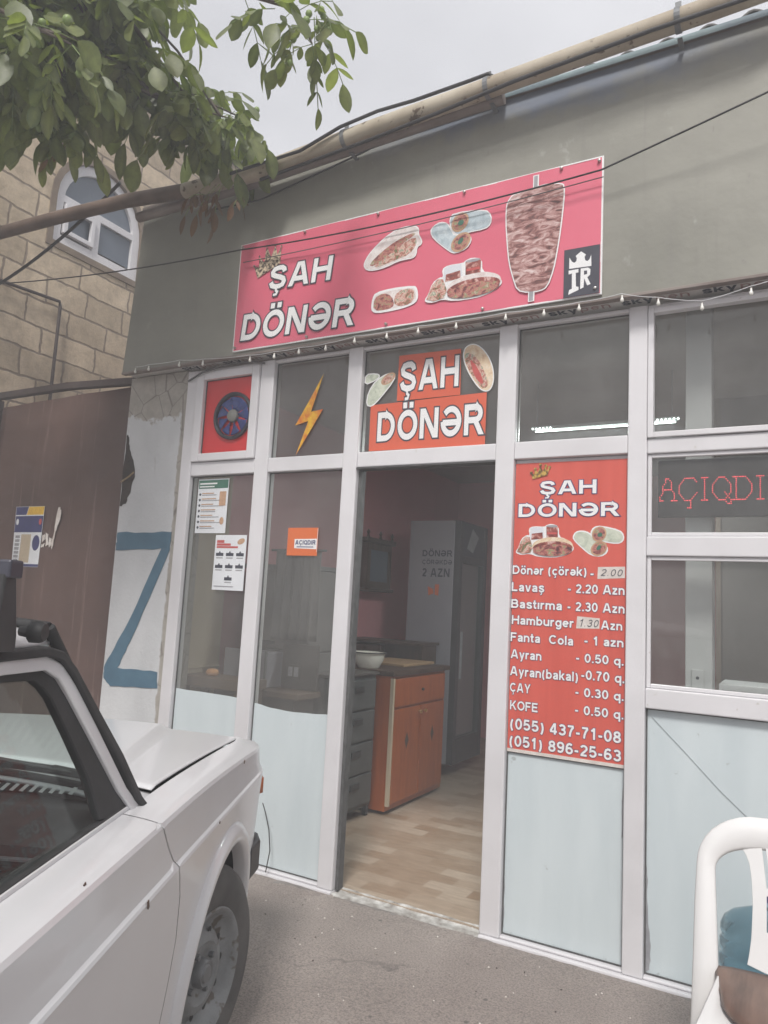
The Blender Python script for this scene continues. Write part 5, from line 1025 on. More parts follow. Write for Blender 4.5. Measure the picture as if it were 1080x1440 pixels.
# ------------------------------------------------------------------ stone house behind the gate
hs_ = thing('stone_house', 'tall house of tan limestone blocks with an arched white window behind the gate', 'house', (-7.5, 2.5, 0))
HX = -5.5
wy0, wy1, wz0, wz1 = .52, 1.34, 4.40, 5.16
def arch(e=0.0, n=14):
    cy = (wy0 + wy1) / 2; rr_ = (wy1 - wy0) / 2 + e; zs = wz1 - (wy1 - wy0) / 2
    return [(wy0 - e, wz0 - e), (wy1 + e, wz0 - e)] + [(cy + rr_ * math.cos(math.pi * k / n), zs + rr_ * math.sin(math.pi * k / n)) for k in range(n + 1)]
def poly_hole(outer, hole):
    vs = [Vector(p) for p in outer + hole]; n = len(outer); m = len(hole)
    ed = [(i, (i + 1) % n) for i in range(n)] + [(n + i, n + (i + 1) % m) for i in range(m)]
    r_ = geometry.delaunay_2d_cdt(vs, ed, [], 1, 1e-6); pv = r_[0]; fs = []
    for f_ in r_[2]:
        c_ = sum((pv[i] for i in f_), Vector((0, 0))) / len(f_)
        if not geometry_inside(c_, hole) and geometry_inside(c_, outer): fs.append(tuple(f_))
    return [tuple(v) for v in pv], fs
def geometry_inside(p, poly):
    x, y = p[0], p[1]; c_ = False; n = len(poly)
    for i in range(n):
        x0, y0 = poly[i]; x1, y1 = poly[(i + 1) % n]
        if (y0 > y) != (y1 > y) and x < (x1 - x0) * (y - y0) / (y1 - y0) + x0: c_ = not c_
    return c_
HT = 6.25
m_ = MB(); vs, fs = poly_hole([(-1.2, -.05), (7.5, -.05), (7.5, HT), (-1.2, HT)], arch(.06))
m_.add([(HX, a, c_) for a, c_ in vs], fs)
ar = arch(.06); n = len(ar)
m_.add([(HX, a, c_) for a, c_ in ar] + [(HX - .22, a, c_) for a, c_ in ar], [(i, (i + 1) % n, (i + 1) % n + n, i + n) for i in range(n)])
m_.add([(HX, -1.2, -.05), (HX - 4, -1.2, -.05), (HX - 4, -1.2, HT), (HX, -1.2, HT)], [(0, 1, 2, 3)]); m_.add([(HX, 7.5, -.05), (HX - 4, 7.5, -.05), (HX - 4, 7.5, HT), (HX, 7.5, HT)], [(0, 1, 2, 3)])
m_.build('wall', 'blocks', hs_, recalc=False)
m_ = MB(); m_.box(HX - 4.1, HX + .12, -1.3, 7.6, HT, HT + .12); m_.build('roof', 'roof', hs_, bevel=.01)
def ring(mb, poly, inner, x0, x1, mi=0):
    n = len(poly); vs = [(x1, *p) for p in poly] + [(x1, *p) for p in inner] + [(x0, *p) for p in poly] + [(x0, *p) for p in inner]; fs = []
    for i in range(n):
        j = (i + 1) % n; fs += [(i, j, n + j, n + i), (i, i + 2 * n, j + 2 * n, j), (n + i, n + j, 3 * n + j, 3 * n + i)]
    mb.add(vs, fs, mi)
m_ = MB(); ring(m_, arch(.115), arch(.058), HX - .10, HX + .012); m_.build('stone_surround', 'stone_rim', hs_)
wn = MB(); ring(wn, arch(.055), inset(arch(.055), .085), HX - .10, HX - .02); 
wn.box(HX - .095, HX - .022, wy0, wy1, 4.735, 4.80); wn.box(HX - .095, HX - .022, .875, .945, 4.42, 4.74)
wf = wn.build('window', 'pvc', hs_, bevel=.004)
wn = MB()
for q in ((.56, .60, 4.45, 4.72), (.835, .875, 4.45, 4.72), (.60, .835, 4.45, 4.49), (.60, .835, 4.68, 4.72)): wn.box(HX - .03, HX + .005, *q)
wn.build('sash', 'pvc', wf, bevel=.004)
def flat_x(pts, x): return MB().add([(x, a, c_) for a, c_ in pts], [tuple(range(len(pts)))])
flat_x([(.58, 4.46), (.87, 4.46), (.87, 4.74), (.58, 4.74)], HX - .05).build('pane', 'winglass', wf); flat_x([(.94, 4.46), (1.31, 4.46), (1.31, 4.74), (.94, 4.74)], HX - .05).build('pane', 'winglass', wf)
flat_x([p for p in inset(arch(.055), .07) if p[1] > 4.70] + [(.57, 4.78), (1.29, 4.78)], HX - .05).build('pane', 'winglass', wf)
hp = MB(); hp.tube([(HX + .04, -1.0, 3.76), (HX + .04, .03, 3.78), (HX + .04, .575, 3.82), (HX + .04, .585, 3.78), (HX + .04, .59, .0)], .014, 8); tag(hp.build('house_pipe', 'gate_dark', smooth=50), 'thin rusty pipe bent down the stone house wall', 'pipe')

# ------------------------------------------------------------------ white saloon car
CAR = thing('parked_car', 'white old boxy saloon car parked nose to the shop front', 'car', (-2.235, -1.785, 0.0), rotz=.4713)
# side profile (v, z) from sill to belt; everything in car coordinates: x = v (right), y = u (forward)
PROF = [(.715, .19), (.752, .225), (.772, .30), (.783, .42), (.793, .56), (.802, .70), (.8055, .742), (.8065, .752), (.804, .759), (.797, .764), (.7925, .80), (.789, .85), (.7875, .870), (.783, .880), (.772, .886), (.74, .892), (.695, .899)]
PS = [0.0]
for a, c_ in zip(PROF[:-1], PROF[1:]): PS.append(PS[-1] + math.hypot(a[0] - c_[0], a[1] - c_[1]))
def s_of_z(z_):
    for i in range(len(PROF) - 1):
        if PROF[i][1] <= z_ <= PROF[i + 1][1]: return PS[i] + (PS[i + 1] - PS[i]) * (z_ - PROF[i][1]) / (PROF[i + 1][1] - PROF[i][1])
    return PS[-1] if z_ > PROF[-1][1] else PS[0]
def body_pt(u, s_):
    s_ = max(0, min(PS[-1], s_))
    for i in range(len(PS) - 1):
        if s_ <= PS[i + 1] + 1e-9: break
    t = (s_ - PS[i]) / (PS[i + 1] - PS[i]); v = PROF[i][0] + t * (PROF[i + 1][0] - PROF[i][0]); z_ = PROF[i][1] + t * (PROF[i + 1][1] - PROF[i][1])
    wgt = max(0, min(1, (z_ - .765) / .10)); drop = 0.0
    if u > -.35: drop = .040 * ((u + .35) / .97) ** 1.5
    if u < -2.2: drop = .02 * ((-2.2 - u) / .9)
    z_ -= drop * wgt
    if u > .45: v -= .05 * ((u - .45) / .17) ** 2 * .6      # plan taper at the nose
    if u < -2.7: v -= .04 * ((-2.7 - u) / .4) ** 2
    return (v, u, z_)
SB = PS[-1]
def panel(outline_uz, du=.03, side=1, s_rows=None):
    """outline in (u, s); returns verts, faces of the curved sheet"""
    pts = []
    n = len(outline_uz)
    for i in range(n):
        a, c_ = Vector(outline_uz[i]), Vector(outline_uz[(i + 1) % n]); k = max(1, int((c_ - a).length / .025))
        pts += [tuple(a.lerp(c_, j / k)) for j in range(k)]
    m = len(pts); vs = [Vector(p) for p in pts]; ed = [(i, (i + 1) % m) for i in range(m)]
    umin = min(p[0] for p in pts); umax = max(p[0] for p in pts)
    rows_ = [q for q in PS] + [x * .02 + .01 for x in range(int(SB / .02))]
    rows_ = sorted(rows_); rr_ = []
    for q in rows_:
        if not rr_ or q - rr_[-1] > .004: rr_.append(q)
    for q in rr_:
        u = umin + .012
        while u < umax - .008:
            if geometry_inside((u, q), pts):
                ok = all((u - p[0]) ** 2 + (q - p[1]) ** 2 > .007 ** 2 for p in pts)
                if ok: vs.append(Vector((u, q)))
            u += du
    r_ = geometry.delaunay_2d_cdt(vs, ed, [], 1, 1e-7); pv = r_[0]; fs = []
    for f_ in r_[2]:
        c_ = sum((pv[i] for i in f_), Vector((0, 0))) / len(f_)
        if geometry_inside(c_, pts): fs.append(tuple(f_))
    V_ = []
    for p in pv:
        v, u, z_ = body_pt(p[0], p[1]); V_.append((v * side, u, z_))
    return V_, fs
def cpart(mb, name, mat, parent=CAR, **k): return mb.build(name, mat, parent, local=True, **k)
sz = s_of_z
AU, AZ, AR, AH = .045, .30, .375, .365          # front arch
def arch_pts(cu, r_, h_, n=22, zmin=.19):
    o = []
    for k in range(n + 1):
        g_ = math.pi * k / n; o.append((cu + r_ * math.cos(g_), AZ + h_ * math.sin(g_)))
    return o
DL = [(-.595, SB), (-.592, sz(.884)), (-.545, sz(.82)), (-.487, sz(.755)), (-.443, sz(.67)), (-.424, sz(.565)), (-.436, sz(.475)), (-.455, sz(.40)), (-.475, sz(.30)), (-.485, sz(.19))]
for side in (1, -1):
    # front fender
    ap = arch_pts(AU, AR - .035, AH - .03)
    o = [(.615, SB)] + [(u + .003, s_) for u, s_ in DL] + [(AU - AR + .02, 0), (AU - AR + .035, sz(.30))] + [(u, sz(z_)) for u, z_ in ap[::-1][1:-1]] + [(AU + AR - .035, sz(.30)), (AU + AR + .02, sz(.30)), (.600, sz(.44)), (.615, sz(.60))]
    vs, fs = panel(o, side=side); m_ = MB(); m_.add(vs, fs)
    fen = cpart(m_, 'fender', 'carpaint', smooth=18)
    m_ = MB(); rows = []
    for (u0, s0), (u1, s1) in zip(DL[:-1], DL[1:]):
        for j in range(4):
            t = j / 4; uu, ss = u0 + (u1 - u0) * t, s0 + (s1 - s0) * t; p = body_pt(uu, ss); rows.append([((p[0] - .006) * side, uu - .02, p[2] - (.005 if ss > sz(.88) else 0)), ((p[0] - .006) * side, uu + .02, p[2] - (.005 if ss > sz(.88) else 0))])
    m_.grid(rows); cpart(m_, 'door_jamb', 'carpaint')
    # arch flare lip
    m_ = MB(); prof = [(-.034, -.03), (-.034, .006), (-.028, .018), (-.010, .022), (.008, .019), (.022, .008), (.030, .0005), (.030, -.02)]; rows = []
    lower = [(AU - AR - .045, .20), (AU - AR - .015, .25)]
    for k in range(-4, 31):
        if k < 0: g_ = math.pi; ext = (-k) * .032; zz = AZ - ext; cu_, cz_ = AU + (AR) * -1 - ext * .18, zz; du, dz_ = -1, 0
        elif k > 27: break
        else:
            g_ = math.pi * (1 - k / 28.0); cu_, cz_ = AU + AR * math.cos(g_), AZ + AH * math.sin(g_); du, dz_ = math.cos(g_), math.sin(g_)
        rw = []
        for d_r, dv in prof:
            uu, zz = cu_ + du * d_r, cz_ + dz_ * d_r; v = body_pt(uu, sz(zz))[0]; rw.append(((v + dv) * side, uu, zz))
        rows.append(rw)
    m_.grid(rows); cpart(m_, 'wheel_arch_lip', 'carpaint', smooth=50)
    # doors
    bl = .007
    DR = -1.50
    o = [(u - .001, s_) for u, s_ in DL] + [(DR + .02, 0), (DR, sz(.5)), (DR, SB)]
    vs, fs = panel(o, side=side); m_ = MB(); m_.add(vs, fs); dr = cpart(m_, 'door', 'carpaint', smooth=18)
    o = [(DR - .008, SB), (DR - .008, sz(.5)), (DR + .012, 0), (-2.02, 0), (-2.10, sz(.40)), (-2.22, sz(.62)), (-2.30, sz(.70)), (-2.34, SB)]
    vs, fs = panel(o, side=side, du=.06); m_ = MB(); m_.add(vs, fs); dr2 = cpart(m_, 'door', 'carpaint', smooth=18)
    ap = arch_pts(-2.424, AR - .03, AH - .02)
    o = [(-2.348, SB), (-2.308, sz(.70)), (-2.228, sz(.62)), (-2.108, sz(.40)), (-2.03, 0), (-2.424 + AR - .025, 0)] + [(u, sz(z_)) for u, z_ in ap] + [(-2.424 - AR + .03, sz(.24)), (-3.05, sz(.28)), (-3.12, sz(.5)), (-3.12, SB)]
    o[2] = (-2.228, sz(.655)); o[3] = (-2.112, sz(.62)); o = [(-2.348, SB), (-2.308, sz(.72)), (-2.25, sz(.70))] + [(u, sz(z_)) for u, z_ in ap if u < -2.25] + [(-2.424 - AR + .03, sz(.24)), (-3.05, sz(.28)), (-3.12, sz(.5)), (-3.12, SB)]
    vs, fs = panel(o, side=side, du=.06); m_ = MB(); m_.add(vs, fs); cpart(m_, 'rear_wing', 'carpaint', smooth=32)
    # handles and rust chips
    m_ = MB(); m_.obox((.80 * side, -1.36, .80), Vector((1, 0, 0)), Vector((0, 1, 0)), Vector((0, 0, 1)), .016, .075, .013); cpart(m_, 'handle', 'black_plastic', dr, bevel=.006)
    m_ = MB(); m_.obox((.80 * side, -2.20, .80), Vector((1, 0, 0)), Vector((0, 1, 0)), Vector((0, 0, 1)), .016, .075, .013); cpart(m_, 'handle', 'black_plastic', dr2, bevel=.006)
    # side window frame: dark gutter, white frame, rubber, glass
    def tv(z_): return .70 - (z_ - .89) * .2875
    def path(pts): return [(tv(z_) * side, u, z_) for u, z_ in pts]
    X1 = Vector((side, 0, 0))
    def band(outer, inner, v0, v1, name, mat, n=7, parent=dr):
        """frame band between two (u, z) lines, from depth v0 to v1 outwards"""
        m2 = MB(); rows = []
        for (ou, oz), (iu, iz) in zip(outer, inner):
            a = Vector((tv(oz) * side, ou, oz)); b_ = Vector((tv(iz) * side, iu, iz)); rows.append([a + X1 * v0, a + X1 * v1, b_ + X1 * v1, b_ + X1 * v0, a + X1 * v0])
        m2.grid(rows); return cpart(m2, name, mat, parent, bevel=.004, smooth=35)
    def dens(l, k=4):
        o_ = []
        for i in range(len(l) - 1): o_ += [(l[i][0] + (l[i + 1][0] - l[i][0]) * j / k, l[i][1] + (l[i + 1][1] - l[i][1]) * j / k) for j in range(k)]
        return o_ + [l[-1]]
    def rnd_path(l): 
        o_ = [l[0]]
        for i in range(1, len(l) - 1):
            a, b_, c_ = Vector(l[i - 1]), Vector(l[i]), Vector(l[i + 1])
            o_ += [tuple(a.lerp(b_, .75)), tuple((a.lerp(b_, .92) + c_.lerp(b_, .92)) / 2), tuple(c_.lerp(b_, .75))]
        return o_ + [l[-1]]
    go = [(-.452, .868), (-.504, .915), (-.569, 1.024), (-.653, 1.132), (-.728, 1.233), (-.772, 1.270), (-.832, 1.283), (-.99, 1.283), (-1.6, 1.282), (-2.35, 1.262)]
    gi = [(-.475, .862), (-.535, .915), (-.60, 1.024), (-.680, 1.125), (-.745, 1.215), (-.785, 1.250), (-.84, 1.263), (-.99, 1.265), (-1.6, 1.264), (-2.35, 1.243)]
    band(go, gi, -.02, .016, 'gutter_seal', 'black_rubber', parent=CAR)
    wo = [(-.508, .895), (-.563, .95), (-.654, 1.091), (-.726, 1.197), (-.770, 1.243), (-.828, 1.266), (-.99, 1.268), (-1.505, 1.266)]
    wi = [(-.552, .895), (-.603, .948), (-.697, 1.085), (-.764, 1.178), (-.795, 1.215), (-.842, 1.236), (-.99, 1.240), (-1.505, 1.238)]
    band(wo, wi, -.02, .006, 'window_frame', 'carpaint', parent=dr)
    bo_ = [(-.545, .895), (-.60, .948), (-.694, 1.085), (-.760, 1.178), (-.792, 1.215), (-.840, 1.238), (-.99, 1.242), (-1.505, 1.240)]
    bi = [(-.70, .915), (-.725, 1.008), (-.776, 1.10), (-.822, 1.178), (-.845, 1.200), (-.878, 1.219), (-.99, 1.226), (-1.505, 1.224)]
    band(bo_, bi, -.025, -.004, 'window_rubber', 'black_rubber', parent=dr)
    m_ = MB(); m_.add([((tv(.915) - .012) * side, -.60, .91), ((tv(.915) - .012) * side, -1.50, .91), ((tv(1.23) - .014) * side, -1.50, 1.232), ((tv(1.23) - .014) * side, -.87, 1.224), ((tv(1.1) - .012) * side, -.76, 1.09), ((tv(1.0) - .012) * side, -.70, 1.0)], [(0, 1, 2, 3, 4, 5)]); cpart(m_, 'door_glass', 'carglass', dr)
    m_ = MB(); m_.strip([((.693) * side, u, .899) for u in (-.54, -1.0, -1.5)], Vector((-.022 * side, 0, 0)), Vector((0, 0, .012))); cpart(m_, 'window_seal', 'black_rubber', dr, bevel=.003)
    m_ = MB(); m_.strip([((.697) * side, u, .898) for u in (-.53, -1.0, -1.5)], Vector((-.008 * side, 0, 0)), Vector((0, 0, .010))); cpart(m_, 'belt_lip', 'carpaint', dr, bevel=.002)
    # door inner trim
    m_ = MB(); m_.box(.60 * side, .66 * side, -1.48, -.60, .25, .87); cpart(m_, 'door_trim', 'dark_int', dr, bevel=.01)
    # B pillar, rear door window
    m_ = MB(); 
    for (u0, u1) in ((-1.50, -1.56),): m_.add([((tv(.9) + .004) * side, u0, .9), ((tv(.9) + .004) * side, u1, .9), ((tv(1.26) + .004) * side, u1, 1.262), ((tv(1.26) + .004) * side, u0, 1.262)], [(0, 1, 2, 3)])
    cpart(m_, 'window_pillar', 'black_rubber', CAR)
    m_ = MB(); m_.add([((tv(.9) - .01) * side, -1.56, .9), ((tv(.9) - .01) * side, -2.30, .9), ((tv(1.24) - .01) * side, -2.20, 1.24), ((tv(1.26) - .01) * side, -1.56, 1.262)], [(0, 1, 2, 3)]); cpart(m_, 'door_glass', 'carglass', dr2)
    m_ = MB(); m_.add([(tv(.9) * side, -2.30, .895), (tv(.9) * side, -2.72, .885), (tv(1.22) * side, -2.42, 1.25), (tv(1.26) * side, -2.20, 1.262)], [(0, 1, 2, 3)]); cpart(m_, 'rear_pillar', 'carpaint', CAR)
    # A pillar sheet under the seals
    m_ = MB(); m_.grid([[((tv(z_) - .018) * side, u, z_), ((tv(z_) - .045) * side, u + .012, z_)] for u, z_ in go[:7]]); m_.grid([[((tv(z_) - .018) * side, u, z_), ((tv(z_) - .018) * side, u - .10, z_ - .015)] for u, z_ in go[:7]]); cpart(m_, 'windscreen_pillar', 'black_rubber', CAR, smooth=50)
    # marker lamp
    m_ = MB(); rows = []
    for k in range(5):
        g_ = R(90 * k / 4); rows.append([((.764 + .026 * math.cos(g_)) * side, .586 + .036 * math.sin(g_), z_) for z_ in (.665, .722)])
    m_.grid(rows); m_.add([rows[0][0], rows[0][1], ((.775) * side, .555, .722), ((.775) * side, .555, .665)], [(0, 1, 2, 3)])
    cpart(m_, 'side_marker', 'amber', CAR, smooth=60, solid=.006)
    # wheels
    for cu in (AU - .035, -2.424):
        sgn = side
        wh = bpy.data.objects.new('wheel', None); COL.objects.link(wh); wh.parent = CAR; wh.location = (.697 * side, cu, .292); wh.empty_display_size = .05; wh.rotation_euler = (0, 0, R(-15) if cu > -1 else 0)
        prof = [(.172, -.085), (.188, -.092), (.232, -.097), (.262, -.086), (.284, -.070), (.293, -.055), (.2965, -.02), (.297, .0), (.2965, .02), (.293, .055), (.284, .070), (.262, .086), (.232, .097), (.205, .094), (.188, .090), (.172, .083)]
        m_ = MB(); m_.lathe([(r_, h * sgn) for r_, h in prof], (0, 0, 0), 'x', 72)
        m_.build('tyre', 'tyre', wh, local=True, smooth=40)
        rim = [(.172, -.083), (.165, -.07), (.155, .03), (.164, .072), (.176, .082), (.180, .088), (.176, .092), (.164, .086), (.156, .068), (.140, .052), (.128, .046), (.118, .052), (.105, .066), (.085, .070), (.070, .060), (.055, .056), (0, .056)]
        m_ = MB(); m_.lathe([(r_, h * sgn) for r_, h in rim], (0, 0, 0), 'x', 64); rm = m_.build('rim', 'rim', wh, local=True, smooth=40)
        for k in range(10):
            a = 2 * math.pi * k / 10; m_ = MB(); m_.lathe([(0, .062 * sgn), (.011, .0625 * sgn)], (0, .112 * math.cos(a), .112 * math.sin(a)), 'x', 10)
            m_.build('slot', 'underbody', rm, local=True)
        m_ = MB(); m_.lathe([(.040, .055 * sgn), (.040, .075 * sgn), (.034, .083 * sgn), (.026, .080 * sgn), (.022, .086 * sgn), (0, .088 * sgn)], (0, 0, 0), 'x', 28); m_.build('hub_cap', 'steel', rm, local=True, smooth=40)
        for k in range(4):
            a = 2 * math.pi * k / 4 + .5; m_ = MB(); m_.lathe([(.009, .058 * sgn), (.009, .072 * sgn), (0, .075 * sgn)], (0, .062 * math.cos(a), .062 * math.sin(a)), 'x', 6); m_.build('wheel_nut', 'steel', rm, local=True)
    for cu in (AU, -2.424):
        m_ = MB(); n_ = 16; rows = [[(v * side, cu + (AR - .012) * math.cos(math.pi * k / n_), .285 + (AH - .005) * math.sin(math.pi * k / n_)) for v in (.50, .765)] for k in range(n_ + 1)]; m_.grid(rows)
        m_.add([(.50 * side, cu + (AR - .012) * math.cos(math.pi * k / n_), .285 + (AH - .005) * math.sin(math.pi * k / n_)) for k in range(n_ + 1)], [tuple(range(n_ + 1))]); cpart(m_, 'wheel_well', 'underbody', CAR)
# rust chips on the right door and fender
RUST = pm('rust', (.16, .10, .07), (.08, .05, .04), 60, .9)
for u, z_, a, c_ in ((-.965, .884, .004, .003), (-.70, .752, .0035, .009), (-.12, .754, .003, .003), (.24, .868, .006, .004)):
    p = body_pt(u, sz(z_)); m_ = MB(); m_.obox((p[0] + .0015, p[1], p[2]), Vector((1, 0, 0)), Vector((0, .94, .34)), Vector((0, -.34, .94)), .001, a, c_)
    cpart(m_, 'rust_chip', RUST, CAR)
# bonnet
m_ = MB(); rows = []; nu, nv = 30, 110
def hood_z(u, v):
    t = (u + .36) / .98; base = .9005 - .045 * max(0, t) ** 1.6
    a = abs(v); crown = .028 * (1 - (a / .70) ** 2)
    ar_ = .575 - .17 * max(0, t); ridge = .015 * max(0, min(1, (ar_ - a) / .035))
    return base + crown + ridge
for i in range(nu + 1):
    rw = []
    for k in range(nv + 1):
        v = -.682 + 1.364 * k / nv
        u0 = -.370 + .085 * (1 - (abs(v) / .682) ** 2.2); u = u0 + (.612 - u0) * i / nu
        rw.append((v, u, hood_z(u, v) - (.004 if i in (0,) else 0)))
    rows.append(rw)
rows.append([(x, y + .004, z_ - .03) for x, y, z_ in rows[-1]])
m_.grid(rows); cpart(m_, 'bonnet', 'carpaint', smooth=28, solid=.004)
m_ = MB(); gp = [(.689, u) for u in (.60, .45, .3, .15, 0, -.15, -.30, -.372)]
for s_ in (1, -1): m_.strip([(v * s_, u, (.893 - .040 * max(0, (u + .35) / .97) ** 1.5) - .012) for v, u in gp], Vector((.008 * s_, 0, 0)), Vector((-.016 * s_, 0, -.02)))
m_.strip([(-.682 + 1.364 * k / 24, -.376 + .085 * (1 - (abs(-.682 + 1.364 * k / 24) / .682) ** 2.2) + .005, .895 + .028 * (1 - (abs(-.682 + 1.364 * k / 24) / .7) ** 2) - .010) for k in range(25)], Vector((0, -.022, 0)), Vector((0, 0, -.02)))
cpart(m_, 'bonnet_gap_shade', 'black_rubber')  # black strip laid in the bonnet gap to stand for its shade
m_ = MB(); m_.box(-.705, .705, -.60, .59, .70, .815); cpart(m_, 'engine_bay', 'underbody')
# cowl between bonnet and windscreen
m_ = MB(); rows = []
for j in range(6):
    rows.append([((-.70 + 1.40 * k / 24), (-.383 + .085 * (1 - (abs(-.70 + 1.40 * k / 24) / .70) ** 2.2)) * (1 - j / 5) + (-.545 + .13 * (1 - (abs(-.70 + 1.40 * k / 24) / .70) ** 2)) * j / 5, .896 + .026 * (1 - (abs(-.70 + 1.4 * k / 24) / .70) ** 2) + .004 * j / 5 - (.006 if j == 0 else 0)) for k in range(25)])
m_.grid(rows); cpart(m_, 'cowl', 'carpaint', smooth=40, solid=.006)
# windscreen, roof, rear window, boot
def ws_pt(v, t):
    k = 1 - (v / .69) ** 2; half_b, half_t = .672, .575
    vv = v / .69 * (half_b + (half_t - half_b) * t); return (vv, -.49 + .11 * k + (-.79 + .05 * k - (-.49 + .11 * k)) * t, .905 + .024 * k + (1.318 - .905 - .004 * k) * t)
m_ = MB(); m_.grid([[ws_pt(-.69 + 1.38 * k / 20, t / 8) for k in range(21)] for t in range(9)]); cpart(m_, 'windscreen', 'carglass', smooth=60)
m_ = MB(); 
edge = [ws_pt(-.69 + 1.38 * k / 20, 0) for k in range(21)]; m_.tube(edge, .012, 8); edge = [ws_pt(-.69 + 1.38 * k / 20, 1) for k in range(21)]; m_.tube(edge, .012, 8)
for s_ in (-.69, .69): m_.tube([ws_pt(s_, t / 8) for t in range(9)], .013, 8)
cpart(m_, 'windscreen_rubber', 'black_rubber', smooth=60)
m_ = MB(); rows = []
for i in range(25):
    u = -.775 - 1.62 * i / 24; t = i / 24; rw = []
    for k in range(25):
        q = -1 + 2 * k / 24; v = q * (.592 - .03 * (2 * t - 1) ** 6 * .5); zc = 1.405 - .055 * (2 * t - .95) ** 2 - (.014 if i == 0 else 0) - .010 * max(0, 1 - i / 3)
        rw.append((v, u + (.05 * (1 - q * q) if i < 3 else 0) * (1 - i / 3), 1.288 + (zc - 1.288) * (1 - abs(q) ** 6)))
    rows.append(rw)
m_.grid(rows); cpart(m_, 'roof', 'carpaint', smooth=50, solid=.012)
m_ = MB(); m_.add([(-.60, -2.40, 1.285), (.60, -2.40, 1.285), (.66, -2.72, .91), (-.66, -2.72, .91)], [(0, 1, 2, 3)]); cpart(m_, 'rear_window', 'carglass')
m_ = MB(); m_.grid([[(-.70 + 1.4 * k / 12, u, z_ + .02 * (1 - ((k - 6) / 6) ** 2)) for k in range(13)] for u, z_ in ((-2.70, .89), (-3.05, .87), (-3.11, .85), (-3.125, .60), (-3.11, .32))]); cpart(m_, 'boot_lid', 'carpaint', smooth=40)
m_ = MB(); m_.box(-.76, .76, -3.20, -3.12, .36, .47); cpart(m_, 'bumper', 'black_plastic', bevel=.02)
for s_ in (-1, 1):
    m_ = MB(); m_.box(.50 * s_, .74 * s_, -3.135, -3.12, .60, .76); cpart(m_, 'tail_lamp', 'redfilm', bevel=.005)
# nose: grille, lamps, bumper, valance, fender front faces
m_ = MB(); m_.box(-.72, .72, .56, .598, .53, .825); nose = cpart(m_, 'nose_panel', 'carpaint', bevel=.01)
m_ = MB(); m_.box(-.44, .44, .598, .612, .57, .80)
for k in range(9): m_.box(-.43, .43, .612, .62, .585 + k * .024, .592 + k * .024)
cpart(m_, 'grille', 'black_plastic')
for s_ in (-1, 1):
    m_ = MB(); m_.box(.45 * s_, .70 * s_, .598, .612, .58, .80); hl = cpart(m_, 'headlight', 'chrome', bevel=.01); m_ = MB(); m_.box(.465 * s_, .685 * s_, .612, .618, .595, .785); cpart(m_, 'lens', 'winglass', hl, bevel=.004)
    m_ = MB(); m_.grid([[(v * s_, u, z_) for v, u in ((.755, .555), (.758, .585), (.748, .605), (.70, .612))] for z_ in (.44, .60, .78, .845)]); cpart(m_, 'fender_end', 'carpaint', smooth=50, solid=.005)
m_ = MB(); rows = []
for v in (-.80, -.79, -.74, -.4, 0, .4, .74, .79, .80):
    uu = .70 - .03 * (v / .8) ** 2; uu = .36 + .06 * 0 if abs(v) >= .80 else (uu if abs(v) < .78 else .62)
    rows.append([(v, uu, z_) for z_ in (.40, .41, .51, .52)])
m_.grid(rows); 
m_ = MB(); bp = [(-.792, .47), (-.80, .58), (-.775, .655), (-.70, .695), (-.3, .71), (.3, .71), (.70, .695), (.775, .655), (.80, .58), (.792, .47)]
m_.strip([(v, u, .385) for v, u in bp], Vector((0, 0, .115)), [Vector((-v * .03, -.025, 0)) for v, u in bp]); cpart(m_, 'bumper', 'black_plastic', bevel=.012)
m_ = MB(); m_.grid([[(v, u, z_) for v in (-.74, 0, .74)] for u, z_ in ((.60, .54), (.61, .40), (.585, .24))]); cpart(m_, 'valance', 'carpaint', solid=.004)
# floor and underside, seats, dash
m_ = MB(); m_.box(-.70, .70, -3.0, -.40, .17, .23); cpart(m_, 'underside', 'underbody')
m_ = MB(); m_.box(-.70, .70, -.60, -.555, .2, .88); cpart(m_, 'bulkhead', 'dark_int')
m_ = MB(); rows = []
for v in [-.66 + 1.32 * k / 20 for k in range(21)]:
    k_ = 1 - (v / .69) ** 2
    rows.append([(v, -.50 + .10 * k_, .885), (v, -.62, .905 + .006 * k_), (v, -.74, .90), (v, -.80, .885), (v, -.805, .80), (v, -.78, .70), (v, -.72, .62)])
m_.grid(rows); ds = cpart(m_, 'dashboard', 'dark_int', smooth=35, solid=.01)
m_ = MB()
for k in range(46):
    v = -.55 + k * .024; m_.add([(v, -.485, .922), (v + .012, -.490, .922), (v + .018, -.535, .917), (v + .006, -.53, .917)], [(0, 1, 2, 3)])
cpart(m_, 'defroster_vent', 'vent', ds, recalc=False)
m_ = MB(); y0 = -.808
def dbox(v0, v1, z0, z1, t=.006): 
    m_.box(v0, v1, y0 - .01, y0 + .004, z1 - t, z1); m_.box(v0, v1, y0 - .01, y0 + .004, z0, z0 + t); m_.box(v0, v0 + t, y0 - .01, y0 + .004, z0 + t, z1 - t); m_.box(v1 - t, v1, y0 - .01, y0 + .004, z0 + t, z1 - t)
dbox(.50, .635, .79, .865, .004); cpart(m_, 'vent_frame', 'greyink', ds)
m_ = MB()
for k in range(6): m_.box(.506, .629, y0 - .006, y0 + .002, .797 + k * .0115, .803 + k * .0115)
cpart(m_, 'vent_louvre', 'black_plastic', ds)
m_ = MB(); m_.box(.22, .44, y0 - .006, y0 + .002, .825, .85); cpart(m_, 'dash_trim', 'charcoal', ds, bevel=.003)
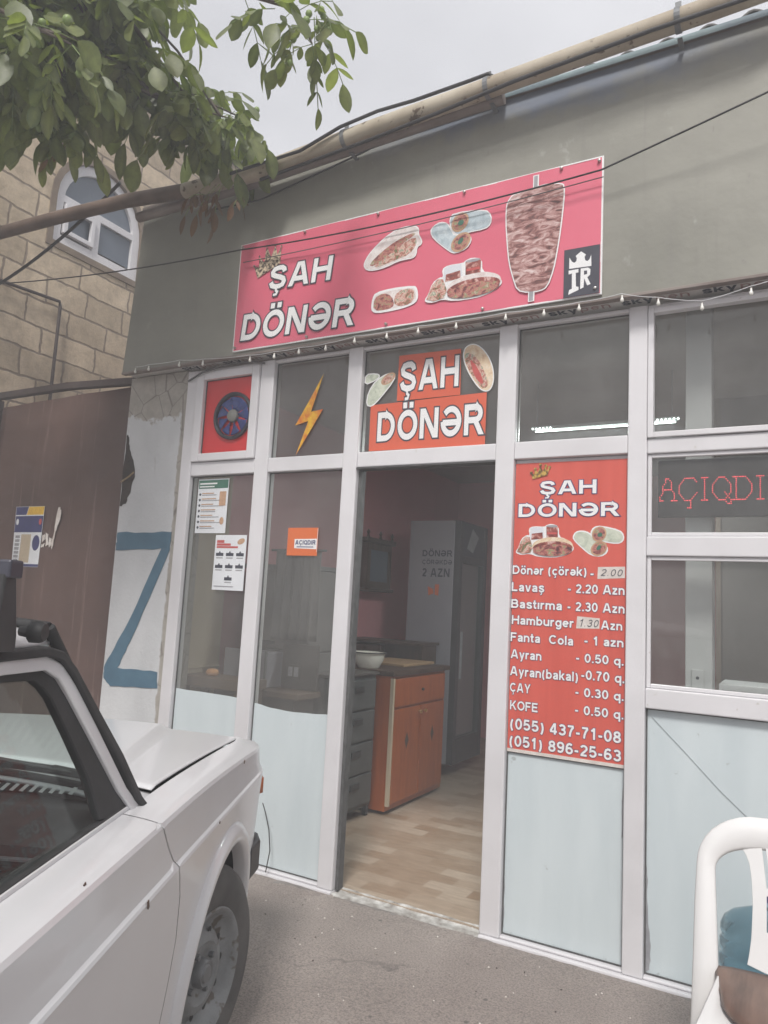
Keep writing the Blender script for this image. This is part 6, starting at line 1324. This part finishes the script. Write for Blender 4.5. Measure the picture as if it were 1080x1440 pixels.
m_ = MB(); m_.tube([(-.36 + .19 * math.cos(2 * math.pi * k / 28), -.96 + .06 * math.sin(2 * math.pi * k / 28), .86 + .18 * math.sin(2 * math.pi * k / 28)) for k in range(29)], .013, 8); m_.tube([(-.36, -.95, .86), (-.36, -.80, .80)], .03, 10); m_.box(-.54, -.18, -.965, -.95, .85, .88); cpart(m_, 'steering_wheel', 'black_plastic', smooth=50)
for cx in (-.36, .36):
    m_ = MB(); m_.box(cx - .25, cx + .25, -1.62, -1.12, .40, .56); st_ = cpart(m_, 'seat', 'dark_int', bevel=.05)
    m_ = MB(); m_.add([(cx + a, -1.60 - b_ * .28 + d_, .54 + b_ * .55) for a in (-.25, .25) for b_ in (0, 1) for d_ in (-.06, .06)], [(0, 1, 3, 2), (4, 6, 7, 5), (0, 4, 5, 1), (2, 3, 7, 6), (0, 2, 6, 4), (1, 5, 7, 3)]); cpart(m_, 'backrest', 'dark_int', st_, bevel=.04)
m_ = MB(); m_.box(-.62, .62, -2.30, -1.90, .38, .56); m_.box(-.62, .62, -2.42, -2.28, .40, .98); cpart(m_, 'rear_seat', 'dark_int', bevel=.04)
# wipers
for cx in (.33, -.25):
    p = lambda v, t, d: Vector(ws_pt(v, t)) + Vector((0, .02 + d, .014))
    m_ = MB(); m_.tube([Vector((cx + .18, -.375, .925)), p(cx + .10, .03, .0), p(cx - .1, .05, .0), p(cx - .25, .07, 0)], .006, 6); m_.obox(Vector((cx + .16, -.385, .93)), Vector((.98, -.1, -.1)).normalized(), Vector((0, 1, 0)), Vector((.1, 0, 1)).normalized(), .07, .01, .007); cpart(m_, 'wiper', 'black_plastic')
# roof bar clamp on the gutter
m_ = MB(); m_.tube([(.635, -1.05, 1.43), (-.635, -1.05, 1.43)], .0165, 8); rb = cpart(m_, 'roof_bar', 'black_plastic', bevel=.0)
for s_ in (1, -1):
    m_ = MB(); rows = []
    for t, hw, v in ((0, .040, .605), (.2, .038, .608), (.55, .028, .612), (1, .018, .615)):
        zz = 1.285 + t * .135; uc = -1.035 - .02 * t; rows.append([((v - .012) * s_, uc - hw, zz), ((v + .016) * s_, uc - hw, zz), ((v + .016) * s_, uc + hw, zz), ((v - .012) * s_, uc + hw, zz), ((v - .012) * s_, uc - hw, zz)])
    m_.grid(rows); cpart(m_, 'clamp_foot', 'black_plastic', rb, bevel=.004, smooth=40)
    m_ = MB(); m_.lathe([(0, .04), (.016, .038), (.021, .03), (.021, .012), (.012, .008), (.009, -.01)], (.612 * s_, -.952, 1.318), 'x', 10); cpart(m_, 'clamp_knob', 'black_plastic', rb, smooth=40)
    m_ = MB(); m_.obox((.625 * s_, -1.05, 1.43), Vector((1, 0, 0)), Vector((0, 1, 0)), Vector((0, 0, 1)), .012, .022, .016); cpart(m_, 'end_cap', 'charcoal', rb, bevel=.004)

# ------------------------------------------------------------------ plastic chair with brown seat cover
CH = thing('plastic_chair', 'white plastic armchair with a brown wood print seat cover at the right', 'chair', (0.0, -.86, 0.0))
# chair coordinates: x across, y: back at 0, seat towards -y
def back_y(z_): return .0 + (z_ - .43) * .28
m_ = MB()
hw_, hz = .272, .845
outer = [(-hw_ - .008, .0), (-hw_ - .004, .25), (-hw_, .45), (-hw_, .60), (-hw_ + .003, .70)] + [(-hw_ + .003 + .17 * (1 - math.cos(R(a))), .70 + .145 * math.sin(R(a))) for a in range(10, 91, 10)] + [(0, .848)]
outer = outer + [(-x, z_) for x, z_ in outer[-2::-1]]
def inn(x, z_, c_): return (x * (1 - c_[0]) , z_)
inner = [(-.190, .0), (-.195, .25), (-.206, .45), (-.214, .60), (-.219, .69)] + [(-.219 + .055 * (1 - math.cos(R(a))) + .09 * (a / 90) ** 2, .69 + .072 * math.sin(R(a))) for a in range(10, 91, 10)] + [(0, .765)]
inner = inner + [(-x, z_) for x, z_ in inner[-2::-1]]
rows = []
for (a, z0), (c_, z1) in zip(outer, inner):
    P0 = Vector((a, back_y(max(z0, .3)) + (0.06 if z0 < .3 else 0) * (1 - z0 / .3), z0)); P1 = Vector((c_, back_y(max(z1, .3)) + (.06 if z1 < .3 else 0) * (1 - z1 / .3), z1)); nn = Vector((0, -1, .28)).normalized()
    mid = P0.lerp(P1, .45)
    rows.append([P0 + nn * -.022, P0 - nn * -.002, P0.lerp(P1, .07) + nn * .009, mid + nn * .011, P0.lerp(P1, .90) + nn * .008, P1 + nn * .0, P1 + nn * -.012])
m_.grid(rows); m_.build('back_frame', 'chair', CH, local=True, smooth=60, solid=.004)
# centre panel with slots
cx_ = [(-.145, .46), (-.125, .52), (-.121, .60), (-.124, .68), (-.132, .735), (-.150, .775), (-.165, .80)]
def cen_edge(z_):
    P_ = [(.44, .150), (.48, .132), (.54, .124), (.62, .121), (.68, .124), (.72, .130), (.75, .142), (.77, .162), (.785, .19), (.80, .22)]
    for (a, x0), (c_, x1) in zip(P_[:-1], P_[1:]):
        if a <= z_ <= c_: return x0 + (x1 - x0) * (z_ - a) / (c_ - a)
    return P_[-1][1]
slots = []
for s_ in (-1, 1):
    slots.append([(s_ * .100, .785), (s_ * .090, .785), (s_ * .077, .675), (s_ * .086, .668)]); slots.append([(s_ * .086, .650), (s_ * .076, .650), (s_ * .077, .565), (s_ * .086, .562)])
    slots.append([(s_ * .045, .785), (s_ * .034, .785), (s_ * .028, .675), (s_ * .038, .668)]); slots.append([(s_ * .038, .650), (s_ * .028, .650), (s_ * .028, .565), (s_ * .038, .562)])
zz = [.475 + k * (.80 - .475) / 16 for k in range(17)]
ol = [(-cen_edge(z_), z_) for z_ in zz] + [(cen_edge(z_), z_) for z_ in zz[::-1]] + [(x, .475 - .016 * (1 - (x / .13) ** 2)) for x in (.09, .045, 0, -.045, -.09)]
vs = [Vector(p) for p in ol]; ed = [(i, (i + 1) % len(ol)) for i in range(len(ol))]
for sl in slots:
    k = len(vs); vs += [Vector(p) for p in sl]; ed += [(k + i, k + (i + 1) % 4) for i in range(4)]
r_ = geometry.delaunay_2d_cdt(vs, ed, [], 1, 1e-6)
fs = []
for f_ in r_[2]:
    c_ = sum((r_[0][i] for i in f_), Vector((0, 0))) / len(f_)
    if geometry_inside(c_, ol) and not any(geometry_inside(c_, sl) for sl in slots): fs.append(tuple(f_))
m_ = MB(); m_.add([(p[0], back_y(p[1]) - .004 - .018 * (1 - (p[0] / .2) ** 2) + .012, p[1]) for p in r_[0]], fs)
m_.build('back_panel', 'chair', CH, local=True, solid=.006, bevel=.0015)
# seat shell, cover, arms, legs
m_ = MB(); rows = []
for i in range(13):
    t = i / 12; y = .02 - .46 * t; hwid = .196 + .03 * t
    rows.append([(hwid * q, y, .428 - .012 * (1 - q * q) + .012 * t - (.05 * max(0, t - .86) / .14) + (.02 if abs(q) == 1 else 0)) for q in [-1, -.92, -.6, -.3, 0, .3, .6, .92, 1]])
m_.grid(rows); m_.build('seat', 'chair', CH, local=True, smooth=60, solid=.006)
m_ = MB(); rows = []
for i in range(15):
    t = i / 14; y = .012 - .34 * t; hwid = .215 * (1 - .28 * t) if t < .5 else .185 * math.sqrt(max(.03, 1 - ((t - .5) / .5) ** 2))
    rows.append([(hwid * q + rnd(-.002, .002), y, .452 + .010 * (1 - q ** 4) - .010 * (1 if abs(q) == 1 else 0) + rnd(-.001, .001)) for q in [-1, -.97, -.8, -.4, 0, .4, .8, .97, 1]])
m_.grid(rows); m_.build('seat_cover', 'cushion', CH, local=True, smooth=60, solid=.018)
for s_ in (-1, 1):
    legs = MB(); legs.strip([(.255 * s_, -.40, .44), (.268 * s_, -.415, .20), (.28 * s_, -.43, .0)], [Vector((-.05 * s_, 0, 0))] * 3, [Vector((0, .04, 0))] * 3); legs.build('leg', 'chair', CH, local=True, bevel=.006)

# ------------------------------------------------------------------ water jug
J = thing('water_jug', 'translucent blue ribbed water jug leaning against the shop panel behind the chair', 'jug', (-.125, -.215, -.012))
pf = [(0, .0), (.10, .0), (.125, .012), (.134, .04)]
for k in range(5):
    z0 = .05 + k * .052; pf += [(.134, z0), (.134, z0 + .03), (.128, z0 + .037), (.128, z0 + .044)]
pf += [(.134, .315), (.133, .335), (.122, .362), (.095, .385), (.06, .40), (.034, .41), (.028, .425), (.028, .455)]
m_ = MB(); m_.lathe(pf, (0, 0, 0), 'z', 48); jb_ = m_.build('bottle', 'jug', J, local=True, smooth=45)
m_ = MB(); m_.lathe([(.031, .435), (.031, .47), (0, .472)], (0, 0, 0), 'z', 24); m_.build('cap', 'navyink', J, local=True, smooth=40)
J.rotation_euler = (R(-7), R(5), R(20)); J.location = (-.135, -.25, .012)

# ------------------------------------------------------------------ walnut tree reaching in from the left
tree = thing('walnut_tree', 'walnut tree with big drooping green leaves hanging over the gate and roof edge', 'tree', (-4.7, -1.35, -.03))
TW = [
    [(-3.55, -1.52, 4.44), (-3.01, -1.39, 4.03), (-2.84, -1.16, 3.92), (-2.83, -0.81, 3.94), (-2.67, -0.49, 3.99)],
    [(-3.26, -1.62, 3.87), (-2.92, -1.52, 3.72), (-2.97, -1.32, 3.71), (-3.04, -1.23, 3.63)],
    [(-3.01, -1.43, 4.36), (-2.75, -1.26, 4.15), (-2.75, -1.01, 4.08), (-2.82, -0.70, 4.06), (-2.70, -0.35, 4.09)],
    [(-2.67, -1.35, 4.29), (-2.47, -1.22, 4.17), (-2.42, -1.07, 4.18)],
    [(-2.39, -1.18, 4.24), (-2.08, -1.09, 4.02), (-1.91, -0.99, 3.97), (-1.90, -0.87, 3.99), (-1.87, -0.83, 3.89)],
    [(-2.96, -1.79, 3.82), (-2.64, -1.70, 3.61), (-2.56, -1.53, 3.61)],
    [(-3.11, -1.62, 3.65), (-3.04, -1.47, 3.66)],
    [(-2.83, -1.04, 3.93), (-2.87, -0.72, 3.97), (-2.91, -0.51, 3.97)],
    [(-2.90, -0.74, 4.00), (-2.84, -0.48, 4.03), (-2.77, -0.33, 4.04)],
    [(-2.92, -1.43, 3.89), (-2.94, -1.31, 3.76), (-3.03, -1.22, 3.61)],
]
ANCH =  [(-3.14, -1.35, 4.31), (-3.18, -1.44, 4.28), (-2.86, -1.07, 4.26), (-3.54, -1.29, 4.41), (-2.98, -0.34, 4.25), (-3.31, -1.29, 4.22), (-3.01, -0.79, 4.11), (-2.97, -1.49, 3.79), (-3.26, -0.75, 4.65), (-3.08, -1.07, 4.01), (-3.44, -1.26, 4.3), (-3.37, -1.49, 4.34), (-3.17, -1.22, 4.0), (-3.04, -1.43, 3.91), (-3.41, -1.0, 4.22), (-3.08, -1.57, 4.15), (-3.01, -1.41, 3.99), (-3.2, -0.98, 4.72), (-3.61, -1.37, 4.3), (-3.0, -1.46, 3.84), (-2.88, -1.39, 4.26), (-2.9, -1.3, 4.08), (-2.94, -1.51, 4.13), (-3.24, -1.42, 4.35), (-3.44, -1.29, 4.05), (-3.03, -1.05, 4.38), (-3.12, -1.59, 3.81), (-2.92, -1.11, 4.5), (-3.04, -1.39, 4.13), (-3.51, -1.33, 4.37), (-2.85, -0.83, 4.01), (-3.29, -1.3, 3.88), (-3.48, -1.19, 4.7), (-2.9, -0.51, 4.03), (-2.82, -1.18, 3.91), (-3.28, -1.48, 3.79), (-3.42, -1.29, 4.21), (-3.23, -0.85, 4.89), (-3.2, -0.79, 4.5), (-3.16, -1.22, 4.3), (-3.51, -1.24, 4.01), (-3.26, -0.79, 4.46), (-3.23, -1.38, 4.28), (-3.4, -0.98, 4.25), (-3.17, -1.18, 4.02), (-3.5, -1.35, 4.31), (-3.25, -0.96, 4.65), (-3.02, -1.56, 4.1), (-2.93, -0.9, 4.62), (-2.88, -1.43, 4.21), (-3.08, -0.31, 4.3), (-3.24, -1.34, 3.88), (-3.38, -1.32, 3.88), (-3.29, -1.24, 4.23), (-3.31, -0.96, 4.39), (-2.89, -1.41, 3.87), (-3.36, -1.25, 4.04), (-3.54, -1.24, 4.62), (-3.08, -1.56, 3.97), (-3.48, -1.12, 4.44), (-2.82, -1.13, 4.31), (-3.04, -1.65, 3.83), (-3.02, -0.59, 4.18), (-2.97, -0.65, 4.13), (-3.25, -0.85, 4.73), (-2.88, -1.16, 4.4), (-2.85, -1.29, 3.94), (-3.15, -0.79, 4.37), (-3.54, -1.24, 4.02), (-3.13, -1.56, 3.65), (-3.03, -0.28, 4.21), (-3.27, -1.1, 4.61), (-3.12, -0.91, 4.2), (-2.93, -1.45, 4.05), (-3.25, -0.86, 4.89), (-2.73, -0.99, 3.93), (-3.0, -1.08, 4.44), (-3.61, -1.33, 4.2), (-2.82, -1.26, 4.19), (-2.92, -1.1, 4.52), (-3.05, -1.5, 4.16), (-3.23, -1.44, 4.05), (-3.28, -1.12, 4.07), (-3.11, -1.42, 4.31), (-3.02, -1.58, 3.98), (-3.1, -0.95, 4.16), (-3.1, -1.62, 4.02), (-3.02, -1.37, 3.8), (-3.02, -1.46, 4.24), (-3.43, -1.43, 4.16), (-3.05, -1.18, 4.39), (-3.06, -1.04, 4.28), (-3.43, -1.33, 4.53), (-3.3, -1.4, 4.14), (-3.3, -1.28, 3.92), (-3.5, -1.4, 4.08), (-3.04, -1.54, 4.16), (-3.07, -1.29, 4.01), (-2.89, -0.89, 4.53), (-3.22, -1.25, 4.2), (-3.24, -0.76, 4.55), (-2.99, -1.46, 3.82), (-3.18, -1.3, 4.42), (-3.19, -0.93, 4.49), (-2.88, -1.41, 3.87), (-3.06, -1.12, 4.5), (-3.31, -1.54, 4.04), (-3.19, -1.04, 4.61), (-3.17, -0.85, 4.25), (-3.04, -1.6, 3.76), (-3.03, -1.27, 4.1), (-3.08, -0.83, 4.71), (-2.93, -0.99, 4.2), (-2.91, -1.02, 4.05), (-2.97, -0.85, 4.6), (-2.85, -0.97, 4.03), (-2.98, -1.11, 4.22), (-3.06, -1.27, 4.15), (-3.09, -1.38, 3.9), (-3.53, -1.42, 4.51), (-2.89, -1.02, 4.36), (-3.35, -1.18, 4.19), (-3.36, -1.14, 4.59), (-2.94, -1.65, 4.02), (-3.48, -1.45, 4.1), (-3.08, -1.55, 3.86), (-3.04, -1.65, 3.85), (-3.25, -0.66, 4.34), (-2.9, -1.41, 3.95), (-3.47, -1.18, 4.19), (-3.1, -1.17, 4.13), (-2.92, -0.68, 4.06), (-3.1, -1.48, 3.95), (-3.12, -0.34, 4.31), (-3.31, -1.03, 4.21), (-3.01, -1.35, 3.76), (-2.71, -1.02, 4.35), (-3.36, -1.12, 4.66), (-2.89, -0.46, 4.11), (-2.92, -1.44, 4.19), (-2.73, -1.06, 4.31), (-3.2, -1.35, 4.43), (-3.2, -1.09, 4.06), (-2.99, -1.57, 3.93), (-2.98, -1.23, 4.25), (-2.83, -1.16, 4.07), (-2.91, -0.31, 4.2), (-3.22, -1.42, 4.22), (-3.1, -0.84, 4.57), (-3.12, -1.32, 4.42), (-3.22, -1.02, 4.16), (-3.2, -0.69, 4.8), (-2.93, -1.04, 4.53), (-3.01, -1.59, 3.73), (-3.23, -0.81, 4.61), (-3.37, -1.5, 3.99), (-3.49, -1.21, 4.17), (-3.44, -1.45, 4.25), (-2.88, -1.14, 3.96), (-3.24, -1.35, 4.1), (-3.1, -0.54, 4.22), (-2.85, -1.16, 4.2), (-3.18, -0.54, 4.25), (-3.3, -1.43, 4.04), (-2.82, -0.96, 3.99), (-2.99, -1.03, 4.45), (-3.31, -1.3, 4.2), (-3.1, -1.13, 4.42), (-3.31, -1.16, 4.2), (-3.13, -1.58, 3.76), (-2.69, -0.73, 3.94), (-3.03, -1.13, 4.18), (-3.08, -1.15, 3.98), (-3.57, -1.21, 4.21), (-3.26, -1.34, 3.85), (-3.4, -0.87, 4.38), (-3.45, -1.28, 4.18), (-3.13, -1.45, 4.3), (-2.93, -1.42, 3.9), (-3.24, -1.25, 4.44), (-3.44, -1.3, 4.18), (-3.27, -0.77, 4.46), (-2.97, -1.02, 4.33), (-3.19, -0.96, 4.21), (-3.28, -0.98, 4.22), (-3.23, -1.12, 4.31), (-3.22, -1.13, 4.41), (-3.01, -0.98, 4.07), (-2.95, -0.29, 4.18), (-3.22, -1.35, 4.34), (-3.31, -1.34, 4.23), (-3.16, -1.43, 3.97), (-2.87, -1.08, 4.06), (-3.07, -1.21, 4.14), (-3.01, -0.89, 4.17), (-3.1, -1.02, 4.04), (-3.2, -1.41, 3.76), (-3.11, -0.86, 4.5), (-3.03, -1.56, 4.15), (-3.2, -0.81, 4.64), (-3.5, -1.19, 4.0), (-2.62, -0.7, 3.85), (-3.02, -0.99, 4.36), (-2.77, -0.76, 3.99), (-3.39, -1.3, 4.49), (-3.56, -1.24, 4.54), (-3.53, -1.3, 4.02), (-3.31, -0.87, 4.74), (-3.57, -1.3, 4.07), (-3.28, -1.46, 3.97), (-3.08, -0.95, 4.14), (-3.34, -0.96, 4.52), (-3.13, -1.35, 4.0), (-3.34, -1.17, 4.4), (-2.88, -1.21, 4.24), (-3.11, -0.99, 4.56), (-3.25, -1.28, 4.29), (-3.4, -1.28, 4.31), (-3.37, -1.15, 4.37), (-3.24, -1.46, 3.98), (-3.36, -1.41, 4.01), (-2.96, -1.29, 4.21), (-3.19, -1.34, 3.96), (-3.27, -1.33, 3.85), (-2.97, -0.97, 4.02), (-3.06, -1.59, 3.78), (-3.42, -1.24, 4.13), (-3.48, -1.26, 4.51), (-3.14, -1.33, 4.17), (-3.02, -1.32, 4.32), (-3.38, -1.47, 4.13), (-3.3, -1.06, 4.26), (-3.22, -1.16, 4.48), (-3.24, -1.28, 4.15), (-2.95, -1.49, 4.0), (-2.98, -1.42, 4.03), (-3.02, -1.7, 3.95), (-3.36, -1.12, 4.6), (-3.14, -0.96, 4.15), (-2.92, -1.16, 4.47), (-2.95, -1.55, 4.11), (-3.21, -0.82, 4.26), (-3.41, -1.27, 4.16), (-3.37, -1.4, 4.34), (-3.27, -0.99, 4.37), (-3.51, -1.3, 4.23), (-3.4, -0.99, 4.31), (-3.38, -0.88, 4.48), (-3.37, -0.84, 4.55), (-3.3, -1.02, 4.31), (-3.33, -0.69, 4.35), (-2.88, -0.51, 4.04), (-3.36, -0.8, 4.65), (-3.04, -1.57, 4.16), (-3.49, -1.25, 4.1), (-3.0, -1.32, 4.1), (-3.33, -1.44, 3.85), (-3.22, -1.28, 3.95), (-2.87, -0.75, 4.0), (-3.19, -0.89, 4.33), (-2.8, -1.17, 4.07), (-3.48, -1.36, 3.89), (-3.38, -1.01, 4.61), (-3.32, -0.79, 4.49), (-3.34, -1.07, 4.39), (-3.07, -0.6, 4.16), (-3.28, -1.01, 4.64), (-3.28, -1.33, 4.3), (-2.9, -1.4, 3.81), (-3.4, -0.92, 4.33), (-3.46, -1.23, 4.52), (-3.05, -1.03, 4.18), (-3.12, -1.34, 4.15), (-3.46, -1.36, 4.07), (-2.93, -1.35, 3.79), (-3.03, -0.96, 4.09), (-3.11, -1.49, 4.11), (-2.77, -0.5, 3.99), (-2.95, -0.31, 4.11), (-3.13, -1.62, 3.88), (-3.28, -0.73, 4.37), (-3.24, -1.12, 4.07), (-3.39, -1.41, 3.9), (-3.26, -1.25, 4.46), (-3.03, -1.38, 4.18), (-2.96, -1.25, 4.31), (-3.3, -0.71, 4.63), (-3.03, -0.96, 4.55), (-3.26, -1.35, 3.79), (-2.95, -1.32, 3.89), (-3.33, -0.8, 4.33), (-3.33, -1.46, 3.91), (-2.76, -1.07, 4.48), (-3.1, -0.85, 4.19), (-2.87, -1.24, 4.02), (-3.4, -1.3, 4.38), (-3.54, -1.14, 4.12), (-2.98, -1.4, 3.96), (-3.42, -1.27, 4.18), (-3.16, -1.57, 4.16), (-2.81, -1.12, 4.48), (-2.92, -1.12, 4.18), (-3.08, -1.44, 4.01), (-3.05, -0.47, 4.17), (-3.45, -1.04, 4.44), (-2.84, -1.17, 3.87), (-3.03, -1.4, 3.87), (-3.11, -1.17, 4.19), (-3.35, -1.06, 4.58), (-3.12, -0.87, 4.4), (-3.17, -1.49, 4.02), (-3.16, -0.99, 4.3), (-2.99, -1.71, 3.97), (-3.16, -1.09, 4.42), (-2.95, -0.98, 4.43), (-3.19, -1.46, 4.08), (-3.21, -1.25, 3.93), (-3.55, -1.23, 4.41), (-3.26, -1.26, 4.22), (-3.45, -1.35, 4.09), (-3.19, -1.38, 3.93), (-2.84, -1.12, 3.99), (-3.12, -1.37, 3.79), (-2.95, -1.56, 3.63), (-3.13, -0.82, 4.86), (-3.33, -1.47, 4.12), (-3.14, -0.86, 4.73), (-3.24, -1.48, 3.87), (-3.61, -1.29, 3.97), (-3.32, -1.37, 3.84), (-3.19, -1.06, 4.6), (-3.23, -0.63, 4.91), (-3.18, -0.89, 4.74), (-2.82, -1.15, 4.11), (-3.17, -0.92, 4.22), (-2.97, -0.84, 4.76), (-3.51, -1.04, 4.24), (-3.49, -1.2, 4.2), (-2.83, -0.67, 4.0), (-2.88, -0.96, 4.49)]
rt = random.Random(21)
hub = Vector((-4.35, -1.30, 3.55))
limbs = MB()
limbs.tube([(-4.7, -1.35, -.05), (-4.68, -1.33, .5), (-4.62, -1.36, 1.4), (-4.5, -1.30, 2.6), hub], [.17, .135, .12, .105, .09], 12)
limbs.tube([hub, (-4.75, -1.5, 4.3), (-5.0, -1.3, 5.2), (-5.1, -1.2, 6.0)], [.085, .06, .04, .02], 10)
limbs.tube([hub, (-4.0, -1.7, 4.4), (-3.7, -1.9, 5.0)], [.07, .045, .025], 10)
limbs.build('trunk', 'bark', tree, smooth=60)
br = MB()
for tw_ in TW:
    p0 = Vector(tw_[0]); mid = hub.lerp(p0, .5) + Vector((0, 0, .18)); pts = [hub, hub.lerp(mid, .6), mid, mid.lerp(p0, .6) + Vector((rt.uniform(-.04, .04), rt.uniform(-.04, .04), .04))] + [Vector(q) for q in tw_]
    n_ = len(pts); br.tube(pts, [.034 - .030 * (i / (n_ - 1)) ** .8 for i in range(n_)], 7)
for k in range(26):                          # bare side twigs
    tw_ = rt.choice(TW); i = rt.randrange(len(tw_) - 1); p = Vector(tw_[i]).lerp(Vector(tw_[i + 1]), rt.random())
    q = Vector(rt.choice(ANCH)); 
    if (q - p).length < .9: br.tube([p, p.lerp(q, .5) + Vector((0, 0, .05)), q], [.010, .007, .004], 5)
br.build('branch', 'bark', tree, smooth=60)
LV = {'leaf': ([], [], []), 'leafdry': ([], [], [])}
def leaflet(kind, p, d, nrm, ln, wd, tone):
    V_, F_, T_ = LV[kind]; d = d.normalized(); side_ = d.cross(nrm)
    if side_.length < 1e-4: side_ = Vector((1, 0, 0))
    side_.normalize(); up = side_.cross(d).normalized(); k = len(V_); fold = rt.uniform(.10, .30); curl = rt.uniform(-.10, .22)
    prof = [(0, .05), (.14, .52), (.34, .92), (.55, 1.0), (.75, .80), (.90, .42), (1.0, .02)]
    for t, w_ in prof:
        c_ = p + d * (ln * t) - up * (curl * ln * t * t); hw = wd * .5 * w_
        V_ += [c_ - side_ * hw + up * (fold * hw), c_, c_ + side_ * hw + up * (fold * hw)]
    for i in range(len(prof) - 1):
        a = k + i * 3; F_ += [(a, a + 1, a + 4, a + 3), (a + 1, a + 2, a + 5, a + 4)]
    T_ += [tone, min(1, tone + .38), tone] * len(prof)
def compound(p, size=1.0, dry=False, down=.6, nl=None):
    az = rt.uniform(0, 2 * math.pi); d = Vector((math.cos(az), math.sin(az), rt.uniform(-.7, .3))).normalized(); n_ = nl or rt.choice((5, 7, 7, 9)); ln = rt.uniform(.20, .32) * size
    pos = Vector(p); pairs = (n_ - 1) // 2; pts = [pos.copy()]; tone0 = rt.random()
    for i in range(pairs + 1):
        d = (d + Vector((0, 0, -down * .35))).normalized(); pos = pos + d * (ln / (pairs + 1)); pts.append(pos.copy())
        sd = d.cross(Vector((0, 0, 1))); sd = sd.normalized() if sd.length > .05 else Vector((1, 0, 0))
        for s_ in ((-1, 1) if i < pairs else (0,)):
            ld = (d * (.55 if s_ else 1.0) + sd * s_ * .75 + Vector((rt.uniform(-.25, .25), rt.uniform(-.25, .25), -down * rt.uniform(.4, 1.5)))).normalized()
            ll = (.082 + .046 * (i / max(1, pairs))) * size * rt.uniform(.7, 1.3) * (1.15 if not s_ else 1)
            nr = Vector((rt.uniform(-.6, .6), rt.uniform(-.6, .6), 1)).normalized()
            leaflet('leafdry' if dry else 'leaf', pos, ld, nr, ll, ll * rt.uniform(.46, .60) * (.6 if dry else 1), min(1, max(0, tone0 * .6 + rt.random() * .4)))
    rach.tube(pts, .0022, 4)
rach = MB()
for ti, tw_ in enumerate(TW):
    for i in range(len(tw_) - 1):
        if ti == 4 and i < 1: continue
        a, b_ = Vector(tw_[i]), Vector(tw_[i + 1]); k = max(2, int((b_ - a).length / .07))
        for j in range(k): compound(a.lerp(b_, j / k) + Vector((rt.uniform(-.03, .03),) * 3), 1.0)
    for _ in range(3): compound(Vector(tw_[-1]), .9, down=.9)
for q in ANCH: compound(Vector(q) + Vector((0, 0, .06)), 1.05)
pass
for _ in range(9): compound(Vector((-1.88, -.85, 3.93)) + Vector((rt.uniform(-.07, .09), rt.uniform(-.08, .08), rt.uniform(-.10, .12))), .72, down=1.0, nl=5)
for _ in range(40):                          # crown beyond the frame, it shades the gate and the fascia end
    compound(Vector((rt.uniform(-5.8, -3.9), rt.uniform(-2.3, -.25), rt.uniform(4.0, 5.8))), 1.25, down=.5)
for _ in range(9): compound(Vector((-2.83, -.33, 3.72)) + Vector((rt.uniform(-.10, .16), rt.uniform(-.06, .06), rt.uniform(-.07, .06))), .75, dry=True, down=1.2, nl=5)
compound(Vector((-3.03, -1.12, 3.55)), .7, dry=True, down=1.0, nl=5)
RV, RF = rach.v, rach.f
for kind, (V_, F_, T_) in LV.items():
    nl_ = len(F_)
    if kind == 'leaf': k0 = len(V_); V_ += RV; F_ += [tuple(k0 + i for i in f_) for f_ in RF]; T_ += [.5] * len(RV)
    me = bpy.data.meshes.new('foliage'); me.from_pydata(V_, [], F_); me.materials.append(M[kind]); me.materials.append(M['nut']); me.polygons.foreach_set('material_index', [0] * nl_ + [1] * (len(F_) - nl_)); at_ = me.attributes.new('tone', 'FLOAT', 'POINT'); at_.data.foreach_set('value', T_)
    off = Vector((-4.7, -1.35, -.03)); me.transform(Matrix.Translation(-off))
    for p_ in me.polygons: p_.use_smooth = True
    o = bpy.data.objects.new('foliage' if kind == 'leaf' else 'dry_foliage', me); COL.objects.link(o); o.parent = tree
    if kind != 'leaf': o['label'] = 'withered brown leaves at the pipe end'
RV, RF = rach.v, rach.f
nuts = [Vector(rt.choice(TW)[-1]) + Vector((rt.uniform(-.12, .12), rt.uniform(-.12, .12), rt.uniform(-.12, .04))) for _ in range(26)] + [Vector((-1.88, -.84, 3.95)) + Vector((rt.uniform(-.07, .09), rt.uniform(-.06, .06), rt.uniform(-.06, .10))) for _ in range(9)]
for q in nuts:
    m_ = MB(); r_ = rt.uniform(.015, .021); m_.lathe([(0, -r_ * 1.15), (r_ * .6, -r_ * .9), (r_, -r_ * .1), (r_ * .85, r_ * .6), (r_ * .4, r_), (0, r_ * 1.1)], q, 'z', 10); m_.build('walnut', 'nut', tree, smooth=70)

# ------------------------------------------------------------------ scattering box added to lift the blacks like lens glare
def mat_glare_veil():
    m = bpy.data.materials.new('glare_veil'); m.use_nodes = True; n = m.node_tree; n.nodes.clear()
    o = n.nodes.new('ShaderNodeOutputMaterial'); v = n.nodes.new('ShaderNodeVolumePrincipled')
    v.inputs['Color'].default_value = (.95, .95, .98, 1); v.inputs['Density'].default_value = 0.03; v.inputs['Anisotropy'].default_value = 0.0
    n.links.new(v.outputs['Volume'], o.inputs['Volume']); return m
M['veil_haze'] = mat_glare_veil()
hz_ = MB().box(-84, 84, -84, 64, -3.6, 7.2).build('veil_haze', 'veil_haze'); hz_['kind'] = 'stuff'
